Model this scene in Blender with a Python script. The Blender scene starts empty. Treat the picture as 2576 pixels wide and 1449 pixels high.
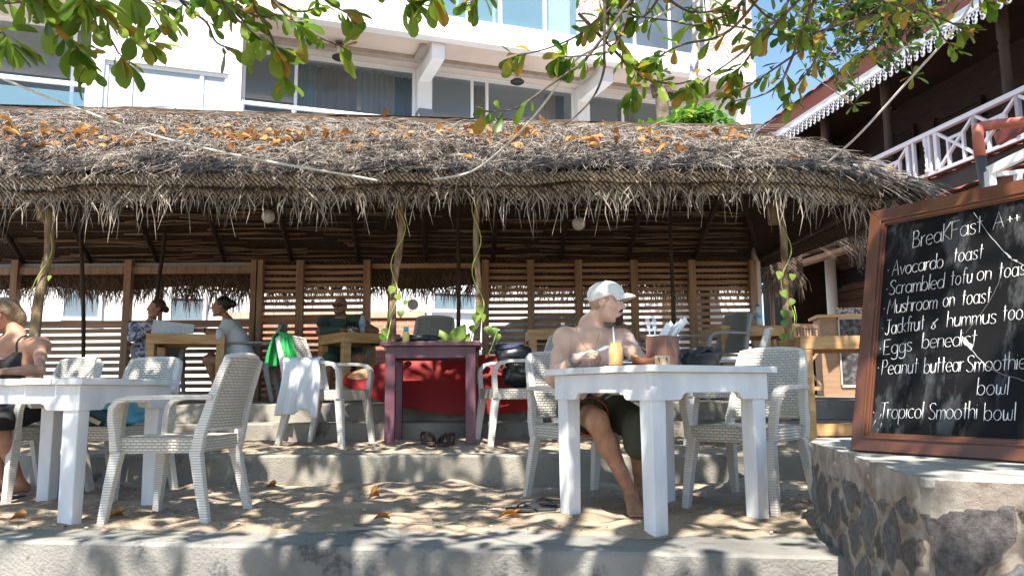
import bpy, bmesh, math, random
import numpy as np
from mathutils import Vector, Matrix
random.seed(7); rng = np.random.default_rng(11)
SC = bpy.context.scene
COL = SC.collection
R = math.radians
# ------------------------------------------------------------------ camera
F_PX, PITCH, ROLL, CAM_H = 1977.0, R(7.47), R(-0.385), 0.637
cam = bpy.data.cameras.new('camera'); camo = bpy.data.objects.new('camera', cam); COL.objects.link(camo)
cam.sensor_width = 36; cam.lens = 36 * F_PX / 2576; cam.clip_end = 2000; cam.clip_start = 0.05
camo.matrix_world = Matrix.Translation((0, 0, CAM_H)) @ Matrix.Rotation(math.pi / 2 + PITCH, 4, 'X') @ Matrix.Rotation(ROLL, 4, 'Z')
SC.camera = camo
# ------------------------------------------------------------------ sky and sun
SUN_EL, SUN_AZ = R(57), R(186)      # azimuth measured clockwise from +Y (behind the camera)
w = bpy.data.worlds.new('World'); SC.world = w; w.use_nodes = True
nt = w.node_tree; nt.nodes.clear()
sky = nt.nodes.new('ShaderNodeTexSky'); sky.sky_type = 'NISHITA'; sky.sun_disc = False
sky.sun_elevation = SUN_EL; sky.sun_rotation = SUN_AZ; sky.air_density = 1.0; sky.dust_density = 0.4; sky.ozone_density = 3.5
bg = nt.nodes.new('ShaderNodeBackground'); bg.inputs[1].default_value = 0.115
wo = nt.nodes.new('ShaderNodeOutputWorld')
nt.links.new(sky.outputs[0], bg.inputs[0]); nt.links.new(bg.outputs[0], wo.inputs[0])
sl = bpy.data.lights.new('sun', 'SUN'); sl.energy = 5.0; sl.angle = R(0.53); sl.color = (1.0, 0.94, 0.85)
so = bpy.data.objects.new('sun', sl); COL.objects.link(so)
to_sun = Vector((math.sin(SUN_AZ) * math.cos(SUN_EL), math.cos(SUN_AZ) * math.cos(SUN_EL), math.sin(SUN_EL)))
so.rotation_euler = to_sun.to_track_quat('Z', 'Y').to_euler()
SC.view_settings.view_transform = 'Standard'; SC.view_settings.look = 'None'
SC.view_settings.exposure = 1.4; SC.view_settings.gamma = 1
SC.cycles.max_bounces = 6; SC.cycles.transparent_max_bounces = 12; SC.cycles.caustics_reflective = False; SC.cycles.caustics_refractive = False
SC.cycles.sample_clamp_indirect = 6

# ------------------------------------------------------------------ helpers
def ray(x, y):
    a, b = x - 1288, y - 724.5
    cr, sr = math.cos(ROLL), math.sin(ROLL)
    u = a * cr + b * sr; v = -a * sr + b * cr
    X = u / F_PX; Yv = -v / F_PX
    c, s = math.cos(PITCH), math.sin(PITCH)
    return Vector((X, c - Yv * s, s + Yv * c))
def at(x, y, D):                       # survey point of the photograph at depth D
    d = ray(x, y); return d * (D / d.y) + Vector((0, 0, CAM_H))
def atz(x, y, z):                      # survey point on the level z
    d = ray(x, y); return d * ((z - CAM_H) / d.z) + Vector((0, 0, CAM_H))
def V(*a): return Vector(a[0]) if len(a) == 1 else Vector(a)
def frame(d, up=(0, 0, 1)):
    d = V(d).normalized(); up = V(up)
    s = d.cross(up)
    if s.length < 1e-4: s = d.cross(V(0, 1, 0))
    s.normalize(); return d, s, s.cross(d).normalized()

class MB:
    def __init__(s): s.v = []; s.f = []; s.m = []; s.sm = []
    def add(s, vs, fs, m=0, smooth=False):
        o = len(s.v); s.v.extend([tuple(p) for p in vs])
        for f in fs: s.f.append(tuple(i + o for i in f)); s.m.append(m); s.sm.append(smooth)
    def hexa(s, P, m=0):
        s.add(P, [(3, 2, 1, 0), (4, 5, 6, 7), (0, 1, 5, 4), (1, 2, 6, 5), (2, 3, 7, 6), (3, 0, 4, 7)], m)
    def box(s, lo, hi, m=0):
        x0, y0, z0 = lo; x1, y1, z1 = hi
        s.hexa([(x0, y0, z0), (x1, y0, z0), (x1, y1, z0), (x0, y1, z0), (x0, y0, z1), (x1, y0, z1), (x1, y1, z1), (x0, y1, z1)], m)
    def bar(s, p0, p1, w0, h0, w1=None, h1=None, up=(0, 0, 1), m=0):
        w1 = w0 if w1 is None else w1; h1 = h0 if h1 is None else h1
        p0, p1 = V(p0), V(p1); d, a, b = frame(p1 - p0, up)
        P = []
        for p, w_, h_ in ((p0, w0, h0), (p1, w1, h1)):
            P += [p - a * w_ / 2 - b * h_ / 2, p + a * w_ / 2 - b * h_ / 2, p + a * w_ / 2 + b * h_ / 2, p - a * w_ / 2 + b * h_ / 2]
        s.hexa(P, m)
    def sweep(s, pts, w_, h_, up=(0, 0, 1), m=0, smooth=True, side=None):
        pts = [V(p) for p in pts]; n = len(pts); vs = []
        for i, p in enumerate(pts):
            d = (pts[min(i + 1, n - 1)] - pts[max(i - 1, 0)]).normalized()
            a = V(side) if side is not None else frame(d, up)[1]
            b = a.cross(d).normalized()
            ww = w_[i] if isinstance(w_, (list, tuple)) else w_; hh = h_[i] if isinstance(h_, (list, tuple)) else h_
            vs += [p - a * ww / 2 - b * hh / 2, p + a * ww / 2 - b * hh / 2, p + a * ww / 2 + b * hh / 2, p - a * ww / 2 + b * hh / 2]
        fs = [(3, 2, 1, 0), tuple(4 * (n - 1) + k for k in range(4))]
        for i in range(n - 1):
            for k in range(4): fs.append((4 * i + k, 4 * i + (k + 1) % 4, 4 * i + 4 + (k + 1) % 4, 4 * i + 4 + k))
        s.add(vs, fs, m, False)
    def tube(s, pts, r, n=8, m=0, caps=True, flat=1.0, smooth=True):
        pts = [V(p) for p in pts]; N = len(pts); vs = []; pa = None
        for i, p in enumerate(pts):
            d = (pts[min(i + 1, N - 1)] - pts[max(i - 1, 0)])
            if d.length < 1e-9: d = V(0, 0, 1)
            d.normalize()
            if pa is None: a = frame(d)[1]
            else:
                a = pa - d * pa.dot(d)
                a = a.normalized() if a.length > 1e-5 else frame(d)[1]
            pa = a; b = a.cross(d)
            rr = r[i] if isinstance(r, (list, tuple)) else r
            for k in range(n):
                t = 2 * math.pi * k / n; vs.append(p + a * (math.cos(t) * rr) + b * (math.sin(t) * rr * flat))
        fs = []
        for i in range(N - 1):
            for k in range(n): fs.append((i * n + k, i * n + (k + 1) % n, (i + 1) * n + (k + 1) % n, (i + 1) * n + k))
        s.add(vs, fs, m, smooth)
        if caps:
            o = len(s.v) - len(vs)
            s.f.append(tuple(o + k for k in reversed(range(n)))); s.m.append(m); s.sm.append(False)
            s.f.append(tuple(o + (N - 1) * n + k for k in range(n))); s.m.append(m); s.sm.append(False)
    def lathe(s, prof, c=(0, 0, 0), n=16, m=0, axis=None, smooth=True):
        c = V(c); d, a, b = frame(axis if axis else (0, 0, 1), (0, 1, 0)); vs = []; N = len(prof)
        for r_, h_ in prof:
            for k in range(n):
                t = 2 * math.pi * k / n; vs.append(c + d * h_ + a * (math.cos(t) * r_) + b * (math.sin(t) * r_))
        fs = [(i * n + k, i * n + (k + 1) % n, (i + 1) * n + (k + 1) % n, (i + 1) * n + k) for i in range(N - 1) for k in range(n)]
        s.add(vs, fs, m, smooth)
        o = len(s.v) - len(vs)
        s.f.append(tuple(o + k for k in reversed(range(n)))); s.m.append(m); s.sm.append(False)
        s.f.append(tuple(o + (N - 1) * n + k for k in range(n))); s.m.append(m); s.sm.append(False)
    def prism(s, poly, origin, ax, ay, az, depth, m=0):     # polygon in (ax, ay), extruded along az
        o, ax, ay, az = V(origin), V(ax), V(ay), V(az); n = len(poly)
        vs = [o + ax * x + ay * y for x, y in poly] + [o + ax * x + ay * y + az * depth for x, y in poly]
        fs = [tuple(reversed(range(n))), tuple(range(n, 2 * n))] + [(i, (i + 1) % n, n + (i + 1) % n, n + i) for i in range(n)]
        s.add(vs, fs, m)
    def ellipsoid(s, c, r, n=12, m=0, rot=None):
        c = V(c); vs = []; k2 = n // 2 + 1
        for i in range(k2 + 1):
            ph = math.pi * i / k2
            for k in range(n):
                t = 2 * math.pi * k / n
                p = V(r[0] * math.sin(ph) * math.cos(t), r[1] * math.sin(ph) * math.sin(t), r[2] * math.cos(ph))
                if rot: p = rot @ p
                vs.append(c + p)
        fs = [(i * n + k, (i + 1) * n + k, (i + 1) * n + (k + 1) % n, i * n + (k + 1) % n) for i in range(k2) for k in range(n)]
        s.add(vs, fs, m, True)
    def grid(s, fn, nu, nv, m=0, smooth=True, flip=False):
        vs = [fn(i / nu, j / nv) for j in range(nv + 1) for i in range(nu + 1)]
        fs = []
        for j in range(nv):
            for i in range(nu):
                q = (j * (nu + 1) + i, j * (nu + 1) + i + 1, (j + 1) * (nu + 1) + i + 1, (j + 1) * (nu + 1) + i)
                fs.append(q[::-1] if flip else q)
        s.add(vs, fs, m, smooth)
    def leaf(s, p, d, nrm, L, W, bend=0.2, fold=0.15, m=0, prof=None):
        p, d = V(p), V(d).normalized(); nrm = V(nrm); nrm = nrm - d * nrm.dot(d)
        if nrm.length < 1e-4: nrm = frame(d)[2]
        nrm.normalize(); sd = d.cross(nrm)
        prof = prof or ((0, .03), (.25, .2), (.55, .42), (.8, .47), (.94, .3), (1, .04))
        vs = []
        for t, wd in prof:
            c = p + d * (L * t) - nrm * (bend * L * t * t)
            vs += [c - sd * (W * wd) + nrm * (fold * W * wd * 1.6), c, c + sd * (W * wd) + nrm * (fold * W * wd * 1.6)]
        fs = []
        for i in range(len(prof) - 1):
            fs += [(3 * i, 3 * i + 1, 3 * i + 4, 3 * i + 3), (3 * i + 1, 3 * i + 2, 3 * i + 5, 3 * i + 4)]
        s.add(vs, fs, m, True)
    def ribbon(s, pts, w_, up=(0, 0, 1), m=0, taper=True):
        pts = [V(p) for p in pts]; n = len(pts); vs = []
        for i, p in enumerate(pts):
            d = (pts[min(i + 1, n - 1)] - pts[max(i - 1, 0)]).normalized(); a = frame(d, up)[1]
            ww = w_ * (1 - .8 * (i / (n - 1)) ** 2) if taper else w_
            vs += [p - a * ww / 2, p + a * ww / 2]
        s.add(vs, [(2 * i, 2 * i + 1, 2 * i + 3, 2 * i + 2) for i in range(n - 1)], m, True)
    def build(s, name, mats, parent=None, bevel=0, base=None):
        me = bpy.data.meshes.new(name)
        arr = np.array(s.v, dtype=np.float64).reshape(-1, 3)
        if parent is not None and base is None and parent.get('_w'): arr = arr - np.array(parent['_w'])
        if base is not None: arr = arr - np.array(base)
        me.from_pydata([tuple(p) for p in arr], [], s.f)
        mats = mats if isinstance(mats, (list, tuple)) else [mats]
        for mm in mats: me.materials.append(mm)
        me.polygons.foreach_set('material_index', s.m); me.polygons.foreach_set('use_smooth', s.sm)
        # box-projected uv, in metres
        uv = me.uv_layers.new(name='UVMap')
        nl = len(me.loops); li = np.empty(nl, dtype=np.int32); me.loops.foreach_get('vertex_index', li)
        pn = np.empty(len(me.polygons) * 3); me.polygons.foreach_get('normal', pn); pn = np.abs(pn.reshape(-1, 3))
        lt = np.empty(len(me.polygons), dtype=np.int32); me.polygons.foreach_get('loop_total', lt)
        dom = np.repeat(np.argmax(pn, axis=1), lt); co = arr[li]
        out = np.where((dom == 0)[:, None], co[:, [1, 2]], np.where((dom == 1)[:, None], co[:, [0, 2]], co[:, [0, 1]]))
        uv.data.foreach_set('uv', out.astype(np.float32).ravel())
        me.update()
        o = bpy.data.objects.new(name, me); COL.objects.link(o)
        if base is not None and parent is None: o.location = base
        if parent is not None: o.parent = parent
        if bevel:
            b = o.modifiers.new('bevel', 'BEVEL'); b.width = bevel; b.segments = 2; b.limit_method = 'ANGLE'; b.angle_limit = R(40)
        return o

def tag(o, label=None, cat=None, group=None, kind=None):
    if label: o['label'] = label
    if cat: o['category'] = cat
    if group: o['group'] = group
    if kind: o['kind'] = kind
    return o
def thing(name, label, cat, loc=(0, 0, 0), rz=0, group=None, world=False):
    """An Empty at the base of a thing. world=True: its parts are written in world coordinates."""
    o = bpy.data.objects.new(name, None); COL.objects.link(o); o.location = loc; o.rotation_euler = (0, 0, rz); o.empty_display_size = .1
    if world: o['_w'] = list(loc)
    return tag(o, label, cat, group)
def dup(o, loc, rz, label=None, group=None):
    def rec(s, par):
        c = s.copy(); COL.objects.link(c)
        if par: c.parent = par
        for ch in s.children: rec(ch, c)
        return c
    c = rec(o, None); c.location = loc; c.rotation_euler = (0, 0, rz)
    if label: c['label'] = label
    if group: c['group'] = group
    return c
def face_rz(fx, fy):                  # rotation that turns a thing built facing -Y towards (fx, fy)
    return math.atan2(fy, fx) + math.pi / 2

# ------------------------------------------------------------------ materials
MAT = {}
def N(nt, t, **k):
    n = nt.nodes.new(t)
    for a, b in k.items(): setattr(n, a, b)
    return n
def pm(name, c1, c2=None, scale=8, rough=.6, bump=0, bscale=None, coord='Object', metal=0, spec=.5, detail=5, stretch=None, lo=.35, hi=.65,
       alpha=None, trans=0, ior=1.45, island=False, translucent=0, emit=0, c3=None, dirt=None, coat=0):
    m = bpy.data.materials.new(name); m.use_nodes = True; t = m.node_tree; L = t.links.new
    b = t.nodes['Principled BSDF']; out = t.nodes['Material Output']
    b.inputs['Roughness'].default_value = rough; b.inputs['Metallic'].default_value = metal; b.inputs['Specular IOR Level'].default_value = spec
    b.inputs['Transmission Weight'].default_value = trans; b.inputs['IOR'].default_value = ior; b.inputs['Coat Weight'].default_value = coat
    tc = N(t, 'ShaderNodeTexCoord'); mp = N(t, 'ShaderNodeMapping'); L(tc.outputs[coord], mp.inputs[0])
    if stretch: mp.inputs['Scale'].default_value = stretch
    col = None
    if c2 is not None:
        rp = N(t, 'ShaderNodeValToRGB'); rp.color_ramp.elements[0].position = lo; rp.color_ramp.elements[1].position = hi
        rp.color_ramp.elements[0].color = (*c1, 1); rp.color_ramp.elements[1].color = (*c2, 1)
        if c3 is not None:
            e = rp.color_ramp.elements.new(hi + (1 - hi) * .45); e.color = (*c3, 1)
        if island:
            g = N(t, 'ShaderNodeNewGeometry'); L(g.outputs['Random Per Island'], rp.inputs[0])
        else:
            nz = N(t, 'ShaderNodeTexNoise'); nz.inputs['Scale'].default_value = scale; nz.inputs['Detail'].default_value = detail
            L(mp.outputs[0], nz.inputs['Vector']); L(nz.outputs[0], rp.inputs[0])
        col = rp.outputs[0]
    if dirt:                                    # (colour, scale, threshold) stains with a shape of their own
        nz = N(t, 'ShaderNodeTexNoise'); nz.inputs['Scale'].default_value = dirt[1]; nz.inputs['Detail'].default_value = 8; nz.inputs['Roughness'].default_value = .7
        L(mp.outputs[0], nz.inputs['Vector'])
        r2 = N(t, 'ShaderNodeValToRGB'); r2.color_ramp.elements[0].position = dirt[2]; r2.color_ramp.elements[1].position = dirt[2] + .1
        L(nz.outputs[0], r2.inputs[0]); mx = N(t, 'ShaderNodeMixRGB'); L(r2.outputs[0], mx.inputs[0])
        if col is not None: L(col, mx.inputs[1])
        else: mx.inputs[1].default_value = (*c1, 1)
        mx.inputs[2].default_value = (*dirt[0], 1); col = mx.outputs[0]
    if col is not None: L(col, b.inputs['Base Color'])
    else: b.inputs['Base Color'].default_value = (*c1, 1)
    if bump:
        nb = N(t, 'ShaderNodeTexNoise'); nb.inputs['Scale'].default_value = bscale or scale * 4; nb.inputs['Detail'].default_value = 6
        L(mp.outputs[0], nb.inputs['Vector'])
        bp = N(t, 'ShaderNodeBump'); bp.inputs['Strength'].default_value = min(1, bump); bp.inputs['Distance'].default_value = .02
        L(nb.outputs[0], bp.inputs['Height']); L(bp.outputs[0], b.inputs['Normal'])
    if translucent:
        tr = N(t, 'ShaderNodeBsdfTranslucent'); mxs = N(t, 'ShaderNodeMixShader'); mxs.inputs[0].default_value = translucent
        if col is not None: L(col, tr.inputs[0])
        else: tr.inputs[0].default_value = (*c1, 1)
        L(b.outputs[0], mxs.inputs[1]); L(tr.outputs[0], mxs.inputs[2]); L(mxs.outputs[0], out.inputs[0])
    if alpha is not None: b.inputs['Alpha'].default_value = alpha
    if emit:
        b.inputs['Emission Color'].default_value = (*c1, 1); b.inputs['Emission Strength'].default_value = emit
    MAT[name] = m; return m
def brick(name, c1, c2, mortar, bw, bh, ms=.1, rough=.6, bump=.6, off=.5, stretch=None, dist=.01, noise=None, coord='UV', spec=.4, bias=0, msm=.6):
    m = bpy.data.materials.new(name); m.use_nodes = True; t = m.node_tree; L = t.links.new; b = t.nodes['Principled BSDF']
    tc = N(t, 'ShaderNodeTexCoord'); br = N(t, 'ShaderNodeTexBrick'); br.offset = off
    br.inputs['Scale'].default_value = 1; br.inputs['Brick Width'].default_value = bw; br.inputs['Row Height'].default_value = bh
    br.inputs['Mortar Size'].default_value = ms * bh; br.inputs['Mortar Smooth'].default_value = msm; br.inputs['Bias'].default_value = bias
    br.inputs['Color1'].default_value = (*c1, 1); br.inputs['Color2'].default_value = (*c2, 1); br.inputs['Mortar'].default_value = (*mortar, 1)
    L(tc.outputs[coord], br.inputs['Vector']); col = br.outputs[0]
    if noise:
        nz = N(t, 'ShaderNodeTexNoise'); nz.inputs['Scale'].default_value = noise[1]; nz.inputs['Detail'].default_value = 6
        mp = N(t, 'ShaderNodeMapping'); mp.inputs['Scale'].default_value = stretch or (1, 1, 1); L(tc.outputs['Object'], mp.inputs[0]); L(mp.outputs[0], nz.inputs['Vector'])
        mx = N(t, 'ShaderNodeMixRGB'); mx.blend_type = 'MULTIPLY'; mx.inputs[0].default_value = noise[0]
        rp = N(t, 'ShaderNodeValToRGB'); rp.color_ramp.elements[0].position = .3; rp.color_ramp.elements[1].position = .7
        rp.color_ramp.elements[0].color = (.35, .33, .3, 1); L(nz.outputs[0], rp.inputs[0])
        L(col, mx.inputs[1]); L(rp.outputs[0], mx.inputs[2]); col = mx.outputs[0]
    L(col, b.inputs['Base Color']); b.inputs['Roughness'].default_value = rough; b.inputs['Specular IOR Level'].default_value = spec
    bp = N(t, 'ShaderNodeBump'); bp.inputs['Strength'].default_value = bump; bp.inputs['Distance'].default_value = dist; bp.invert = True
    L(br.outputs['Fac'], bp.inputs['Height']); L(bp.outputs[0], b.inputs['Normal'])
    MAT[name] = m; return m

sand = pm('sand', (.29, .225, .16), (.43, .345, .255), 5, .95, .9, 60, spec=.1, dirt=((.2, .14, .09), 30, .66))
concrete = pm('concrete', (.19, .175, .15), (.33, .305, .255), 2.2, .85, .35, 90, spec=.2, detail=9, dirt=((.13, .11, .09), 4.3, .56))
concrete_grey = pm('concrete_grey', (.15, .147, .135), (.29, .28, .255), 1.8, .85, .4, 70, spec=.15, detail=10, dirt=((.085, .086, .085), 5.2, .55))
whitepaint = pm('white_paint', (.62, .64, .66), (.78, .78, .77), 7, .5, .2, 40, spec=.35, stretch=(1, 1, .4), dirt=((.34, .28, .22), 34, .655))
whitepaint_w = pm('worn_white_paint', (.56, .58, .6), (.74, .74, .73), 5, .5, .15, 50, spec=.4, dirt=((.34, .28, .22), 26, .63))
plaster = pm('white_plaster', (.76, .775, .79), (.84, .85, .86), 1.2, .8, .05, 30, spec=.2)
plaster_b = pm('plaster_ground_floor', (.7, .69, .68), (.82, .81, .8), .8, .8, spec=.2)
soffit = pm('soffit_plaster', (.62, .52, .45), (.7, .6, .53), 1.5, .85, spec=.1)
wicker = brick('wicker_plastic', (.7, .66, .58), (.6, .565, .49), (.4, .37, .31), .034, .0155, .34, .42, .9, .5, dist=.006, spec=.5, msm=1)
ribbed = brick('ribbed_plastic', (.7, .67, .61), (.65, .62, .56), (.5, .47, .42), .6, .013, .16, .4, .9, .5, dist=.004, spec=.5)
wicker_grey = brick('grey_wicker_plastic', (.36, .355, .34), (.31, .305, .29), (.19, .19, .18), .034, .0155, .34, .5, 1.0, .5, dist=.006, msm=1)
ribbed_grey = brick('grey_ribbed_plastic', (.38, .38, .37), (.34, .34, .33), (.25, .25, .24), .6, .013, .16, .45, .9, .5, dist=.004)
plastic_rim = pm('plastic_rim', (.66, .63, .57), (.56, .53, .48), 30, .4, .3, 120)
honey = pm('honey_wood', (.42, .22, .075), (.6, .36, .15), 3, .5, .15, 60, stretch=(1, 1, 6), coat=.1, dirt=((.3, .14, .05), 7, .66))
slatwood = pm('slat_wood', (.25, .14, .08), (.46, .29, .17), 3, .6, .2, 40, stretch=(.6, 1, 12))
postwood = pm('fence_post_wood', (.24, .14, .08), (.38, .24, .15), 3, .65, .2, 40, stretch=(8, 8, .6))
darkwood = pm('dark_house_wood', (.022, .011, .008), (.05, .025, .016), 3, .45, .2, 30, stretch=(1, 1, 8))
brownwall = brick('plank_wall', (.2, .105, .055), (.26, .14, .075), (.03, .016, .01), 2.6, .2, .06, .55, .8, .4, noise=(.6, 3), stretch=(1, 1, 7))
darkpost = pm('dark_pole', (.03, .02, .015), (.07, .045, .03), 5, .8, .3, 40, stretch=(3, 3, .5))
vinepost = pm('bark_pole', (.14, .085, .05), (.36, .27, .16), 7, .9, .8, 60, stretch=(3, 3, 1), dirt=((.4, .36, .25), 6, .63))
purple = pm('purple_paint', (.09, .03, .045), (.15, .06, .08), 4, .4, .1, 40, coat=.05, dirt=((.2, .1, .09), 9, .68))
redboard = pm('red_surfboard', (.22, .01, .011), (.29, .014, .014), 2, .55, spec=.25, dirt=((.55, .3, .24), 16, .76))
orangepaint = pm('faded_orange', (.62, .26, .07), (.66, .42, .2), 8, .5)
board_black = pm('chalkboard', (.005, .005, .0055), (.01, .01, .011), 3, .6, spec=.12, stretch=(1, 2, .6), dirt=((.06, .062, .066), 4.5, .53))
chalk = pm('chalk_paint', (.85, .85, .84), rough=.8)
chip = pm('chipped_paint', (.55, .56, .56), rough=.9)
frame_wood = pm('varnished_frame', (.075, .024, .01), (.135, .048, .02), 5, .38, .1, 60, stretch=(1, 1, .25), coat=.3)
thatch_base = pm('thatch_base', (.05, .034, .025), (.13, .095, .07), 12, .95, 1, 60, stretch=(1, .3, .3))
thatch = pm('thatch_strand', (.04, .029, .022), (.4, .35, .3), 1, .75, island=True, lo=.1, hi=1, spec=.3)
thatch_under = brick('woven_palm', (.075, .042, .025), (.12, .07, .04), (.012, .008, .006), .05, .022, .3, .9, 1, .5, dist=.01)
thatch_weave = pm('woven_panel', (.36, .3, .24), (.5, .43, .36), 9, .9, .5, 80)
dry_strand = pm('dry_palm_strand', (.07, .045, .03), (.2, .14, .09), 1, .85, island=True, lo=.05, hi=.95, translucent=.25)
midrib = pm('palm_midrib', (.09, .055, .035), (.25, .17, .11), 6, .7, stretch=(.3, 6, 6))
leaf_green = pm('almond_leaf', (.06, .15, .016), (.3, .42, .05), 1, .36, island=True, lo=.05, hi=.8, c3=(.42, .26, .04), translucent=.62, spec=.5, dirt=((.24, .1, .025), 17, .6))
leaf_small = pm('small_leaf', (.03, .075, .018), (.11, .2, .035), 1, .4, island=True, lo=.05, hi=.85, c3=(.28, .25, .04), translucent=.35)
leaf_shrub = pm('shrub_leaf', (.06, .19, .03), (.22, .42, .06), 1, .35, island=True, lo=.05, hi=.85, c3=(.4, .45, .08), translucent=.35)
leaf_vine = pm('vine_leaf', (.13, .25, .03), (.36, .46, .1), 1, .35, island=True, lo=.05, hi=.9, translucent=.4)
leaf_dry = pm('dry_leaf', (.2, .075, .02), (.5, .26, .075), 1, .6, island=True, lo=.05, hi=.9, translucent=.25, dirt=((.18, .06, .02), 20, .62))
bark = pm('bark', (.1, .07, .05), (.22, .17, .13), 9, .9, .8, 50)
twig = pm('twig', (.06, .042, .033), (.16, .12, .1), 14, .85, .4, 60)
palmbark = pm('palm_bark', (.38, .33, .28), (.55, .5, .45), 6, .9, .6, 30, stretch=(1, 1, 4))
glass = pm('window_glass', (.14, .2, .24), (.2, .27, .31), .7, .08, spec=.9)
glass_d = pm('dark_glass', (.05, .065, .08), (.1, .12, .14), .8, .06, spec=.9)
glass_rail = pm('balcony_glass', (.16, .29, .36), rough=.04, spec=.9, alpha=.55)
alu = pm('white_aluminium', (.75, .78, .8), rough=.4)
grey_trim = pm('grey_trim', (.34, .29, .25), (.42, .36, .31), 5, .8)
cur_grey = pm('grey_curtain', (.42, .4, .38), rough=.9); cur_brown = pm('brown_curtain', (.34, .24, .19), rough=.9)
cur_blue = pm('blue_curtain', (.06, .13, .22), rough=.9); cur_green = pm('green_curtain', (.28, .38, .33), rough=.9); cur_tan = pm('tan_curtain', (.5, .4, .31), rough=.9)
black = pm('black_metal', (.02, .02, .02), rough=.5); greymetal = pm('grey_cap', (.2, .21, .23), rough=.6)
white_gloss = pm('white_plastic', (.8, .8, .8), rough=.3)
globe_m = pm('globe_white', (.75, .74, .72), rough=.35, translucent=.3)
fascia_red = pm('red_fascia', (.2, .05, .03), (.27, .08, .05), 3, .5, .1, 30, stretch=(1, .2, 1))
tile_red = pm('roof_tile', (.16, .05, .035), (.3, .1, .06), 6, .7, .4, 20)
lace_white = pm('lace_white', (.74, .76, .8), rough=.5)
pipe_red = pm('red_pipe', (.42, .13, .09), (.5, .17, .12), 3, .45)
gutter_grey = pm('grey_gutter', (.035, .035, .035), (.06, .06, .06), 3, .6)
sheet_tan = pm('awning_sheet', (.5, .49, .45), (.6, .59, .55), 1.5, .7)
brick_red = brick('brick_wall_m', (.5, .23, .15), (.42, .19, .12), (.5, .36, .29), .22, .075, .14, .85, .5, .5, dist=.006)
rope_m = pm('rope', (.55, .52, .48), (.72, .7, .66), 80, .8, .4, 200)
skin = pm('skin_fair', (.57, .35, .255), (.68, .45, .345), 14, .48, .1, 160, spec=.35, dirt=((.52, .3, .22), 45, .66))
skin_tan = pm('skin_tan', (.36, .185, .12), (.46, .26, .175), 14, .5, .1, 160, spec=.3, dirt=((.34, .17, .11), 40, .66))
skin_leg = pm('skin_tanned_leg', (.33, .17, .1), (.42, .23, .14), 14, .5, .15, 110, spec=.35, stretch=(3, 3, 1))
skin_dark = pm('skin_brown', (.28, .14, .085), (.34, .18, .115), 9, .5, spec=.35)
hair_dark = pm('dark_hair', (.014, .01, .008), (.035, .024, .018), 60, .5, .5, 150, stretch=(1, 1, .2))
hair_blond = pm('blond_hair', (.13, .08, .042), (.28, .19, .11), 40, .45, .5, 120, stretch=(.3, 1, 1))
beard = pm('beard', (.025, .015, .01), (.05, .03, .02), 90, .8, .6, 200)
lip = pm('lip', (.48, .24, .185), rough=.45)
eyewhite = pm('eye_white', (.6, .55, .52), rough=.2); eyedark = pm('iris', (.03, .02, .012), rough=.15)
cap_m = pm('cap_cloth', (.68, .68, .63), (.75, .75, .7), 20, .85, .25, 200, spec=.15)
olive = pm('olive_cloth', (.045, .046, .032), (.075, .075, .055), 6, .9, .3, 60, spec=.15)
redtrim = pm('red_trim', (.5, .07, .03), rough=.7)
black_cloth = pm('black_cloth', (.012, .012, .013), (.025, .025, .026), 8, .85, .2, 60)
green_shirt = pm('dark_green_shirt', (.035, .075, .06), (.055, .1, .085), 7, .9)
white_shirt = pm('pale_shirt', (.62, .66, .73), (.7, .74, .8), 7, .9, .2, 30)
pattern = pm('patterned_cloth', (.08, .1, .2), (.5, .52, .6), 26, .9, lo=.42, hi=.56)
greencloth = pm('green_cloth', (.02, .27, .06), (.03, .36, .09), 6, .9, .2, 60)
whitecloth = pm('white_cloth', (.75, .75, .76), (.82, .82, .82), 6, .9, .25, 40, translucent=.15)
bagblack = pm('black_bag_leather', (.012, .012, .014), (.03, .03, .033), 5, .35, .2, 30)
bagblue = pm('blue_bag_cloth', (.1, .42, .62), (.16, .52, .72), 4, .7, .3, 18)
bagnavy = pm('navy_bag_cloth', (.03, .08, .14), rough=.8)
webbing = pm('bag_webbing', (.4, .38, .22), (.55, .52, .36), 60, .8)
juice = pm('orange_juice', (.75, .3, .01), (.82, .36, .015), 9, .25, spec=.6, coat=.6)
jarglass = pm('jar_glass', (.9, .9, .9), rough=.04, alpha=.07, spec=.9)
clay = pm('clay_bowl', (.42, .13, .06), (.5, .18, .09), 7, .7)
boxwood = pm('box_wood', (.16, .075, .05), (.22, .11, .075), 5, .5, .1, 50, stretch=(1, 1, 5))
palewood = pm('pale_wood', (.62, .42, .24), (.7, .5, .3), 4, .6)
paper = pm('paper', (.78, .8, .82), rough=.8); steel = pm('steel', (.6, .6, .6), rough=.25, metal=1)
purple_mat = pm('purple_mat', (.09, .03, .09), rough=.6)
yellow_pl = pm('yellow_plastic', (.72, .6, .16), rough=.35); teal_pl = pm('teal_plastic', (.02, .42, .5), rough=.35)
waterglass = pm('bottle_plastic', (.7, .78, .82), rough=.08, alpha=.55, spec=.8); bluelabel = pm('blue_label', (.05, .22, .5), (.5, .65, .8), 25, .5)
bluecap = pm('blue_cap', (.05, .12, .45), rough=.4)
rubber = pm('black_rubber', (.02, .022, .024), (.035, .037, .04), 20, .6); leather = pm('brown_leather', (.05, .028, .022), (.08, .045, .035), 20, .6)
blue_rubber = pm('blue_rubber', (.02, .06, .1), rough=.6)
carpaint = pm('silver_car', (.35, .38, .41), rough=.15, metal=.4, coat=.6); carglass = pm('car_glass', (.02, .025, .03), rough=.05, spec=.9); tyre = pm('tyre', (.015, .015, .015), rough=.9)
mosaic = pm('mosaic', (.05, .04, .04), (.6, .55, .5), 22, .5, lo=.46, hi=.54, c3=(.5, .12, .08))
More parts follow.
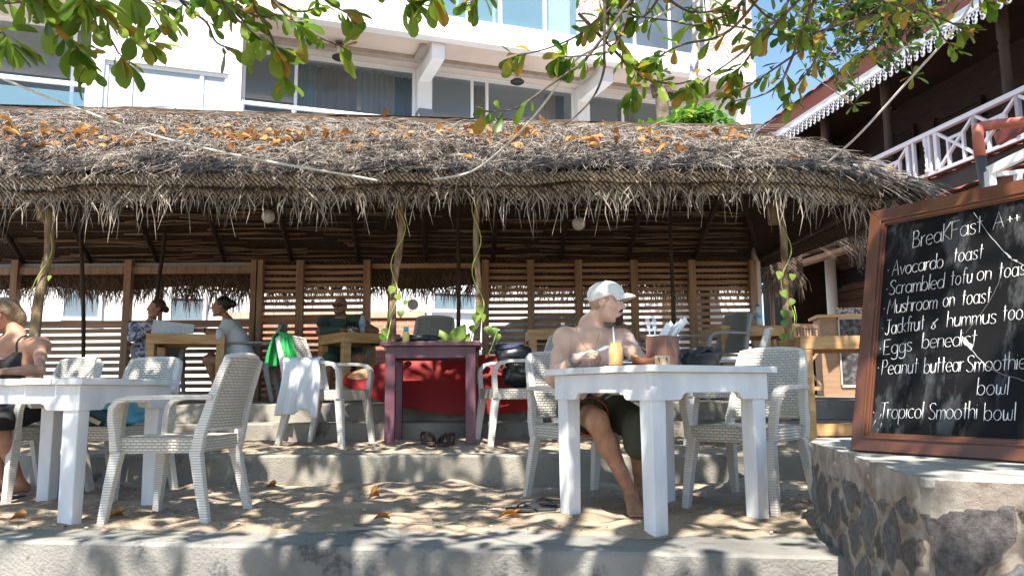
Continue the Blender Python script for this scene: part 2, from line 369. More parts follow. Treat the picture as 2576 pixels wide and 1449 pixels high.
sketch = pm('framed_print', (.025, .025, .027), (.16, .15, .14), 16, .6, lo=.45, hi=.7)
lens_dark = pm('dark_lens', (.006, .006, .008), rough=.08, spec=.8)
gold = pm('necklace', (.42, .27, .15), rough=.5, metal=.5)
# ================================================================== THE GROUND
def hash2(ix, iy, k=0):
    x = np.sin(ix * 127.1 + iy * 311.7 + k * 74.7) * 43758.5453
    return x - np.floor(x)
def vnoise(x, y, k=0):
    ix, iy = np.floor(x), np.floor(y); fx, fy = x - ix, y - iy
    fx = fx * fx * (3 - 2 * fx); fy = fy * fy * (3 - 2 * fy)
    a = hash2(ix, iy, k) * (1 - fx) + hash2(ix + 1, iy, k) * fx; b = hash2(ix, iy + 1, k) * (1 - fx) + hash2(ix + 1, iy + 1, k) * fx
    return a * (1 - fy) + b * fy
def sandz(x, y):
    return float(.022 * (vnoise(x * 2.1, y * 2.1) - .5) + .026 * (vnoise(x * 5.3, y * 5.3, 1) - .5) + .018 * (vnoise(x * 11, y * 11, 2) - .5))
L1 = lambda x: 3.295 - .1287 * x          # front line of the lowest step
L1b = lambda x: 3.645 - .083 * x          # back line of its kerb
L2 = lambda x: 5.36 - .0626 * x           # riser of the middle step
L3 = lambda x: 6.56 - .03 * x             # riser of the upper step
L4 = lambda x: 6.88 - .03 * x
Z2, Z3, Z4 = .215, .385, .54
XL, XR = -9.0, 7.5
m = MB(); m.grid(lambda u, v: (lambda x, y: (x, y, -.62 + 2 * sandz(x * .6, y * .6)))(-300 + 600 * u, -300 + 600 * v), 60, 60)
tag(m.build('beach', sand), kind='structure')
def slab(name, f0, f1, z0, z1, mt, dx=.25, rough=.004):
    m = MB(); n = int((XR - XL) / dx)
    vs = []; fs = []
    for i in range(n + 1):
        x = XL + (XR - XL) * i / n; e = rough * (float(vnoise(np.array(x * 6.), np.array(z1 * 9.))) - .5) * 2
        vs += [(x, f0(x) + e, z0), (x, f0(x) + e, z1 - .014), (x, f0(x) + .012 + e, z1 - .002 + e * .4), (x, f0(x) + .05, z1), (x, f1(x), z1), (x, f1(x), z0)]
    for i in range(n):
        for k in range(6): fs.append((6 * i + k, 6 * i + 6 + k, 6 * i + 6 + (k + 1) % 6, 6 * i + (k + 1) % 6)[::-1])
    m.add(vs, [f[::-1] for f in fs]); return tag(m.build(name, mt), kind='structure')
slab('front_step', L1, lambda x: L1b(x) + .25, -.9, 0, concrete_grey)
slab('middle_step', L2, lambda x: L2(x) + .5, -.3, Z2, concrete)
slab('upper_step', L3, lambda x: L3(x) + .5, -.2, Z3, concrete)
slab('top_step', L4, lambda x: 11.2, -.2, Z4, concrete)
def sheet(name, f0, f1, z, nx, ny, pile=None):
    m = MB()
    def fn(u, v):
        x = XL + (XR - XL) * u; y = f0(x) + (f1(x) - f0(x)) * v
        edge = min(1, v * 9)                      # thins out over the kerb
        zz = z + .012 * edge - .018 * (1 - edge) + sandz(x, y) * (1.3 if edge > .4 else .9)
        if pile: zz += pile(x, v)
        return (x, y, zz)
    m.grid(fn, nx, ny); return tag(m.build(name, sand), kind='structure')
sheet('terrace_sand', lambda x: L1b(x) - .09, lambda x: L2(x) + .02, .006, 420, 70, lambda x, v: .03 * max(0, v - .8) * 5 * float(vnoise(np.array(x * 1.7), np.array(.3))))
sheet('upper_terrace_sand', lambda x: L2(x) + .1, lambda x: L3(x) + .02, Z2 + .006, 420, 50, lambda x, v: .05 * max(0, v - .55) * float(vnoise(np.array(x * 1.3), np.array(5.3))))
m = MB(); m.grid(lambda u, v: (-60 + 120 * u, 11.2 + 80 * v, Z4 - .02), 20, 20); tag(m.build('yard_ground', sand), kind='structure')

# ================================================================== STONE WALL
def stone_wall():
    base = (1.116, 2.163, -.62)
    w_ = thing('stone_wall', 'dark rubble stone wall with pale mortar and a concrete cap, carrying the chalkboard', 'stone wall', base, world=True)
    mt = bpy.data.materials.new('rubble_stone'); mt.use_nodes = True; t = mt.node_tree; L = t.links.new; b = t.nodes['Principled BSDF']
    a1 = N(t, 'ShaderNodeAttribute'); a1.attribute_name = 'stone'; a2 = N(t, 'ShaderNodeAttribute'); a2.attribute_name = 'tone'
    tc = N(t, 'ShaderNodeTexCoord'); nz = N(t, 'ShaderNodeTexNoise'); nz.inputs['Scale'].default_value = 46; nz.inputs['Detail'].default_value = 9; nz.inputs['Roughness'].default_value = .75; L(tc.outputs['Object'], nz.inputs['Vector'])
    nb = N(t, 'ShaderNodeTexNoise'); nb.inputs['Scale'].default_value = 9; nb.inputs['Detail'].default_value = 6; L(tc.outputs['Object'], nb.inputs['Vector'])
    r1 = N(t, 'ShaderNodeValToRGB'); e = r1.color_ramp.elements; e[0].position = .3; e[0].color = (.04, .04, .042, 1); e[1].position = .72; e[1].color = (.3, .31, .32, 1); L(nz.outputs[0], r1.inputs[0])
    mt1 = N(t, 'ShaderNodeMixRGB'); mt1.blend_type = 'MULTIPLY'; mt1.inputs[0].default_value = 1; L(r1.outputs[0], mt1.inputs[1])
    rt = N(t, 'ShaderNodeValToRGB'); e = rt.color_ramp.elements; e[0].color = (.42, .33, .27, 1); e[1].color = (1.25, 1.3, 1.25, 1); x = e.new(.5); x.color = (.62, .6, .6, 1); L(a2.outputs['Fac'], rt.inputs[0]); L(rt.outputs[0], mt1.inputs[2])
    r2 = N(t, 'ShaderNodeValToRGB'); e = r2.color_ramp.elements; e[0].position = .34; e[0].color = (.2, .16, .125, 1); e[1].position = .62; e[1].color = (.38, .34, .29, 1); L(nb.outputs[0], r2.inputs[0])
    ad = N(t, 'ShaderNodeMath', operation='MULTIPLY_ADD'); L(nz.outputs[0], ad.inputs[0]); ad.inputs[1].default_value = .35; L(a1.outputs['Fac'], ad.inputs[2])
    st = N(t, 'ShaderNodeValToRGB'); st.color_ramp.elements[0].position = .4; st.color_ramp.elements[1].position = .46; L(ad.outputs[0], st.inputs[0])
    mx = N(t, 'ShaderNodeMixRGB'); L(st.outputs[0], mx.inputs[0]); L(r2.outputs[0], mx.inputs[1]); L(mt1.outputs[0], mx.inputs[2])
    cr = N(t, 'ShaderNodeValToRGB'); e = cr.color_ramp.elements; e[0].position = .3; e[0].color = (1, 1, 1, 1); e[1].position = .46; e[1].color = (1, 1, 1, 1); x = e.new(.375); x.color = (.3, .27, .25, 1); L(ad.outputs[0], cr.inputs[0])
    mc = N(t, 'ShaderNodeMixRGB'); mc.blend_type = 'MULTIPLY'; mc.inputs[0].default_value = 1; L(mx.outputs[0], mc.inputs[1]); L(cr.outputs[0], mc.inputs[2]); L(mc.outputs[0], b.inputs['Base Color'])
    b.inputs['Roughness'].default_value = .85
    bp = N(t, 'ShaderNodeBump'); bp.inputs['Strength'].default_value = .9; bp.inputs['Distance'].default_value = .012; L(nz.outputs[0], bp.inputs['Height']); L(bp.outputs[0], b.inputs['Normal'])
    top = .395; bot = -.62
    def face(p0, p1, outn, seeds, name, capd):
        p0, p1 = V(*p0, 0), V(*p1, 0); Ln = (p1 - p0).length; e = (p1 - p0) / Ln; nrm = V(*outn, 0).normalized()
        h = top - bot; nu, nv = int(Ln / .0075), int(h / .0075)
        uu, vv = np.meshgrid(np.linspace(0, Ln, nu + 1), np.linspace(0, h, nv + 1)); X, Y_ = uu.ravel(), vv.ravel()
        wx = X + .032 * (vnoise(X * 9, Y_ * 9, 3) - .5) + .02 * (vnoise(X * 30, Y_ * 30, 4) - .5); wy = Y_ + .032 * (vnoise(X * 9, Y_ * 9, 5) - .5) + .02 * (vnoise(X * 30, Y_ * 30, 6) - .5)
        S = np.array(seeds); d = np.sqrt(((wx[:, None] - S[None, :, 0]) * 1.15) ** 2 + ((wy[:, None] - S[None, :, 1])) ** 2) - S[None, :, 2]
        o = np.argsort(d, axis=1); i0 = np.arange(len(X)); f1 = d[i0, o[:, 0]]; f2 = d[i0, o[:, 1]]; edge = f2 - f1
        big = vnoise(X * 3.1, Y_ * 3.1, 9)
        capn = capd + .06 * vnoise(X * 7, Y_ * 0 + 1.5, 8) + .03 * vnoise(X * 22, Y_ * 0, 8)
        cover = np.clip((h - Y_) / np.maximum(capn, .01) - 1, -1, 1)
        stone = np.clip(edge * 17 - .2 - .9 * (big > .8), 0, 1) * .5
        stone = np.where(cover < .1, 0, stone); tone = hash2(o[:, 0].astype(float), o[:, 0] * 0. + len(seeds))
        hgt = .022 * np.clip(edge * 18, 0, 1) * (cover > .1) + .012 * (vnoise(X * 14, Y_ * 14, 11) - .5) + .007 * (vnoise(X * 45, Y_ * 45, 12) - .5)
        hgt = hgt + .018 * (cover < .1); hgt = hgt * np.clip(np.minimum(X, 9) / .03, .0, 1) * np.clip((Ln - X) / .03, 0, 1)
        vs = [tuple(p0 + e * a + nrm * c + V(0, 0, bot + b_)) for a, b_, c in zip(X, Y_, hgt)]
        fs = [(j * (nu + 1) + i, j * (nu + 1) + i + 1, (j + 1) * (nu + 1) + i + 1, (j + 1) * (nu + 1) + i) for j in range(nv) for i in range(nu)]
        m = MB(); m.add(vs, fs, 0, True); ob = m.build(name, mt, w_)
        for nm, ar in (('stone', stone), ('tone', tone)):
            at_ = ob.data.attributes.new(nm, 'FLOAT', 'POINT'); at_.data.foreach_set('value', ar.astype(np.float32))
    r = random.Random(5)
    def seeds(Ln, h, s):
        out = []
        for j in range(int(h / s) + 1):
            for i in range(int(Ln / s) + 1): out.append((s * (i + .5 + r.uniform(-.42, .42) + .5 * (j % 2)), s * (j + .5 + r.uniform(-.4, .4)), r.uniform(0, .035)))
        return out
    A, B, C, D = (1.388, 3.70), (1.116, 2.163), (3.1, 1.092), (3.6, 2.6)
    face(A, B, (-.985, .174), seeds(1.56, 1.01, .17), 'stone_face', .045)
    face(B, (2.3, 1.523), (-.475, -.88), seeds(1.35, 1.01, .2), 'stone_face', .025)
    m = MB(); e = .012
    m.prism([(A[0] - .0118, A[1] + .002), (B[0] - .0133, B[1] - .0064), (C[0] - .0057, C[1] - .0106), D, (2.1, 4.1), (1.5, 3.95)], (0, 0, .372), (1, 0, 0), (0, 1, 0), (0, 0, 1), .026)
    m.build('concrete_cap', pm('cap_concrete', (.26, .25, .22), (.42, .4, .37), 5, .9, .5, 60, detail=9, dirt=((.15, .14, .12), 9, .6)), w_, bevel=.004)
    m = MB(); m.prism([(A[0] + .004, A[1] - .002), (B[0] + .0045, B[1] + .005), (C[0], C[1] + .012), D, (2.1, 4.0)], (0, 0, -.62), (1, 0, 0), (0, 1, 0), (0, 0, 1), .99); m.build('core', concrete, w_)
stone_wall()

# ================================================================== HOTEL BEHIND
HO, HU, HN = V(-3.35, 12.8, 0), V(.9438, .3305, 0), V(.3305, -.9438, 0)
def W(u, z, o=0): return HO + HU * u - HN * o + V(0, 0, z)
def fu(px, py, o=0):                 # survey point on the facade plane o metres behind the parapet -> (u, z)
    r = ray(px, py); p0 = HO - HN * o; t = (p0 - V(0, 0, CAM_H)).dot(HN) / r.dot(HN); p = V(0, 0, CAM_H) + r * t
    return (p - HO).dot(HU), p.z
class HB(MB):
    def hb(s, u0, u1, z0, z1, o0, o1, m=0):
        s.hexa([W(u0, z0, o0), W(u1, z0, o0), W(u1, z0, o1), W(u0, z0, o1), W(u0, z1, o0), W(u1, z1, o0), W(u1, z1, o1), W(u0, z1, o1)], m)
hotel = thing('hotel_building', 'white concrete hotel with glass balconies and curtained windows behind the thatched roof', 'building', tuple(W(3, .5)), world=True)
UR = fu(1905, 260)[0]; UL = -12.0
ZB, ZT = 7.0, 7.43
ZF = 4.35                                # balcony floor
RO = 1.55                                # depth of the balconies
uw = lambda px, py, o=RO: fu(px, py, o)[0]
c1a, c1b = uw(1046, 240), uw(1080, 240); c2a, c2b = uw(1446, 260), uw(1476, 260)
uA = fu(226, 150)[0]; uB = fu(607, 200)[0]      # the wall block that stands forward between the left balconies
c3 = uw(1758, 300)
zw = fu(1045, 176, RO)[1]
m = HB()
m.hb(UL, UR, ZB, ZT, 0, .22)                                     # parapet band
m.hb(UL, UR - .3, ZB + .12, ZB + .3, .22, 4.6)             # slab
m.hb(UL, UR, ZF - .45, ZF, .01, RO + .3)                         # lower slab
m.hb(uA, uB, ZF, ZB, .02, .25) if False else None
m.build('slab', plaster, hotel)
m = HB()
m.hb(UL, uB, ZB + .02, ZB + .118, .225, RO, 0); m.hb(uB, UR - .02, ZB + .02, ZB + .118, .225, RO, 0)
m.build('soffit', soffit, hotel)
m = HB()
for a, b in ((uB + .15, c1a - .05), (c1b + .05, c2a - .05), (c2b + .05, c3)):
    m.hb(a, b, ZB - .06, ZB + .018, .95, 1.12); m.hb(b - .12, b, ZB - .06, ZB + .018, .4, .949)
m.build('ceiling_trim', grey_trim, hotel)
m = HB()
m.hb(UL, UR, zw, ZB + .018, RO + .002, RO + .3)                           # lintel wall above the windows
for a, b in ((c1a, c1b), (c2a, c2b)):
    m.hb(a, b, ZF, zw - .002, RO - .15, RO + .3); m.hb(a + .02, b - .02, ZB - .3, ZB + .016, .25, RO)   # column and cross beam
m.hb(c3, UR, ZF, ZB + .015, 1.0, RO + .29)
m.hb(uA, uA + .16, ZF, ZB + .017, .03, RO); m.hb(uB - .16, uB, ZF, ZB + .017, .03, RO)
# ground floor walls
m.hb(UL, UR, .3, ZF - .452, .3, .6)
# inner dark rooms: back wall and floor
m.hb(UL, UR, ZT, 11, RO + .01, RO + .3)
m.hb(UR - .25, UR - .003, .3, 11, .25, 6)
m.build('wall', plaster, hotel)
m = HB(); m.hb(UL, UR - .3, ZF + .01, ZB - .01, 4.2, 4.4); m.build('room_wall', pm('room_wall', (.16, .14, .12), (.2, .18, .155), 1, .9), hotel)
# the forward wall block with its long window
wl, wr = fu(262, 145)[0], fu(576, 182)[0]; wt = (fu(300, 150)[1] + fu(540, 180)[1]) / 2
m = HB(); m.hb(uA + .16, uB - .16, wt, ZB, .04, .24); m.hb(uA + .16, wl, ZF, wt, .04, .24); m.hb(wr, uB - .16, ZF, wt, .04, .24); m.hb(wl, wr, ZF, ZF + .2, .04, .24)
m.build('wall', plaster, hotel, bevel=0)
def window(u0, u1, z0, z1, o, splits, gm=glass, fw=.06, fm=None):
    f = HB(); fm = fm or alu
    f.hb(u0, u1, z1 - fw, z1, o - .03, o + .03); f.hb(u0, u1, z0, z0 + fw, o - .03, o + .03)
    for a in [u0] + splits + [u1 - fw]: f.hb(a, a + fw, z0 + fw + .001, z1 - fw - .001, o - .028, o + .028)
    fo = f.build('window', fm, hotel)
    p = HB(); p.hb(u0 + .01, u1 - .01, z0 + .01, z1 - .01, o - .004, o + .004); pl_ = p.build('pane', gm, fo); pl_.location = (0, 0, 0)
    return fo
def shift(ob): pass
# parts built under a part need the thing's own base: mirror it on the part
_build = MB.build
def _b(s, name, mats, parent=None, bevel=0, base=None):
    if parent is not None and base is None and not parent.get('_w') and parent.parent is not None and parent.parent.get('_w'):
        base = tuple(parent.parent['_w'])
    return _build(s, name, mats, parent, bevel, base)
MB.build = _b
glass_see = pm('see_through_glass', (.1, .135, .155), rough=.05, spec=.7, alpha=.34)
def curtain(u0, u1, z0, z1, o, mt, waves, amp=.045, name='curtain'):
    m = MB(); m.grid(lambda a, b: W(u0 + (u1 - u0) * a, z0 + (z1 - z0) * b, o + amp * math.sin(a * waves * 2 * math.pi) + .01 * math.sin(a * 17)), waves * 8, 1); m.build(name, mt, hotel)
window(wl, wr, ZF + .2, wt, .12, [fu(325, 150)[0], fu(503, 180)[0]], pm('pale_glass', (.36, .4, .42), (.42, .46, .48), .7, .12, spec=.6))
curtain(wl + .05, wr - .05, ZF + .2, wt, .6, pm('pale_blind', (.42, .44, .44), (.5, .5, .49), 3, .9), 6, .03)
# bays
uL0 = UL
window(uL0, uA, ZF, zw - .001, RO + .05, [uL0 + 2.2, uw(180, 150)], glass_see)
curtain(uw(195, 150), uA + .5, ZF, zw, RO + .3, cur_grey, 6)
u745 = uw(745, 200)
window(uB + .005, c1a - .005, ZF, zw - .001, RO + .05, [u745 - .03], glass_see)
curtain(u745 + .05, uw(800, 200), ZF, zw - .05, RO + .3, cur_green, 5, .03)
curtain(uw(800, 200), uw(905, 200), ZF, zw - .05, RO + .34, cur_brown, 5)
curtain(uw(915, 200), uw(1000, 230), ZF, zw - .05, RO + .3, cur_grey, 6)
curtain(uw(1000, 230), c1a, ZF, zw - .05, RO + .36, cur_blue, 5, .03)
u1185 = uw(1185, 240)
window(c1b + .005, c2a - .005, ZF, zw - .001, RO + .05, [u1185, uw(1225, 260) - .02], glass_see)
curtain(u1185 + .07, uw(1207, 240), ZF, zw - .05, RO + .3, cur_green, 3, .03)
curtain(uw(1207, 240), uw(1230, 240), ZF, zw - .05, RO + .3, cur_tan, 3, .03)
curtain(uw(1383, 260), uw(1410, 260), ZF, zw - .05, RO + .3, cur_tan, 3, .03)
curtain(uw(1410, 260), uw(1432, 260), ZF, zw - .05, RO + .3, cur_blue, 3, .03)
window(c2b + .005, c3 - .005, ZF, zw - .001, RO + .05, [uw(1565, 280)], glass_see)
curtain(uw(1570, 270), uw(1590, 270), ZF, zw - .05, RO + .3, cur_green, 2, .03); curtain(uw(1590, 270), uw(1612, 270), ZF, zw - .05, RO + .3, cur_tan, 2, .03)
# balcony railings of glass with a white rail
def railing(u0, u1, ztop, o, panes):
    m = HB(); m.hb(u0, u1, ztop - .06, ztop, o - .03, o + .03)
    for i in range(panes + 1):
        u = u0 + (u1 - u0) * i / panes; m.hb(u - .025, u + .025, ZF, ztop - .061, o - .02, o + .02)
    ro = m.build('railing', alu, hotel)
    g = HB(); g.hb(u0, u1, ZF + .06, ztop - .16, o - .005, o + .005); g.build('glass_panel', glass_rail, ro)
zr = (fu(100, 196)[1] + fu(1000, 292)[1]) / 2
railing(UL, uA - .02, zr, .06, 3); railing(uB + .02, fu(1100, 303)[0], zr, .06, 4)
# sloping divider walls with grey caps
for px in (1062, 1462):
    u = fu(px, 260, .9)[0]
    m = MB(); m.prism([(.12, ZF), (1.38, ZF), (1.38, ZF + 1.62), (1.05, ZF + 1.62), (.5, ZF + .95), (.12, ZF + .95)], W(u, 0), -HN, (0, 0, 1), HU, .2)
    d_ = m.build('divider_wall', plaster, hotel)
    m = MB(); P = [(1.39, ZF + 1.64), (1.05, ZF + 1.64), (.5, ZF + .97), (.1, ZF + .97)]
    m.sweep([W(u + .1, z, o) for o, z in P], .26, .06, side=HU); m.build('cap', greymetal, d_)
# upper storey: glass front behind a low rail, and blue-green panes
m = HB(); g = HB(); ulist = [fu(px, 40)[0] for px in (1109, 1180, 1262, 1375, 1460)] 
for i in range(len(ulist) - 1): g.hb(ulist[i] + .04, ulist[i + 1] - .04, ZT + .04, ZT + 1.25, .1, .112)
for u in ulist: m.hb(u - .035, u + .035, ZT, ZT + 1.25, .08, .14)
m.hb(ulist[0], ulist[-1], ZT + 1.25, ZT + 1.31, .07, .15)
ro = m.build('railing', alu, hotel); g.build('glass_panel', glass_rail, ro)
peb = pm('pebble_dash', (.3, .25, .21), (.66, .6, .54), 26, .9, .6, 60, lo=.42, hi=.55)
m = HB(); m.hb(fu(1460, 60)[0], fu(1530, 80)[0], ZT, ZT + 2.6, .02, .5); m.build('pebble_pier', peb, hotel)
m = HB(); m.hb(fu(1800, 90)[0], UR - .02, ZT, ZT + 2.6, .02, .5); m.build('pebble_pier', peb, hotel)
window(fu(1530, 80)[0] + .01, fu(1800, 90)[0] - .01, ZT + .002, ZT + 2.4, .3, [fu(1610, 100)[0], fu(1700, 100)[0]], glass_d)
window(fu(1109, 30)[0], fu(1460, 60)[0], ZT + .01, ZT + 2.2, RO - .05, [fu(1200, 30)[0], fu(1300, 30)[0]], glass_d)
m = HB(); m.hb(UL, fu(1100, 20)[0], ZT, 11, .1, .35); m.build('wall', plaster, hotel)
# ground floor windows seen through the screens
for x0, x1, y0, y1 in ((1085, 1200, 735, 785), (420, 520, 745, 815), (150, 262, 700, 805), (575, 600, 730, 800)):
    a, b = fu(x0, y1, .28), fu(x1, y0, .28); window(a[0], b[0], a[1], b[1], .26, [], glass, .05)
# hanging lanterns under the soffit
LN = [('black lantern with a pale glass hanging above the curtained balcony door', 855, 108), ('black lantern hanging above the middle balcony, left of the rope', 1301, 172), ('black lantern half hidden by leaves at the right-hand balcony', 1680, 208)]
for lb, px, py in LN:
    u, z = fu(px, py, .8); p = W(u, z, .8)
    t = thing('hanging_lantern', lb, 'lantern', tuple(p), group='lanterns under the hotel soffit', world=True)
    m = MB(); m.tube([p, p + V(0, 0, ZB + .02 - z)], .006, 5); m.build('chain', black, t)
    m = MB(); m.lathe([(.02, 0), (.08, -.02), (.085, -.06), (.07, -.075)], p, 14); m.lathe([(.07, -.24), (.135, -.27), (.14, -.3), (.09, -.33)], p, 14); m.build('lantern_frame', black, t)
    m = MB(); m.lathe([(.065, -.074), (.055, -.15), (.085, -.241)], p, 14); m.build('lantern_glass', pm('lantern_glass', (.6, .52, .45), rough=.3) if 'lantern_glass' not in MAT else MAT['lantern_glass'], t)

# ================================================================== WOODEN HOUSE ON THE RIGHT
D_ = V(-.163, .986, 0); NN = V(.986, .163, 0); QQ = at(2330, 335, 12.0)
QQ0 = V(QQ.x, QQ.y, 0)
def H(s, z, o=0): return QQ0 + D_ * s + NN * o + V(0, 0, z)
def hp(px, py, o=0):
    r = ray(px, py); p0 = QQ0 + NN * o; t = (p0 - V(0, 0, CAM_H)).dot(NN) / r.dot(NN); p = V(0, 0, CAM_H) + r * t
    return (p - p0).dot(D_), p.z
class KB(MB):
    def kb(s, s0, s1, z0, z1, o0, o1, m=0):
        s.hexa([H(s0, z0, o0), H(s0, z0, o1), H(s1, z0, o1), H(s1, z0, o0), H(s0, z1, o0), H(s0, z1, o1), H(s1, z1, o1), H(s1, z1, o0)], m)
house = thing('wooden_house', 'two-storey dark brown timber house with white lace eaves and a white balcony balustrade', 'house', tuple(H(1, .5, 1)), world=True)
SN, SF = -5.0, 5.4
FZ = 3.86
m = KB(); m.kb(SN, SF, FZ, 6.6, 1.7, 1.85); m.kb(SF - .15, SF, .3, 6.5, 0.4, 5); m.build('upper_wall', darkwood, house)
m = KB(); m.kb(SN, SF, FZ - .1, FZ, .0, 1.7); m.build('balcony_floor', darkwood, house)
m = KB(); m.kb(SN, SF, 3.5, FZ - .06, -.22, -.14); m.build('gutter_board', gutter_grey, house)
m = MB(); n = 160
m.grid(lambda u, v: H(SN + (SF - SN) * u, 3.86 - .1 * (1 - v) + .02 * abs(math.sin(u * n * .5)) + .01 * random.random(), -.3 + .36 * v), n * 2, 2); m.build('tile_strip', tile_red, house)
# balustrade
b = KB(); b.kb(SN, SF - .2, 4.56, 4.63, -.045, .045); b.kb(SN, SF - .2, FZ + .07, FZ + .12, -.025, .025); bal = b.build('balustrade', lace_white, house)
yr = lambda x: 416.5 - .49 * (x - 2164)
hs = lambda x: hp(x, yr(x))[0]
def xpanel(sa, sb, parent):
    m = MB(); z0, z1 = FZ + .12, 4.56; k = .045
    m.bar(H(sa, z0, 0), H(sb, z1, 0), k, k, up=NN); m.bar(H(sa, z1, .001), H(sb, z0, .001), k, k, up=NN)
    md = (z0 + z1) / 2 + .1
    for q in (sa, sb): m.bar(H(q, z0, -.002), H(q, z1, -.002), .06, .06, up=NN)
    dz = .62
    m.bar(H(sa + (sb - sa) * .3, z0, .002), H(sa + (sb - sa) * .3, z0 + .4, .002), k, k, up=NN); m.bar(H(sa + (sb - sa) * .7, z0, .002), H(sa + (sb - sa) * .7, z0 + .4, .002), k, k, up=NN)
    m.bar(H(sa + (sb - sa) * .3, z0 + .4, .003), H(sa + (sb - sa) * .7, z0 + .4, .003), k, k, up=NN)
    m.build('cross_panel', lace_white, parent)
wX = hs(2354) - hs(2449)
for sa in (hs(2449), hs(2449) - wX, hs(2449) - 2 * wX, hs(2284), hs(2284) + wX * 1.6):
    xpanel(sa, sa + wX, bal)
def turned(s0, o=0, parent=None):
    m = MB(); m.lathe([(.05, FZ + .12), (.05, FZ + .18), (.028, FZ + .2), (.045, FZ + .27), (.03, FZ + .3), (.04, FZ + .42), (.026, FZ + .46), (.045, FZ + .5), (.03, FZ + .53), (.05, FZ + .58), (.05, 4.56)], H(s0, 0, o), 12); m.build('turned_baluster', lace_white, parent)
turned(hs(2328), 0, bal); turned(hs(2328) + 2 * wX + .9, 0, bal)
for x in (2284, 2300, 2340, 2354):
    m = MB(); m.bar(H(hs(x) + .03, FZ + .12), H(hs(x) + .03, 4.56), .05, .05, up=NN); m.build('picket', lace_white, bal)
for k in range(5):
    sx = hs(2284) + wX * (1.12 + .1 * k); m = MB(); m.bar(H(sx, FZ + .12), H(sx, 4.56), .05, .05, up=NN); m.build('picket', lace_white, bal)
# eave: red fascia, white board, hanging lace
EO = -.3
ez = hp(2150, 200, EO); 
zl = sum(hp(x, 353.5 - .638 * (x - 1910), EO)[1] for x in (1950, 2150, 2390)) / 3       # bottom of the red board
m = KB(); m.kb(SN, SF, zl, zl + .27, EO, EO + .05); m.build('fascia', fascia_red, house)
m = KB(); m.kb(SN, SF, zl - .13, zl - .002, EO + .003, EO + .03); lace = m.build('lace_board', lace_white, house)
m = MB(); pitch_ = .155; k = 0; s0 = SN
while s0 < SF:
    c = s0 + pitch_ / 2
    poly = [(-.07, 0), (-.075, -.05), (-.05, -.07), (-.055, -.11), (-.035, -.13), (-.045, -.17), (-.03, -.2), (0, -.215), (.03, -.2), (.045, -.17), (.035, -.13), (.055, -.11), (.05, -.07), (.075, -.05), (.07, 0)]
    m.prism(poly, H(c, zl - .131, EO + .008), D_, (0, 0, 1), NN, .014)
    for dx, dz in ((-.03, -.05), (.03, -.05), (0, -.1), (0, -.165)):
        m.box(H(c + dx, zl - .131 + dz, EO + .004) - V(.012, .012, .014), H(c + dx, zl - .131 + dz, EO + .004) + V(.004, .012, .014), 1)
    s0 += pitch_
m.build('lace_trim', [lace_white, darkwood], lace)
m = MB(); m.grid(lambda u, v: H(SN + (SF + .1 - SN) * u, zl + .27 + 2.2 * v + .035 * abs(math.sin(u * 75)) + .02 * abs(math.sin(v * 50)), EO - .06 + 3.6 * v), 300, 40); m.build('roof', tile_red, house)
m = KB(); m.kb(SN, SF, zl + .2, zl + .24, EO + .06, 1.7); m.build('eave_ceiling', darkwood, house)
for px, py in ((2082, 430), (2232, 300), (2525, 100)):
    s_, z_ = hp(px, py, .12)
    m = MB(); zt = zl + .2; m.lathe([(.085, FZ), (.085, FZ + .5), (.06, FZ + .53), (.08, FZ + .6), (.055, FZ + .7), (.075, FZ + .8), (.07, FZ + 1.5), (.085, FZ + 1.53), (.06, FZ + 1.58), (.085, FZ + 1.63), (.085, zt)], H(s_, 0, .12), 14); m.build('turned_post', darkpost, house)
def shutter(x0, x1, y0, y1, o=1.69, name='shutter', mt=None):
    a, b_ = hp(x0, y1, o), hp(x1, y0, o); sa, sb = sorted((a[0], b_[0])); za, zb = sorted((a[1], b_[1]))
    m = KB(); m.kb(sa, sb, za, zb, o - .02, o); n = int((zb - za) / .055)
    for i in range(n):
        z = za + (i + .5) * (zb - za) / n; m.kb(sa + .03, sb - .03, z - .012, z + .012, o - .06, o - .021)
    m.kb(sa - .05, sa, za - .05, zb + .05, o - .07, o); m.kb(sb, sb + .05, za - .05, zb + .05, o - .07, o)
    m.build(name, mt or darkwood, house)
shutter(2360, 2470, 250, 340); shutter(2255, 2300, 320, 420)
def walllamp(px, py, o, lb, par=None):
    s_, z_ = hp(px, py, o); p = H(s_, z_, o)
    t = thing('wall_lamp', lb, 'lamp', tuple(p), group='louvred wall lamps on the timber house', world=True)
    m = KB(); m.kb(s_ - .09, s_ + .09, z_ - .16, z_ + .16, o - .1, o - .002); m.build('lamp_body', black, t)
    m = KB()
    for i in range(5): m.kb(s_ - .1, s_ + .1, z_ - .15 + i * .065, z_ - .11 + i * .065, o - .13, o - .101)
    m.build('louvre', white_gloss, t)
walllamp(2245, 262, 1.7, 'white louvred wall lamp on the dark upper wall beside a turned post')
# lower storey
m = KB(); LO = 1.35
m.kb(SN, SF, .3, FZ - .12, LO, LO + .15); m.build('lower_wall', brownwall, house)
for x0, x1, y0, y1 in ((1925, 1975, 700, 850), (2048, 2085, 700, 860)):
    a, b_ = hp(x0, y1, LO), hp(x1, y0, LO); m = KB(); m.kb(min(a[0], b_[0]), max(a[0], b_[0]), .5, max(a[1], b_[1]), LO - .012, LO - .002); m.build('door', pm('door_dark', (.01, .007, .006), rough=.7) if 'door_dark' not in MAT else MAT['door_dark'], house)
shutter(2115, 2180, 665, 720, LO - .003)
s_, z_ = hp(2090, 700, .1); m = MB(); m.tube([H(s_, .5, .1), H(s_, FZ - .1, .1)], .1, 16); m.build('white_column', white_gloss, house)
walllamp(2037, 709, LO, 'white louvred wall lamp on the plank wall left of the white column')
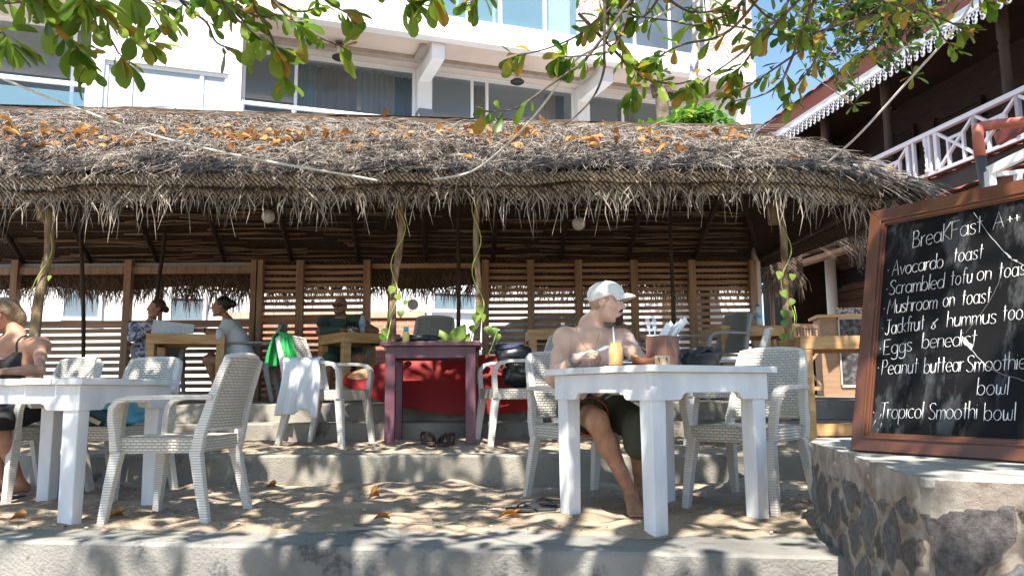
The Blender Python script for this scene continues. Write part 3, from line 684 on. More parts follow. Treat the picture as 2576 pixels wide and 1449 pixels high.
# lower eaves and the pale awning under them
def line_at(p, q, o): return hp(*p, o), hp(*q, o)
(a0, z0), (a1, z1) = line_at((1907, 654), (2195, 575), -1.1); ze = (z0 + z1) / 2
m = KB(); m.kb(SN, SF, ze - .16, ze + .02, -1.12, -1.06); lf = m.build('veranda_beam', pm('red_brown_beam', (.18, .07, .035), (.26, .11, .06), 4, .5), house)
m = MB(); m.grid(lambda u, v: H(SN + (SF - SN) * u, ze + .03 + (3.48 - ze) * v + .03 * abs(math.sin(u * 90)), -1.22 + 1.05 * v), 240, 3); m.build('veranda_roof', tile_red, house)
(a0, z0), (a1, z1) = line_at((1907, 690), (2195, 610), -.6); zz = (z0 + z1) / 2
m = KB(); m.kb(SN, SF, zz - .08, zz + .02, -.62, -.56); m.kb(SN, SF, ze - .28, ze - .2, -1.1, -1.02); m.build('ceiling_batten', slatwood, house)
s0 = hp(2035, 628, -1.6)[0]; zb = hp(2035, 628, -1.6)[1]
m = KB(); m.kb(hp(2260, 610, -1.6)[0], s0, zb - .07, zb + .07, -1.66, -1.54); m.build('awning_beam', darkpost, house)
(a0, z0), (a1, z1) = line_at((1922, 600), (2142, 532), -2.0); zs = (z0 + z1) / 2
(a0, z0), (a1, z1) = line_at((1898, 570), (2122, 497), -2.9); zs2 = (z0 + z1) / 2
AN = hp(2230, 500, -2.45)[0]
m = MB(); P = [H(AN, zs, -2.0), H(SF - .5, zs, -2.0), H(SF - .5, zs2, -2.9), H(AN, zs2, -2.9)]
m.hexa(P + [p + V(0, 0, .02) for p in P]); aw = m.build('awning', sheet_tan, house)
m = MB()
for i in range(9):
    s_ = AN + .05 + i * (SF - .6 - AN) / 8; m.bar(H(s_, zs - .04, -2.0), H(s_, zs2 - .04, -2.9), .07, .06)
m.bar(H(AN, (zs + zs2) / 2 - .04, -2.45), H(SF - .5, (zs + zs2) / 2 - .04, -2.45), .08, .058); m.bar(H(AN, zs - .06, -1.93), H(SF - .5, zs - .06, -1.93), .12, .2); m.build('awning_frame', darkpost, aw)
# ================================================================== THATCHED HUT
def weave_mat(name, c1, c2, gap, bw, bh):
    m = brick(name, c1, c2, gap, bw, bh, .2, .9, 1, .5, dist=.01)
    t = m.node_tree; tc = [n for n in t.nodes if n.type == 'TEX_COORD'][0]; br = [n for n in t.nodes if n.type == 'TEX_BRICK'][0]
    mp = N(t, 'ShaderNodeMapping'); mp.inputs['Rotation'].default_value = (0, 0, R(45)); t.links.new(tc.outputs['UV'], mp.inputs[0]); t.links.new(mp.outputs[0], br.inputs['Vector']); return m
weave_front = weave_mat('woven_leaf_panel', (.5, .43, .35), (.38, .32, .26), (.06, .04, .03), .085, .028)
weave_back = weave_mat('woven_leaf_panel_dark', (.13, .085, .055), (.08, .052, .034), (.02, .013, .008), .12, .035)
hut = thing('thatched_hut', 'long open beach hut with a shaggy grey palm-thatch roof on bark poles', 'hut', (-1, 6.6, .2), world=True)
HX0, HXR, HXE = -7.8, 2.35, 3.35
zr = lambda x: 3.66 - .037 * (x + 5.5)
ze = lambda x: 2.44 - .22 * max(0, (x - 2.2) / 1.2) ** 1.5
def lump(x, y): return .07 * (float(vnoise(np.array(x * 1.3), np.array(y * 1.7), 21)) - .5) + .05 * (float(vnoise(np.array(x * 4.), np.array(y * 4.), 22)) - .5)
def RF(u, v):                                   # front slope: u along, v ridge -> eave
    x1 = HXR + (HXE - HXR) * v; x = HX0 + (x1 - HX0) * u; y = 8.2 - 1.95 * v
    a, b = zr(min(x, HXR)), ze(x)
    z = a + (b - a) * v ** 1.12 + lump(x, y)
    return V(x, y, z)
def RB(u, v):
    x1 = HXR + (HXE - HXR) * v; x = HX0 + (x1 - HX0) * u; y = 8.2 + 2.0 * v
    return V(x, y, zr(min(x, HXR)) + (2.36 - zr(min(x, HXR))) * v)
def RH(u, v):                                   # right hip
    a = RF(1, v); b = RB(1, v); p = a.lerp(b, u); p.x += .1 * math.sin(math.pi * u) * v; return p
m = MB()
m.grid(RF, 90, 16, 0); m.grid(RH, 20, 16, 0, flip=False)
m.grid(lambda u, v: RB(u, v) + V(0, 0, .1), 60, 8, 0, flip=True)
m.build('thatch_bed', thatch_base, hut)
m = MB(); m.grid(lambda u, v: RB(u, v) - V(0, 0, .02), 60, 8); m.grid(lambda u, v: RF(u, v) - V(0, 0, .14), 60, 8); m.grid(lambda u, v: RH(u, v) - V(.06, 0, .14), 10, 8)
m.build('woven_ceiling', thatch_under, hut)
# loose strands lying on the slopes
m = MB(); rr = random.Random(3)
def strand(p, d, L, w_, curl, lift, nrm):
    d = d.normalized(); s = d.cross(nrm).normalized(); pts = []; c = rr.uniform(-1, 1) * curl
    for k in range(4):
        t = k / 3; pts.append(p + d * (L * t) + s * (c * L * t * t) + nrm * (lift * math.sin(t * 2.4)) - V(0, 0, .12 * L * t * t))
    m.ribbon(pts, w_, up=nrm + V(rr.uniform(-.6, .6), rr.uniform(-.6, .6), 0))
for i in range(25000):
    v = rr.random() ** .8; u = rr.random(); 
    if rr.random() < .82: u = .12 + .88 * u
    p = RF(u, v); nrm = V(0, -.5, .86); dn = V(rr.uniform(-1.2, 1.2), -.86, -.5 + rr.uniform(-.1, .25))
    if v < .12: dn = V(rr.choice((-1, 1)), -.3 * rr.random(), 0)
    strand(p + nrm * rr.uniform(0, .045), dn, rr.uniform(.07, .27), rr.uniform(.004, .0095), rr.choice((.4, .9, 1.4)), rr.uniform(.005, .05), nrm)
for i in range(2600):
    u, v = rr.random() * .75, rr.random() ** .7
    p = RH(u, v); nrm = V(.6, -.35, .75).normalized(); dn = V(.9, -.55 + rr.uniform(-.6, .6), -.55)
    strand(p + nrm * rr.uniform(0, .05), dn, rr.uniform(.2, .5), rr.uniform(.006, .013), .35, rr.uniform(.005, .04), nrm)
# overhang along the front eave and the hip corner
for i in range(1250):
    u = rr.random(); p = RF(u, 1 - .05 * rr.random()); nrm = V(0, -.8, .5)
    strand(p, V(rr.uniform(-1.2, 1.2), -.5, -.6 + rr.uniform(-.5, .5)), rr.uniform(.08, .22), rr.uniform(.007, .013), .5, .02, nrm)
for i in range(700):
    u = rr.random() * .6; p = RH(u, 1 - .12 * rr.random()); strand(p, V(1, rr.uniform(-1.1, .1), -.6 + rr.uniform(-.4, .3)), rr.uniform(.2, .5), rr.uniform(.007, .013), .3, .03, V(.5, -.4, .8))
for i in range(500):
    u = rr.uniform(.93, 1); p = RF(u, 1 - .25 * rr.random()); strand(p, V(.9, -.6 + rr.uniform(-.5, .5), -.5 + rr.uniform(-.4, .2)), rr.uniform(.25, .5), rr.uniform(.007, .013), .3, .03, V(.2, -.5, .8))
o = m.build('thatch_strands', thatch, hut); tag(o, kind='stuff')
# woven leaf skirt under the eave and its fringe
m = MB()
def SK(x, v): 
    zt = ze(x) - .01; wv = .03 * math.sin(x * 3.1) + .025 * math.sin(x * 7.7 + 1)
    return V(x, 6.3 + .04 * v + .02 * math.sin(x * 5), zt - (.2 + wv) * v)
m.grid(lambda u, v: SK(HX0 + (3.05 - HX0) * u, v), 160, 3); m.build('woven_skirt', weave_front, hut)
m = MB()
for i in range(1150):
    x = rr.uniform(HX0 + 2, 3.2); v = rr.uniform(.35, 1.0); p = SK(x, v) + V(0, rr.uniform(-.05, .02), 0); sgn = rr.choice((-1, 1)); L = rr.uniform(.08, .27)
    k = rr.uniform(.15, 1.1); d1 = V(sgn * k, rr.uniform(-.25, .05), -1).normalized(); d2 = V(sgn * k * .25 + rr.uniform(-.12, .12), 0, -1).normalized()
    a = p + d1 * L * .55; b_ = a + d2 * L * .6 * rr.random(); m.ribbon([p, p + d1 * L * .3, a, b_], rr.uniform(.007, .013), up=V(rr.uniform(-.3, .3), -1, .2))
for i in range(240):
    x = rr.uniform(HX0 + 2, 3.2); p = SK(x, 1) + V(0, -.03, rr.uniform(0, .1)); L = rr.uniform(.18, .38); d1 = V(rr.uniform(-.3, .3), 0, -1)
    m.ribbon([p, p + d1 * L * .5, p + d1 * L * .5 + V(rr.uniform(-.05, .05), 0, -L * .5)], .009, up=V(rr.uniform(-.3, .3), -1, .2))
for i in range(260):
    u = rr.random() * .5; p = RH(u, 1); L = rr.uniform(.2, .5); m.ribbon([p, p + V(.12, -.05, -.1), p + V(.16 + rr.uniform(-.1, .1), -.05, -L)], .009, up=V(0, -1, .2))
o = m.build('palm_fringe', thatch, hut); tag(o, kind='stuff')
# poles, rafters, battens
def pole(px0, py0, px1, py1, D, r, mt, lump_=.012, zt=None, zb=None, name='pole'):
    a, b = at(px0, py0, D), at(px1, py1, D); d = (b - a) / (b.z - a.z)
    t_ = a + d * ((zt or 2.75) - a.z); b_ = a + d * ((zb if zb is not None else Z3) - a.z); pts = []; rad = []
    for k in range(15):
        q = k / 14; j = .018 if lump_ > .01 else .005
        pts.append(b_.lerp(t_, q) + V(j * math.sin(q * 11 + px0), j * math.cos(q * 7 + px0), 0)); rad.append(r * (1.06 - .15 * q) + lump_ * (rr.random() - .5))
    m = MB(); m.tube(pts, rad, 10); m.build(name, mt, hut); return pts
PV = []
for a in ((1005, 540, 989, 865), (1203, 550, 1198, 860), (1960, 520, 1988, 862)):
    PV.append(pole(*a, 6.62, .03, vinepost, zt=2.55))
l0 = [at(118, 505, 6.6), at(126, 560, 6.6), at(124, 640, 6.58), at(108, 700, 6.55), at(96, 760, 6.55), at(88, 830, 6.55), at(84, 940, 6.55), at(84, 1060, 6.55)]
m = MB(); m.tube(l0, [.055, .043, .04, .038, .042, .045, .045, .045], 10); m.tube([at(112, 500, 6.6), at(108, 555, 6.6)], .05, 9); m.build('pole', vinepost, hut); PV.append(l0[::-1])
m = MB(); m.tube([at(1940, 505, 6.7), at(1946, 565, 6.7)], .045, 9); m.build('pole_stub', vinepost, hut)
pole(413, 600, 393, 770, 9.6, .025, darkpost, .004, zt=2.7, zb=Z4)
for a in ((205, 580, 210, 900), (1153, 600, 1153, 840), (1688, 610, 1693, 790), (-330, 600, -330, 800)):
    pole(*a, 8.5, .022, darkpost, .004, zt=3.4, zb=Z4)
m = MB()
for i in range(12):
    x = -7.2 + i * .87; m.tube([V(x, 10.05, 2.33), V(x + .1, 8.25, zr(x) - .14)], .03, 7); m.tube([V(x + .1, 8.2, zr(x) - .2), V(x, 6.35, 2.28)], .03, 7)
m.tube([V(-7.5, 8.2, zr(-7.5) - .2), V(2.3, 8.2, zr(2.3) - .2)], .05, 8); m.tube([V(-7.5, 6.62, 2.36), V(3.0, 6.62, 2.34)], .035, 8); m.tube([V(-7.5, 8.5, 3.2), V(2.4, 8.5, 3.0)], .03, 8); m.tube([V(2.35, 8.2, zr(2.3) - .2), V(3.2, 10, 2.33)], .035, 8); m.tube([V(2.35, 8.2, zr(2.3) - .2), V(3.2, 6.4, 2.3)], .035, 8)
m.tube([V(3.2, 6.4, 2.28), V(3.2, 10, 2.3)], .035, 8)
m.build('rafters', darkpost, hut)
m = MB()
for i in range(150):
    v = .1 + .88 * (i / 150); x = rr.uniform(-7.6, 2.2); L = rr.uniform(1.0, 2.6); a = RB(0, v); x2 = min(x + L, 2.6 + v * .5); zz = lambda q: RB((q - HX0) / (HXR + (HXE - HXR) * v - HX0), v).z - .05 - rr.random() * .03
    n_ = 5; pts = [V(x + (x2 - x) * k / n_, a.y + rr.uniform(-.015, .015), zz(x + (x2 - x) * k / n_)) for k in range(n_ + 1)]
    m.tube(pts, rr.uniform(.006, .013), 5)
m.build('leaf_ribs', midrib, hut)
# dark ridge stubble and poking sticks
m = MB()
for i in range(500):
    u = rr.random(); p = RF(u, 0) + V(0, 0, .04); m.ribbon([p, p + V(rr.uniform(.1, .5), 0, rr.uniform(-.01, .03)), p + V(rr.uniform(.5, .9), 0, rr.uniform(-.04, .03))], .014, up=V(0, -1, .3))
m.build('ridge_cap', dry_strand, hut)
m = MB()
for px, py in ((40, 285), (445, 283), (620, 292), (883, 300), (1455, 322), (1905, 345), (335, 286)):
    p = at(px, py + 12, 8.2); m.tube([p, p + V(rr.uniform(-.05, .02), 0, .1)], [.014, .009], 5)
m.build('stick_stubs', darkpost, hut)
# leaves fallen on the roof
m = MB()
for i in range(330):
    if i % 14 == 0: cu_, cv_ = (rr.uniform(.22, .72) if rr.random() < .75 else rr.uniform(.7, .98)), rr.gauss(.6, .09)
    if rr.random() < .8: u, v = min(.99, max(.15, rr.gauss(cu_, .022))), min(.97, max(.05, rr.gauss(cv_, .05)))
    else: u, v = rr.uniform(.2, 1), rr.random()
    p = RF(u, v) + V(0, -.03, .05); d = V(rr.uniform(-1, 1), rr.uniform(-1, .3), rr.uniform(-.4, .25)); L = rr.uniform(.06, .135)
    m.leaf(p, d, V(rr.uniform(-.6, .6), -.5 + rr.uniform(-.4, .4), .8), L, L * .62, rr.uniform(-.5, .6), rr.uniform(.1, .9))
tag(m.build('fallen_roof_leaves', leaf_dry), 'orange brown dry leaves lying scattered over the thatched roof', 'leaves', kind='stuff')
# vines on the poles
HEART = ((0, .18), (.1, .42), (.3, .5), (.6, .38), (.85, .16), (1, .02))
def vine(lb, pts, leaves, seed, loose=None):
    r_ = random.Random(seed); base = pts[0]
    t = thing('climbing_vine', lb, 'vine', tuple(base), group='vines climbing the hut poles', world=True)
    m = MB(); c = []
    for k in range(40):
        q = k / 39 * (len(pts) - 1.001); i = int(q); p = pts[i].lerp(pts[min(i + 1, len(pts) - 1)], q - i); a = q * 1.7 + seed; c.append(p + V(.046 * math.cos(a), -.03 + .046 * math.sin(a) * .4 - .014, 0))
    m.tube(c, .005, 5)
    if loose: m.tube(loose, .004, 5)
    m.build('stem', pm('vine_stem', (.35, .4, .1), rough=.5) if 'vine_stem' not in MAT else MAT['vine_stem'], t)
    m = MB()
    for px, py, s in leaves:
        p = at(px, py, base.y - .1); out = V(r_.uniform(-1, 1), -.5, -.2).normalized(); L = .072 * s
        m.leaf(p - out * L * .3 + V(0, 0, L * .4), out * .4 + V(0, 0, -.8), V(r_.uniform(-.4, .4), -1, .3), L, L * .95, .15, .12, prof=HEART)
    m.build('leaf', leaf_vine, t)
vine('yellow-green vine on the pole that rises behind the purple table, left side', PV[0], [(983, 730, 1.), (1003, 748, .9), (1008, 790, 1.), (972, 838, 1.2), (1018, 762, .7), (965, 850, 1.)], 1, [at(985, 800, 6.5), at(975, 850, 6.4), at(966, 880, 6.4)])
vine('vine with heart-shaped leaves on the bark pole between purple table and black bags', PV[1], [(1210, 780, 1.2), (1195, 800, 1.3), (1215, 800, 1.), (1230, 832, 1.1), (1242, 838, 1.3), (1190, 828, 1.), (1250, 850, 1.)], 2, [at(1250, 835, 6.4), at(1238, 870, 6.4), at(1225, 900, 6.4)])
vine('vine with round pale leaves on the rightmost bark pole', PV[2], [(1960, 693, 1.), (1993, 698, .9), (1974, 740, 1.), (1990, 760, .9), (1972, 790, 1.), (1976, 815, 1.), (1992, 790, .8), (1974, 850, 1.1), (1966, 868, 1.)], 3, [at(1998, 770, 6.5), at(2004, 800, 6.5), at(2000, 830, 6.5)])
vine('thin vine on the crooked thick pole at the left edge behind the woman', PV[3], [(122, 700, .7)], 4)
# pothos leaves standing behind the purple table
t = thing('potted_plant', 'bright green heart-leaved plant standing behind the purple table', 'plant', tuple(at(1142, 868, 7.1)), world=True)
m = MB()
for px, py, s, dx in ((1128, 860, 1.5, -.4), (1140, 848, 1.3, .3), (1150, 835, 1.2, .6), (1155, 862, 1.4, .7), (1138, 866, 1.3, 0)):
    p = at(px, py, 6.7); m.leaf(p - V(0, 0, .05), V(dx, -.2, 1), V(.2, -1, .3), .11 * s, .1 * s, .3, .15, prof=HEART)
m.build('leaf', leaf_vine, t)
m = MB(); b0 = at(1142, 868, 7.1)
for px_, py_ in ((1128, 862), (1140, 850), (1150, 838), (1155, 864)): m.tube([b0 + V(0, 0, -.3), b0 + V(0, -.05, -.1), at(px_, py_, 6.71)], .006, 5)
m.build('stem', MAT['vine_stem'], t)
m = MB(); m.lathe([(.06, Z4 - b0.z), (.09, -.28)], b0, 14); m.build('pot', clay, t)

# globe lamps under the roof
for lb, px, py, D in (('white round globe lamp hanging under the thatch above the man with sunglasses', 675, 545, 7.6), ('white round globe lamp hanging under the thatch above the man in the cap', 1456, 563, 7.6)):
    p = at(px, py, D); t = thing('globe_lamp', lb, 'lamp', tuple(p), group='globe lamps under the thatch', world=True)
    m = MB(); m.ellipsoid(p, (.066, .066, .066), 20); m.build('globe', globe_m, t)
    m = MB(); m.tube([p + V(0, 0, .06), p + V(.01, .05, .5)], .004, 5); m.lathe([(.03, .05), (.03, .085)], p, 10); m.build('cord', black, t)

# ================================================================== SLATTED FENCES
YF = 10.0
fx = lambda px: at(px, 700, YF).x
fz = lambda py, px=900: at(px, py, YF).z
def fence(name, lb, posts, slats, rails, cat='fence', y=YF):
    base = (fx(posts[0]), y, Z4); t = thing(name, lb, cat, base, group='wooden slat fences at the back of the hut', world=True)
    for px in posts:
        x = fx(px); m = MB(); m.box((x - .045, y - .05, Z4), (x + .045, y + .045, fz(659, px) + .02)); m.build('post', postwood, t, bevel=.004)
    xa, xb = fx(posts[0]), fx(posts[-1]); m = MB(); z = slats[0]
    while z > slats[1]:
        for i in range(len(posts) - 1):
            a, b = fx(posts[i]) - .04, fx(posts[i + 1]) + .04; j = rr.uniform(-.005, .005); k = rr.uniform(-.004, .004)
            m.hexa([(a, y + .047, z - slats[3] + j), (b, y + .047, z - slats[3] + k), (b, y + .07, z - slats[3] + k), (a, y + .07, z - slats[3] + j), (a, y + .047, z + j), (b, y + .047, z + k), (b, y + .07, z + k), (a, y + .07, z + j)])
        z -= slats[2]
    m.build('slats', slatwood, t)
    for (z0, z1, y0, y1, mt) in rails:
        m = MB(); m.box((xa - .1, y + y0, z0), (xb + .05, y + y1, z1)); m.build('rail', mt, t)
    return t
ztop = fz(664)
f1 = fence('slat_fence', 'low slat fence with an open top half, behind the two women', [-560, -260, 40, 325, 642], (fz(826, 300), Z4 + .03, .0885, .056), [(fz(690, 300), fz(672, 300), -.02, .03, postwood), (fz(670, 300), fz(661, 300), .05, .11, pm('grey_beam', (.34, .36, .36), rough=.7)), (fz(824, 300), fz(806, 300), .02, .045, slatwood)])
f2 = fence('slat_screen', 'tall slat screen behind the man in sunglasses', [655, 756, 924], (ztop, Z4 + .03, .0805, .046), [], 'screen')
f3 = fence('slat_screen', 'wide tall slat screen behind the man in the white cap', [1221, 1335, 1455, 1595, 1740, 1893], (ztop, Z4 + .03, .0805, .046), [], 'screen')
m = MB(); m.box((fx(924) + .06, YF, ztop - .06), (fx(1221) - .06, YF + .04, ztop)); tag(m.build('top_rail', slatwood, base=(fx(1070), YF, ztop)), 'brown wooden rail bridging the open gap between the two slat screens', 'rail')
m = MB(); m.box((fx(1896) + .003, YF - .03, Z4), (fx(1912), YF + .06, 2.45)); tag(m.build('corner_post', pm('pale_post', (.5, .46, .42), (.6, .56, .5), 5, .8), base=(fx(1903), YF, Z4)), 'pale weathered post at the right end of the slat screen', 'post')

# palm-leaf eave hanging behind the fences
t = thing('palm_leaf_eave', 'second palm-thatch eave with hanging fringe behind the slat fences', 'eave', (-1.5, 10.15, 2.2), world=True)
m = MB(); X0, X1 = -8.5, 3.8
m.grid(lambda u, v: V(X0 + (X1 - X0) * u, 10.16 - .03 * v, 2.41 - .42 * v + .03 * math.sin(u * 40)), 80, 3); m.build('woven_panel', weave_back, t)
m = MB(); m.grid(lambda u, v: V(X0 + (X1 - X0) * u, 10.165 + .03 * v, 2.415 + .005 * v), 20, 3); m.build('thatch_top', thatch_base, t)
m = MB()
for i in range(3600):
    x = rr.uniform(X0 + 1, X1); dens = .6 + .4 * math.sin(x * 1.3); sgn = rr.choice((-1, 1)); p = V(x, 10.13 + rr.uniform(-.02, .02), 2.07 + rr.uniform(-.1, .1)); L = rr.uniform(.1, .42) * (.6 + .4 * dens)
    k = rr.uniform(.1, .9); a = p + V(sgn * k, 0, -1).normalized() * L * .6; m.ribbon([p, a, a + V(sgn * k * .25, 0, -1).normalized() * L * .5], rr.uniform(.008, .014), up=V(0, -1, .1))
o = m.build('palm_fringe', dry_strand, t); tag(o, kind='stuff')
for x in (-7.5, -4.6, -1.6, .9, 3.4):
    m = MB(); m.tube([V(x, 10.22, Z4 - .1), V(x, 10.22, 2.33)], .03, 8); m.build('post', postwood, t)

# brick wall and what stands on it
a, b = at(560, 770, 11.0), at(1060, 790, 11.0)
m = MB(); zt = at(960, 800, 11.0).z; m.box((a.x, 11.0, Z4 - .05), (b.x, 11.25, zt)); bw_ = m.build('brick_wall', brick_red, base=((a.x + b.x) / 2, 11, Z4)); tag(bw_, 'low red brick wall with a pinkish coping behind the open gap', 'brick wall')
m = MB(); m.box((a.x - .03, 10.97, zt + .001), (b.x + .05, 11.28, zt + .09)); c_ = m.build('coping', pm('coping', (.6, .36, .27), (.68, .44, .34), 4, .8), None); c_.parent = bw_; c_.location = (-(a.x + b.x) / 2, -11, -Z4)
p = at(1038, 768, 11.1); t = thing('floodlight', 'round chrome floodlight standing on the brick wall', 'lamp', tuple(p), world=True)
m = MB(); m.lathe([(.05, -.1), (.075, -.06), (.085, .02), (.09, .05)], p, 16, axis=(.2, -1, .1)); m.build('housing', pm('bright_metal', (.6, .6, .6), rough=.3, metal=.4), t)
m = MB(); m.tube([p + V(-.03, 0, -.1), p + V(-.03, 0, -.02)], .015, 6); m.lathe([(.075, .051), (.075, .053)], p, 16, axis=(.2, -1, .1)); m.build('bracket', black, t)
# parked car behind the right screen
t = thing('parked_car', 'silver car parked behind the slat screen', 'car', (.8, 12.6, Z4), world=True)
def car():
    x0, y0, z0 = .55, 13.0, Z4 - .12
    prof = [(-2.1, .25), (-2.12, .62), (-1.95, .78), (-1.15, .88), (-.55, 1.32), (-.2, 1.4), (.75, 1.4), (1.1, 1.34), (1.75, .95), (2.05, .85), (2.1, .5), (2.05, .25)]
    m = MB()
    def sec(y, ins, k): return [V(x0 + px * (1 - .02 * k), y0 + y, z0 + pz) for px, pz in prof]
    secs = [sec(-.82, 0, 1), sec(-.86, 0, .5), sec(.86, 0, .5)]
    n = len(prof); vs = []; 
    for yy, sc in ((-.8, .96), (-.88, 1), (.88, 1), (.8, .96)):
        for px, pz in prof:
            tz = .78 if pz > .9 else 1
            vs.append(V(x0 + px * sc, y0 + yy * tz, z0 + .25 + (pz - .25) * sc))
    fs = [tuple(range(n)), tuple(reversed(range(3 * n, 4 * n)))]
    for s_ in range(3):
        for i in range(n): fs.append((s_ * n + i, (s_ + 1) * n + i, (s_ + 1) * n + (i + 1) % n, s_ * n + (i + 1) % n))
    m.add(vs, fs, 0, False); m.build('body', carpaint, t, bevel=.03)
    m = MB()
    m.prism([(-1.0, .92), (-.5, 1.28), (-.2, 1.34), (.2, 1.35), (.2, .92)], (x0, y0 - .9, z0), (1, 0, 0), (0, 0, 1), (0, 1, 0), .22); m.prism([(.26, .92), (.26, 1.35), (.75, 1.34), (1.05, 1.28), (1.5, .95)], (x0, y0 - .9, z0), (1, 0, 0), (0, 0, 1), (0, 1, 0), .22); m.build('window', carglass, t)
    for wx in (-1.3, 1.3):
        m = MB(); m.lathe([(.2, -.1), (.32, -.1), (.32, .1), (.2, .1)], (x0 + wx, y0 - .82, z0 + .32), 20, axis=(0, 1, 0)); wo_ = m.build('wheel', tyre, t)
        m = MB(); m.lathe([(.2, -.105), (.06, -.12)], (x0 + wx, y0 - .82, z0 + .32), 16, axis=(0, 1, 0)); m.build('rim', steel, wo_)
car()
# ================================================================== CHAIRS
def make_chair(name, label, mt, mr, group, rb):
    t = thing(name, label, 'chair', group=group)
    m = MB(); m.grid(lambda u, v: (-.225 + .45 * u, -.245 + .47 * v, .445 - .012 * math.sin(math.pi * u) * math.sin(math.pi * v)), 6, 6)
    m.hexa([(-.225, -.245, .36), (.225, -.245, .36), (.22, .225, .365), (-.22, .225, .365), (-.225, -.245, .444), (.225, -.245, .444), (.22, .225, .444), (-.22, .225, .444)])
    m.build('seat', mt, t, bevel=.008)
    # backrest: a slab curved both ways, with a smooth rim
    def BP(u, v, o):
        hw = .2 - .018 * v; x = (2 * u - 1) * hw
        return V(x, .245 + .105 * v ** 1.2 + .035 * (1 - (2 * u - 1) ** 2) - .012 + o, .485 + .375 * v + (.014 * (1 - (2 * u - 1) ** 2) if v > .99 else 0))
    m = MB(); m.grid(lambda u, v: BP(u, v, -.011), 10, 8); m.grid(lambda u, v: BP(u, v, .011), 10, 8, flip=True)
    ed = [(i / 10, 0) for i in range(11)]
    rim = [BP(u, v, 0) for u, v in [(0, k / 6) for k in range(7)] + [(k / 10, 1) for k in range(1, 11)] + [(1, 1 - k / 6) for k in range(1, 7)]]
    bk = m.build('backrest', mt, t)
    r_ = MB(); r_.tube(rim, .014, 8); r_.tube([BP(u / 10, 0, 0) for u in range(11)], .012, 8); r_.build('rim', mr, bk)
    for s in (-1, 1):
        m = MB(); m.sweep([(s * .222, .215, .37), (s * .224, .235, .47), (s * .214, .255, .55), (s * .206, .29, .68), (s * .198, .33, .8), (s * .188, .352, .855)], [.04, .042, .036, .032, .028, .024], [.06, .055, .05, .045, .04, .034], side=(s, 0, 0)); m.build('back_post', rb, t, bevel=.006)
        m = MB(); m.sweep([(s * .218, .29, .648), (s * .25, .16, .652), (s * .268, 0, .65), (s * .272, -.14, .645), (s * .27, -.2, .63), (s * .266, -.232, .595), (s * .258, -.238, .54), (s * .243, -.232, .45), (s * .238, -.225, .37)], [.04, .046, .05, .05, .05, .05, .048, .045, .042], [.026, .026, .026, .026, .03, .034, .036, .04, .045], side=(s, 0, 0)); m.build('arm', rb, t, bevel=.006)
        m = MB(); m.sweep([(s * .218, -.222, .375), (s * .236, -.245, .2), (s * .252, -.272, -.03)], [.055, .048, .038], [.058, .05, .04], side=(s, 0, 0)); m.build('leg', rb, t, bevel=.006)
        m = MB(); m.sweep([(s * .212, .205, .38), (s * .226, .245, .2), (s * .24, .3, -.03)], [.05, .046, .036], [.062, .052, .04], side=(s, 0, 0)); m.build('leg', rb, t, bevel=.006)
    return t
GW = 'white wicker armchairs'; GG = 'grey wicker armchairs'
ch = make_chair('armchair', 'white woven plastic armchair in front of the left table, turned to the left', wicker, plastic_rim, GW, ribbed)
def put(o, x, y, z, fx_, fy_): o.location = (x, y, z); o.rotation_euler = (0, 0, face_rz(fx_, fy_))
put(ch, -1.725, 4.15, .0, -1, .12); ch.scale = (.95, .95, .95)
def chair(lb, x, y, z, fx_, fy_):
    c = dup(ch, (x, y, z), face_rz(fx_, fy_), lb, GW); c.scale = (1, 1, 1); return c
chair('white woven armchair behind the left table holding the blue bag', -2.5, 5.0, .0, -.25, -.97)
chair('white woven armchair directly behind the back of the woman in the black top', -3.06, 5.02, .0, -.4, -.9)
chair('white woven armchair in which the man in the cap sits', .42, 4.68, .0, .44, -.9)
chair('white woven armchair at the right-hand corner of the front table, facing left', 1.30, 4.40, .0, -.67, -.75)
CT = chair('white woven armchair draped with a white towel and a green cloth', -1.46, 6.27, Z2, 1, -.3)
chair('white woven armchair holding black bags, right of the purple table', .03, 6.2, Z2, -.97, -.25)
chair('white woven armchair seen from its side behind the black bag on the table', 1.62, 6.1, Z2, -.9, .3)
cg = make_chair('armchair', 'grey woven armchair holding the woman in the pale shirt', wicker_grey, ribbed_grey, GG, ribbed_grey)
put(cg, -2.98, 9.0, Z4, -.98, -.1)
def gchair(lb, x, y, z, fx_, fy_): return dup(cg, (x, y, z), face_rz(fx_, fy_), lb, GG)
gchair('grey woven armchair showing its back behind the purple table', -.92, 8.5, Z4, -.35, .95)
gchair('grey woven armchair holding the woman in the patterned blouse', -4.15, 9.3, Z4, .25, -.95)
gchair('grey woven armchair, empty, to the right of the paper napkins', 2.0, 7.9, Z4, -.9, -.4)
gchair('grey woven armchair under the man in sunglasses', -1.95, 9.2, Z4, .2, -.98)

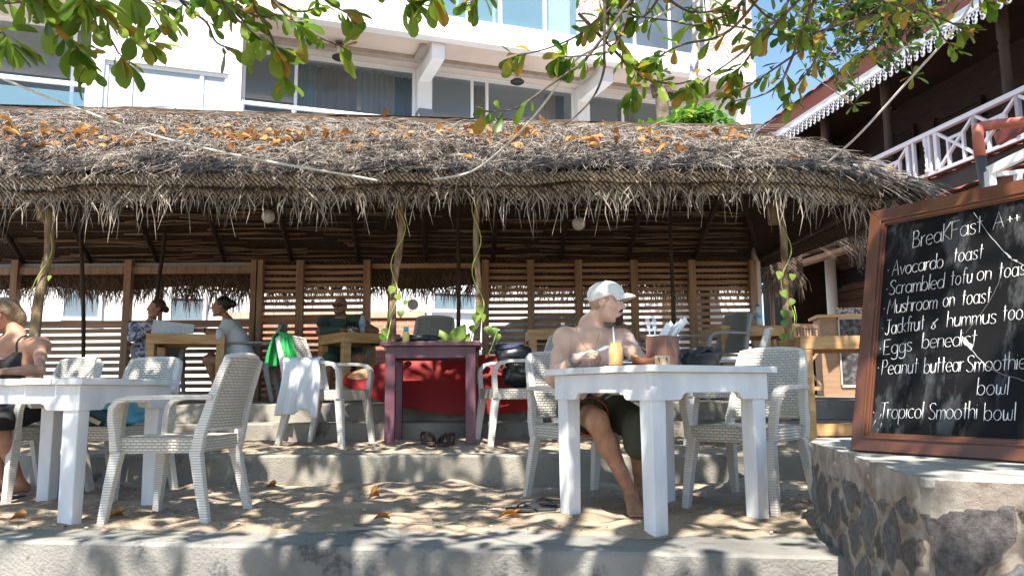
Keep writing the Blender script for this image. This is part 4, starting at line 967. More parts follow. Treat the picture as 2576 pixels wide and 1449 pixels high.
# ================================================================== TABLES
def white_table(lb, N0, ur, s, H_=.75, sink=0):
    ur = V(*ur, 0).normalized(); ul = V(-ur.y, ur.x, 0); N0 = V(*N0, 0); c = N0 + (ur + ul) * (s / 2)
    t = thing('white_table', lb, 'table', (c.x, c.y, -sink), math.atan2(ur.y, ur.x), 'white painted wooden tables')
    h = s / 2; m = MB(); n = 5
    for i in range(n):
        a = -h + s * i / n + .0012; b = -h + s * (i + 1) / n - .0012; j = rr.uniform(-.0015, .0015)
        m.box((-h + rr.uniform(-.004, .004), a, H_ - .032 + j), (h + rr.uniform(-.004, .004), b, H_ + j))
    m.build('tabletop', whitepaint_w, t, bevel=.003)
    ap = .125; e = h - .035
    poly = [(-e, 0), (e, 0), (e, -ap), (e - .17, -ap), (e - .185, -ap + .008), (e - .195, -ap + .025), (e - .215, -ap + .034), (-e + .215, -ap + .034), (-e + .195, -ap + .025), (-e + .185, -ap + .008), (-e + .17, -ap), (-e, -ap)]
    for k in range(4):
        a = k * math.pi / 2; d = V(math.cos(a), math.sin(a), 0); n_ = V(-d.y, d.x, 0) * -1; trim = .0 if k % 2 == 0 else .0225
        pl_ = [(min(max(x, -e + trim), e - trim), y) for x, y in poly]
        m = MB(); m.prism(pl_, n_ * (e) + V(0, 0, H_ - .0335), d, (0, 0, 1), n_ * -1, .022); m.build('apron', whitepaint, t, bevel=.0015)
    for sx in (-1, 1):
        for sy in (-1, 1):
            m = MB(); q = e - .0495; l = .0435; x, y = sx * (q - .003), sy * (q - .003); k = .005
            m.hexa([(x - l + k, y - l + k, -.05), (x + l - k, y - l + k, -.05), (x + l - k, y + l - k, -.05), (x - l + k, y + l - k, -.05), (x - l, y - l, H_ - .034), (x + l, y - l, H_ - .034), (x + l, y + l, H_ - .034), (x - l, y + l, H_ - .034)]); m.build('leg', whitepaint, t, bevel=.006)
    return t
white_table('white painted square table at which the man in the cap eats', (.603, 3.474), (.853, .521), .826)
white_table('white painted square table at the left edge, beside the woman in black', (-2.10, 3.86), (.15, .99), .84, .75, .035)
def solid_table(name, lb, cat, N0, ur, sx, sy, z, H_, top_h, mt, over, leg, group=None, apron=.09, flush=False):
    ur = V(*ur, 0).normalized(); ul = V(-ur.y, ur.x, 0); c = V(*N0, 0) + ur * (sx / 2) + ul * (sy / 2)
    t = thing(name, lb, cat, (c.x, c.y, z), math.atan2(ur.y, ur.x), group); hx, hy = sx / 2, sy / 2
    m = MB()
    if flush:
        m.box((-hx + .02, -hy + .02, H_ - .03), (hx - .02, hy - .02, H_ - .006)); 
        m.box((-hx, -hy, H_ - top_h), (hx, -hy + .025, H_)); m.box((-hx, hy - .025, H_ - top_h), (hx, hy, H_)); m.box((-hx - .001, -hy + .0255, H_ - top_h + .002), (-hx + .024, hy - .0255, H_ + .0015)); m.box((hx - .024, -hy + .0255, H_ - top_h + .002), (hx + .001, hy - .0255, H_ + .0015))
    else: m.box((-hx, -hy, H_ - top_h), (hx, hy, H_))
    m.build('tabletop', mt, t, bevel=.004)
    if not flush:
        m = MB(); ax, ay = hx - over, hy - over
        for y0, y1 in ((-ay, -ay + .025), (ay - .025, ay)): m.box((-ax, y0, H_ - top_h - apron), (ax, y1, H_ - top_h - .001))
        for x0, x1 in ((-ax, -ax + .025), (ax - .025, ax)): m.box((x0, -ay + .026, H_ - top_h - apron), (x1, ay - .026, H_ - top_h - .001))
        m.build('apron', mt, t, bevel=.003)
    lx, ly = hx - over - leg / 2 - (.003 if flush else -.006), hy - over - leg / 2 - (.003 if flush else -.006)
    for a in (-1, 1):
        for b in (-1, 1):
            m = MB(); m.box((a * lx - leg / 2, b * ly - leg / 2, -.04), (a * lx + leg / 2, b * ly + leg / 2, H_ - top_h - (.0005 if flush else .0015))); m.build('leg', mt, t, bevel=.004)
    return t
solid_table('purple_table', 'worn purple painted table in front of the red surfboard', 'table', (-1.0, 5.92), (1, .03), .76, .66, Z2, .8, .035, purple, .045, .075)
GH = 'honey-coloured wooden tables'
solid_table('wooden_table', 'honey-coloured wooden table of the two women at the back', 'table', (-3.92, 8.4), (.97, .24), .8, .72, Z4, .735, .11, honey, .0, .085, GH, flush=True)
solid_table('wooden_table', 'honey-coloured wooden table with the man in sunglasses behind it', 'table', (-1.78, 8.3), (.8, .6), .68, .68, Z4, .73, .11, honey, .0, .085, GH, flush=True)
solid_table('wooden_table', 'honey-coloured wooden table with a tall bottle on it by the pale corner post', 'table', tuple(at(1815, 850, 8.1).xy), (1, .05), .78, .75, Z4, .755, .11, honey, .0, .085, GH, flush=True)
solid_table('wooden_table', 'nearest honey-coloured wooden table, partly hidden by the chalkboard', 'table', tuple(at(2013, 850, 5.95).xy), (1, -.06), .8, .75, Z2, .82, .1, honey, .0, .085, GH, flush=True)
solid_table('wooden_table', 'small honey-coloured table whose top edge shows behind the shoulder of the man in the cap', 'table', tuple(at(1330, 840, 8.4).xy), (1, .04), .78, .7, Z4, .75, .11, honey, .0, .085, GH, flush=True)
# low bench boards right of the front table
t = thing('wooden_bench', 'low pale wooden bench between the front wooden table and the chalkboard', 'bench', tuple(atz(2095, 1110, Z2)), world=True)
p = at(2095, 1075, 6.2); m = MB(); m.box((p.x - .18, 6.1, p.z - .06), (p.x + .5, 6.45, p.z + .03)); m.build('seat', honey, t, bevel=.004)
for dx in (-.12, .42):
    m = MB(); m.box((p.x + dx, 6.15, Z2), (p.x + dx + .06, 6.4, p.z - .061)); m.build('leg', honey, t)

# ================================================================== CHALKBOARD
E1 = V(.52838, -.84901, 0); NH = V(.84901, .52838, 0); LEAN = R(13.5)
E2 = NH * math.sin(LEAN) + V(0, 0, math.cos(LEAN)); EN = E1.cross(E2)
if EN.dot(V(0, -1, 0)) < 0: EN = -EN
BL = V(1.303, 3.073, .402)
cbrd = thing('chalkboard', 'black breakfast menu chalkboard in a brown wooden frame leaning on the stone wall', 'chalkboard', tuple(BL), world=True)
BW, BH, FB = .80, .985, .068
def BPt(u, v, o=0): return BL + E1 * u + E2 * v + EN * o
m = MB(); m.prism([(FB - .01, FB - .01), (BW - FB + .01, FB - .01), (BW - FB + .01, BH - FB + .01), (FB - .01, BH - FB + .01)], BPt(0, 0, -.012), E1, E2, EN, .012); m.build('board', board_black, cbrd)
fr = MB()
def mitre(a, b, c, d, z0, z1, mbb): mbb.prism([a, b, c, d], BPt(0, 0, z0), E1, E2, EN, z1 - z0)
for (a, b, c, d) in (((0, 0), (BW, 0), (BW - FB, FB), (FB, FB)), ((BW, 0), (BW, BH), (BW - FB, BH - FB), (BW - FB, FB)), ((BW, BH), (0, BH), (FB, BH - FB), (BW - FB, BH - FB)), ((0, BH), (0, 0), (FB, FB), (FB, BH - FB))):
    m = MB(); mitre(a, b, c, d, -.016, .016, m); cx, cy = BW / 2, BH / 2
    sh = lambda p, k: (p[0] + (k if p[0] < cx else -k), p[1] + (k if p[1] < cy else -k))
    mitre(sh(d, -.022), sh(c, -.022), sh(c, -.012), sh(d, -.012), .015, .022, m); mitre(sh(d, -.006), sh(c, -.006), sh(c, .004), sh(d, .004), -.002, .008, m)
    m.build('frame_rail', frame_wood, cbrd, bevel=.003)
# back strut
m = MB(); m.bar(BPt(BW / 2, .75, -.02), BPt(BW / 2, .75, -.02) * 1 + NH * .12 + V(0, 0, -.72), .04, .02); m.build('back_strut', frame_wood, cbrd)
# --- a single-stroke hand lettering alphabet
def arc(cx, cy, rx, ry, a0, a1, n=14): return [(cx + rx * math.cos(R(a0 + (a1 - a0) * i / n)), cy + ry * math.sin(R(a0 + (a1 - a0) * i / n))) for i in range(n + 1)]
O_ = arc(.25, .3, .25, .3, 60, 420, 20)
GL = {
 'o': ([O_], .5), 'a': ([O_, [(.5, .6), (.5, .05), (.55, 0)]], .55), 'b': ([[(0, 1.05), (0, 0)], O_], .5), 'c': ([arc(.26, .3, .26, .3, 50, 310)], .44), 'd': ([O_, [(.5, 1.05), (.5, 0)]], .5),
 'e': ([[(.02, .3), (.48, .33)] + arc(.25, .3, .25, .3, 8, 315)], .48), 'f': ([[(.4, .95), (.3, 1.05), (.2, .98), (.16, .8), (.15, 0)], [(0, .6), (.34, .6)]], .36), 'g': ([O_, [(.5, .6), (.5, -.2), (.4, -.36), (.2, -.4), (.02, -.3)]], .5),
 'h': ([[(0, 1.05), (0, 0)], [(0, .38), (.12, .56), (.26, .6), (.4, .52), (.43, .38), (.43, 0)]], .43), 'i': ([[(.03, .6), (.03, 0)], [(.03, .8), (.045, .82)]], .08), 'k': ([[(0, 1.05), (0, 0)], [(.38, .6), (.02, .28), (.42, 0)]], .42), 'l': ([[(.03, 1.05), (.03, 0)]], .08),
 'm': ([[(0, .6), (0, 0)], [(0, .38), (.1, .56), (.2, .6), (.31, .5), (.32, 0)], [(.32, .38), (.42, .56), (.52, .6), (.63, .5), (.64, 0)]], .64), 'n': ([[(0, .6), (0, 0)], [(0, .38), (.12, .56), (.25, .6), (.4, .5), (.42, 0)]], .42),
 'p': ([[(0, .6), (0, -.4)], O_], .5), 'r': ([[(0, .6), (0, 0)], [(0, .38), (.1, .55), (.26, .6)]], .26), 's': ([[(.38, .52), (.28, .6), (.12, .6), (.03, .5), (.08, .38), (.3, .26), (.38, .14), (.3, .02), (.12, 0), (0, .08)]], .38),
 't': ([[(.16, .95), (.16, 0)], [(0, .62), (.34, .64)]], .34), 'u': ([[(0, .6), (0, .2), (.06, .04), (.2, 0), (.34, .06), (.42, .2)], [(.42, .6), (.42, 0)]], .42), 'v': ([[(0, .6), (.22, 0), (.42, .6)]], .42), 'w': ([[(0, .6), (.02, .1), (.08, 0), (.2, .02), (.28, .18), (.28, .45)], [(.28, .18), (.36, .02), (.5, 0), (.56, .1), (.58, .6)]], .58), 'y': ([[(0, .6), (.2, .02)], [(.42, .6), (.1, -.38)]], .42),
 'A': ([[(0, 0), (.32, 1.1), (.6, 0)], [(.1, .38), (.5, .4)]], .62), 'B': ([[(.02, 1.0), (0, 0)], [(.02, 1.0), (.3, 1.0), (.42, .82), (.34, .6), (.02, .52), (.38, .48), (.52, .26), (.4, .04), (0, 0)]], .52), 'E': ([[(.5, 1.0), (.03, 1.0), (0, 0), (.5, 0)], [(.02, .52), (.4, .52)]], .52), 'F': ([[(.5, 1.02), (0, 1.0), (0, 0)], [(0, .52), (.4, .54)]], .5),
 'J': ([[(.1, 1.0), (.6, 1.0)], [(.38, 1.0), (.36, .15), (.24, -.02), (.08, 0), (0, .14)]], .6), 'K': ([[(.02, 1.05), (0, 0)], [(.5, 1.05), (.02, .45), (.5, 0)]], .5), 'M': ([[(0, 0), (.1, 1.0), (.36, .35), (.64, 1.0), (.72, 0)]], .74), 'P': ([[(.02, 1.0), (0, 0)], [(.02, 1.0), (.34, 1.0), (.48, .8), (.4, .55), (.02, .48)]], .48),
 'S': ([[(.5, .88), (.38, 1.0), (.18, 1.0), (.04, .86), (.08, .66), (.4, .42), (.5, .22), (.38, .03), (.16, 0), (0, .12)]], .5), 'T': ([[(0, 1.02), (.62, 1.04)], [(.32, 1.02), (.26, 0)]], .56), '+': ([[(0, .45), (.4, .45)], [(.2, .65), (.2, .25)]], .42), '&': ([[(.55, .62), (.3, .5), (.12, .42), (.3, .3), (.36, .12), (.2, 0), (.02, .1), (.1, .24), (.5, .7)]], .56), '.': ([[(0, .1), (.02, .12)]], .05)}
txt = MB()
def word(s, p, q, hx=.062, r=.0018, gap=.11):
    wid = sum(GL[c][1] for c in s) + gap * (len(s) - 1); L = math.hypot(q[0] - p[0], q[1] - p[1]); ax = ((q[0] - p[0]) / L, (q[1] - p[1]) / L); k = L / wid; x = 0
    for c in s:
        jy = rr.uniform(-.02, .02); sl = .08
        for st in GL[c][0]:
            pts = []
            for a, b in st:
                X = (x + a) * k + sl * b * hx * .8; Yv = (b + jy) * hx; pts.append(BPt(p[0] + ax[0] * X - ax[1] * Yv, p[1] + ax[1] * X + ax[0] * Yv, .0012))
            txt.tube(pts, [r * rr.uniform(.7, 1.25) for _ in pts], 5, flat=.5)
        x += GL[c][1] + gap
LINES = [('BreaKFast', (0.188, 0.797), (0.449, 0.816)), ('A', (0.486, 0.818), (0.523, 0.821)), ('+', (0.535, 0.818), (0.553, 0.82)), ('+', (0.559, 0.82), (0.577, 0.822)), ('Avocardo', (0.109, 0.693), (0.311, 0.699)), ('toast', (0.349, 0.713), (0.454, 0.713)), ('Scrambled', (0.103, 0.616), (0.318, 0.619)), ('tofu', (0.344, 0.624), (0.419, 0.626)), ('on', (0.438, 0.629), (0.486, 0.63)), ('toast', (0.512, 0.63), (0.615, 0.632)), ('Mushroom', (0.101, 0.539), (0.297, 0.541)), ('on', (0.32, 0.544), (0.361, 0.545)), ('toast', (0.388, 0.545), (0.487, 0.546)), ('Jackfruit', (0.099, 0.455), (0.254, 0.464)), ('&', (0.28, 0.462), (0.306, 0.463)), ('hummus', (0.339, 0.466), (0.508, 0.468)), ('toost', (0.53, 0.474), (0.632, 0.477)), ('Eggs', (0.099, 0.375), (0.211, 0.383)), ('benedict', (0.25, 0.392), (0.446, 0.393)), ('Peanut', (0.097, 0.295), (0.24, 0.3)), ('buttear', (0.264, 0.297), (0.405, 0.302)), ('Smoothie', (0.417, 0.298), (0.61, 0.304)), ('bowl', (0.456, 0.218), (0.557, 0.218)), ('Tropicol', (0.103, 0.127), (0.271, 0.132)), ('Smoothi', (0.292, 0.129), (0.46, 0.135)), ('bowl', (0.483, 0.131), (0.582, 0.134))]
for s, a, b in LINES: word(s, a, b, .068 if s == 'BreaKFast' else .058, gap=.09 if len(s) > 6 else .13)
for u, v in [(0.091, 0.719), (0.091, 0.64), (0.087, 0.561), (0.085, 0.481), (0.083, 0.399), (0.081, 0.323), (0.076, 0.15)]: txt.tube([BPt(u, v, .001), BPt(u + .0015, v, .001)], .003, 6, flat=.5)
txt.build('chalk_lettering', chalk, cbrd)
m = MB()
def scratch(pts, r):
    P = []
    for i in range(len(pts) - 1):
        for k in range(4):
            q = k / 4; P.append(BPt(pts[i][0] + (pts[i + 1][0] - pts[i][0]) * q + rr.uniform(-.002, .002), pts[i][1] + (pts[i + 1][1] - pts[i][1]) * q + rr.uniform(-.002, .002), .0006))
    m.tube(P, r, 4, flat=.3)
scratch([(0.414, 0.9), (0.482, 0.788), (0.526, 0.728), (0.555, 0.693), (0.592, 0.67), (.66, .63)], .0013)
scratch([(0.523, 0.677), (0.512, 0.612), (0.482, 0.544), (0.428, 0.467), (0.399, 0.428)], .0006); scratch([(0.399, 0.428), (0.427, 0.381), (0.477, 0.324), (0.523, 0.294), (0.603, 0.264), (.7, .24)], .0014)
for pts in ([(.4, .425), (.408, .4), (.43, .375), (.437, .395), (.42, .405), (.41, .42)], [(.528, .727), (.545, .7), (.552, .703), (.535, .722)], [(.557, .694), (.568, .682), (.572, .689)]):
    m.prism(pts, BPt(0, 0, .0003), E1, E2, EN, .0006)
for u, v, du, dv in ((.1, .12, .008, .025), (.075, .09, .012, .03), (.108, .09, .004, .02), (.145, .09, .006, .02), (.095, .068, .006, .02)): m.tube([BPt(u, v, .0006), BPt(u + du, v + dv, .0006)], [.001, .0025], 5, flat=.3)
m.build('chips_and_cracks', chip, cbrd)

# ================================================================== THINGS ON THE FRONT TABLE
TZ = .752
def on(px, D): p = at(px, 900, D); return V(p.x, p.y, TZ)
p = on(1513, 3.98); t = tag(None, None) if False else None
m = MB(); d1 = V(.853, .521, 0); d2 = V(-.521, .853, 0); c = V(.56, 3.98, TZ); m.hexa([c - d1 * .16 - d2 * .12, c + d1 * .16 - d2 * .12, c + d1 * .16 + d2 * .12, c - d1 * .16 + d2 * .12] + [q + V(0, 0, .004) for q in (c - d1 * .16 - d2 * .12, c + d1 * .16 - d2 * .12, c + d1 * .16 + d2 * .12, c - d1 * .16 + d2 * .12)])
tag(m.build('place_mat', purple_mat, base=tuple(c)), 'dark purple place mat under the bowl on the white table', 'place mat')
JP = on(1549, 3.80)
t = thing('jar_mug', 'glass jar mug of orange juice with a white straw', 'mug', tuple(JP), world=True)
m = MB(); m.lathe([(.027, .006), (.033, .012), (.034, .07), (.034, .088), (.029, .1), (.028, .112)], JP, 20); m.build('juice', juice, t)
m = MB(); m.lathe([(.03, 0), (.037, .006), (.038, .02), (.038, .088), (.031, .103), (.031, .118), (.034, .12), (.034, .126), (.029, .126), (.029, .103), (.0355, .087), (.0355, .02), (.03, .01)], JP, 24); jo = m.build('jar', jarglass, t)
m = MB(); m.tube([JP + V(.036, 0, .095), JP + V(.062, -.005, .09), JP + V(.068, -.006, .06), JP + V(.06, -.005, .03), JP + V(.036, 0, .025)], .006, 8); m.build('handle', jarglass, t)
m = MB(); m.tube([JP + V(-.004, .0, .03), JP + V(-.008, .01, .19)], .0042, 8); m.build('straw', white_gloss, t)
BP_ = on(1619, 3.93)
t = thing('clay_bowl', 'terracotta boat-shaped bowl beside the juice jar', 'bowl', tuple(BP_), world=True)
m = MB()
def bowl(u, v):
    a = u * 2 * math.pi; k = math.sin(v * math.pi / 2); r = .02 + (.062 - .02) * k; z = .006 + .04 * (1 - math.cos(v * math.pi / 2)) * 1.0
    return BP_ + V(math.cos(a) * r * 1.0, math.sin(a) * r * .75, z + .006 * math.cos(2 * a) * v)
m.grid(bowl, 28, 8); m.grid(lambda u, v: bowl(u, v) * .94 + BP_ * .06 + V(0, 0, .003), 28, 8, flip=True); m.grid(lambda u, v: bowl(u, 1).lerp(bowl(u, 1) * .94 + BP_ * .06 + V(0, 0, .003), v), 28, 1); m.build('bowl', clay, t)
m = MB(); m.ellipsoid(BP_ + V(-.045, 0, .05), (.02, .008, .012), 10); m.build('lime_wedge', pm('lime', (.3, .22, .05), rough=.5), t)
NP = on(1666, 3.8)
t = thing('number_block', 'small pale wooden table-number block marked 9 on two sides', 'table number', tuple(NP), world=True)
a1, a2 = V(.62, -.78, 0).normalized(), V(.78, .62, 0); m = MB(); s = .026
m.hexa([NP - a1 * s - a2 * s, NP + a1 * s - a2 * s, NP + a1 * s + a2 * s, NP - a1 * s + a2 * s] + [q + V(0, 0, .05) for q in (NP - a1 * s - a2 * s, NP + a1 * s - a2 * s, NP + a1 * s + a2 * s, NP - a1 * s + a2 * s)]); m.build('block', palewood, t, bevel=.002)
m = MB()
for org, ax in ((NP - a2 * s, a1), (NP + a1 * s, a2)):
    n_ = -a2 if ax is a1 else a1
    pts = [org + n_ * .0006 + ax * (.009 * x) + V(0, 0, .013 + .026 * y) for x, y in [(.5, .75), (.3, .98), (-.2, 1), (-.5, .78), (-.3, .55), (.2, .55), (.5, .78), (.45, .4), (.2, 0)]]
    m.tube(pts, .0016, 5)
m.build('painted_nine', black, t)
CP = on(1665, 4.02)
t = thing('cutlery_box', 'dark brown square wooden box of cutlery and paper napkins', 'cutlery box', tuple(CP), world=True)
a1, a2 = V(.74, -.67, 0), V(.67, .74, 0); hw = .058; hh = .158; m = MB()
for n_, ax in ((a1, a2), (-a1, a2), (a2, a1), (-a2, a1)):
    w_ = hw if ax is a2 else hw - .0085
    o_ = CP + n_ * (hw - .004); m.hexa([o_ - ax * w_ - n_ * .004, o_ + ax * w_ - n_ * .004, o_ + ax * w_ + n_ * .004, o_ - ax * w_ + n_ * .004] + [q + V(0, 0, hh) for q in (o_ - ax * w_ - n_ * .004, o_ + ax * w_ - n_ * .004, o_ + ax * w_ + n_ * .004, o_ - ax * w_ + n_ * .004)])
m.build('box', boxwood, t, bevel=.002)
t = thing('paper_napkins', 'folded white paper napkins sticking out of the wooden box', 'napkins', tuple(CP + V(.02, 0, .1)), world=True)
for k in range(4):
    m = MB(); o_ = CP + V(-.025 + .012 * k, .01 * k - .02, .11); d = V(.6 + .1 * k, .1, 1).normalized(); sd = V(.35, -.9, -.1).normalized()
    m.grid(lambda u, v: o_ + d * (.125 + .02 * k) * v + sd * (.09 * (u - .5) * (1 - .3 * v)) + V(0, .01 * math.sin(u * 5 + k), .012 * math.sin(u * 6 + k * 2) * v), 6, 5); m.build('napkin', paper, t)
def fork(p, d, nrm, L, name, lb):
    d = V(*d).normalized(); p = V(*p); sd = d.cross(V(*nrm)).normalized()
    t = thing(name, lb, 'fork', tuple(p), world=True); m = MB(); m.sweep([p, p + d * L * .6], .006, .0025, side=sd); q = p + d * L * .6; m.sweep([q, q + d * L * .12], [.006, .02], .0025, side=sd); m.build('handle', steel, t); m = MB()
    for k in (-1.5, -.5, .5, 1.5): a = q + d * L * .12 + sd * .0052 * k; m.bar(a, a + d * L * .27, .0025, .002)
    m.build('tines', steel, t)
fork(CP + V(-.05, -.01, .09), (-.12, .05, 1), (0, -1, 0), .17, 'fork', 'steel fork standing upright in the wooden box, tines by the napkins')
fork(CP + V(-.03, .0, .1), (-.02, .05, 1), (0, -1, 0), .15, 'fork', 'second steel fork in the wooden box, closest to the napkins')
# black bag on the table
def blob(name, mt, c, rad, par, seed, amp=.18, n=26, flat=None, ax=None):
    m = MB(); c = V(*c)
    def fn(u, v):
        a = u * 2 * math.pi; b_ = v * math.pi; d = V(math.sin(b_) * math.cos(a), math.sin(b_) * math.sin(a), math.cos(b_))
        k = 1 + amp * (float(vnoise(np.array(d.x * 2.3 + seed), np.array(d.z * 2.3 + d.y * 1.7), seed)) - .5) * 2 + amp * .35 * math.sin(d.x * 9 + d.z * 6 + seed)
        q = V(*[math.copysign(abs(x) ** .75, x) for x in d]); p = V(q.x * rad[0], q.y * rad[1], q.z * rad[2]) * k
        if ax: p = ax @ p
        p += c
        if flat is not None: p.z = max(p.z, flat)
        return p
    m.grid(fn, n, n, flip=True); return m.build(name, mt, par)
q = on(1757, 4.2); t = thing('black_backpack', 'soft black backpack slumped on the white table behind the wooden box', 'bag', tuple(q), world=True)
blob('bag', bagblack, q + V(0, 0, .05), (.115, .075, .062), t, 3, .15, flat=TZ)
m = MB(); m.sweep([q + V(-.09, -.05, .07), q + V(-.03, -.09, .07), q + V(.03, -.075, .1), q + V(.07, -.05, .085)], .022, .006); m.build('strap', bagblack, t)

# ================================================================== THINGS ON THE OTHER SEATS AND TABLES
q = V(-2.5, 4.93, .45); t = thing('beach_bag', 'light blue cloth beach bag with a khaki strap on the chair behind the left table', 'bag', tuple(q), world=True)
blob('bag', bagblue, q + V(.02, 0, .11), (.19, .13, .14), t, 5, .2, flat=.448); blob('bag_bottom', bagnavy, q + V(-.02, -.01, .05), (.172, .133, .06), t, 6, .12, flat=.447)
m = MB(); m.sweep([q + V(-.12, -.12, .24), q + V(-.13, -.15, .15), q + V(-.08, -.155, .06), q + V(.02, -.15, .01)], .026, .004, up=(0, -1, .2)); m.build('strap', webbing, t)
q = at(1320, 952, 6.05); t = thing('black_handbag', 'shiny black handbag lying on the seat of the white chair beside the purple table', 'bag', tuple(q), world=True)
q = V(q.x - .03, 6.2, Z2 + .46); blob('bag', pm('glossy_black', (.01, .01, .011), (.02, .02, .022), 6, .22, .2, 30), q + V(0, 0, .09), (.16, .12, .1), t, 8, .2, flat=Z2 + .448)
m = MB(); m.sweep([q + V(-.14, -.06, .1), q + V(-.2, -.1, .14), q + V(-.17, -.1, .2), q + V(-.05, -.1, .18)], .018, .005); m.build('strap', bagblack, t)
q = at(1290, 890, 6.55); t = thing('black_rucksack', 'black and navy rucksack hanging over the chair arm above the handbag', 'bag', tuple(q), world=True)
blob('bag', bagblack, q, (.14, .09, .075), t, 9, .22); blob('top_flap', pm('navy_cloth', (.015, .02, .05), (.03, .04, .09), 9, .7), q + V(-.03, 0, .05), (.11, .08, .035), t, 10, .15)
# towel and green cloth on the draped chair
def drape(name, lb, cat, mt, path, axis, width, folds, amp, hem, seed, grow=0):
    path = [V(p) for p in path]; axis = V(axis).normalized(); o = thing(name, lb, cat, tuple(path[len(path) // 2]), world=True) if False else None
    L = [0]
    for i in range(1, len(path)): L.append(L[-1] + (path[i] - path[i - 1]).length)
    def P(s):
        s *= L[-1]
        for i in range(1, len(path)):
            if s <= L[i] + 1e-9: return path[i - 1].lerp(path[i], (s - L[i - 1]) / (L[i] - L[i - 1]))
        return path[-1]
    def nrm(s): d = P(min(1, s + .02)) - P(max(0, s - .02)); return d.cross(axis).normalized()
    m = MB()
    def fn(u, v):
        e = abs(v - .5) * 2; k = amp * (.25 + e) * (math.sin(u * folds * 6.28 + seed) + .5 * math.sin(u * folds * 13 + seed * 2 + v * 3))
        h = hem * (float(vnoise(np.array(u * 3. + seed), np.array(seed * 1.))) - .5) * 2 * (1 if v > .5 else -1) * max(0, e - .4)
        return P(v) + axis * (width * (u - .5) * (1 + grow * e) + .012 * math.sin(v * 9 + seed)) + nrm(v) * k + V(0, 0, -abs(h) * 1.0)
    m.grid(fn, 48, 44)
    b = tuple(path[len(path) // 2]); ob = m.build(name, mt, base=b); sd = ob.modifiers.new('thick', 'SOLIDIFY'); sd.thickness = .004
    return tag(ob, lb, cat)
cx, cy, cz = -1.46, 6.27, Z2
fwd = V(1, -.3, 0).normalized(); sdv = V(-fwd.y, fwd.x, 0)      # the chair faces fwd; its near side is -sdv
arm0 = V(cx, cy, cz) - sdv * .262 + V(0, 0, .662) - fwd * .06
drape('white_towel', 'thin white towel over the near arm of the draped chair', 'towel', whitecloth, [arm0 + sdv * .06 + V(0, 0, -.2), arm0 + sdv * .035 + V(0, 0, .0), arm0 + V(0, 0, .022), arm0 - sdv * .045, arm0 - sdv * .06 + V(0, 0, -.16), arm0 - sdv * .075 + V(0, 0, -.36)], fwd, .31, 3.2, .018, .16, 2.0, .1)
bt = V(cx, cy, cz) - fwd * .35 - sdv * .15 + V(0, 0, .875)
drape('green_cloth', 'bright green cloth thrown over the top corner of the draped white chair', 'cloth', greencloth, [bt - fwd * .07 + V(0, 0, -.22), bt - fwd * .04, bt + V(0, 0, .02), bt + fwd * .05, bt + fwd * .09 + V(0, 0, -.14), bt + fwd * .1 + V(0, 0, -.23)], sdv * 1 + fwd * .3, .1, 1.6, .02, .05, 4.0, .35)
gc = V(-2.98 + .36, 9.0, Z4 + .84)
drape('patterned_wrap', 'grey patterned cloth hanging from the back of the grey chair', 'cloth', pm('grey_pattern', (.12, .14, .13), (.36, .37, .36), 30, .9, lo=.42, hi=.55), [gc + V(.03, 0, -.3), gc + V(-.0, 0, -.1), gc + V(.06, 0, -.12), gc + V(.09, 0, -.35), gc + V(.09, 0, -.55)], (0, 1, 0), .36, 2, .02, .05, 1.0, .1)
# surfboard
a, b = at(857, 965, 6.83), at(1350, 985, 6.72)
t = thing('surfboard', 'long red surfboard with a faded orange nose lying on its edge behind the purple table', 'surfboard', tuple(at(1100, 1050, 6.8)), world=True)
Ls = 2.15; axd = V(1, -.03, 0).normalized(); up_ = V(0, .28, 1).normalized(); nn_ = axd.cross(up_)
c0 = at(857, 962, 6.82); 
def sb(u, v, side):
    w_ = .265 * math.sin(math.pi * min(1, max(0, u * .93 + .0)) ) ** .62 if u > 0 else 0
    zc = .01 - .06 * (1 - u) ** 3 * 0 
    y = (v - .5) * 2; th = .02 * (1 - y * y) ** .5 * min(1, math.sin(math.pi * (u * .95 + .02)) * 2.2)
    return c0 + axd * (Ls * u) + up_ * (w_ * y - .03 * math.sin(math.pi * u)) + nn_ * (th * side) + V(0, -.06 * (1 - u) ** 4, .02 * (1 - u) ** 2)
m = MB(); m.grid(lambda u, v: sb(u, v, 1), 60, 14); m.grid(lambda u, v: sb(u, v, -1), 60, 14, flip=True); m.build('board', redboard, t)
fs = 1 if nn_.y < 0 else -1
for (u0, u1, v0, v1) in ((.03, .125, .55, .97), (.215, .24, .68, .92)):
    P = []; m = MB()
    for k in range(16): a_ = k / 16 * 2 * math.pi; P.append(sb((u0 + u1) / 2 + (u1 - u0) / 2 * math.cos(a_), min(.99, (v0 + v1) / 2 + (v1 - v0) / 2 * math.sin(a_)), fs) + nn_ * (.003 * fs))
    m.add(P + [sum(P, V(0, 0, 0)) / 16], [(k, (k + 1) % 16, 16) for k in range(16)]); m.build('worn_patch', orangepaint, t)
m = MB(); q = sb(.93, .1, 1); m.prism([(0, 0), (.12, .02), (.2, -.09), (.16, -.1), (.08, -.02)], q + V(-.1, -.04, -.02), (1, 0, 0), (0, 0, 1), (0, 1, 0), .012); m.build('fin', rubber, t)

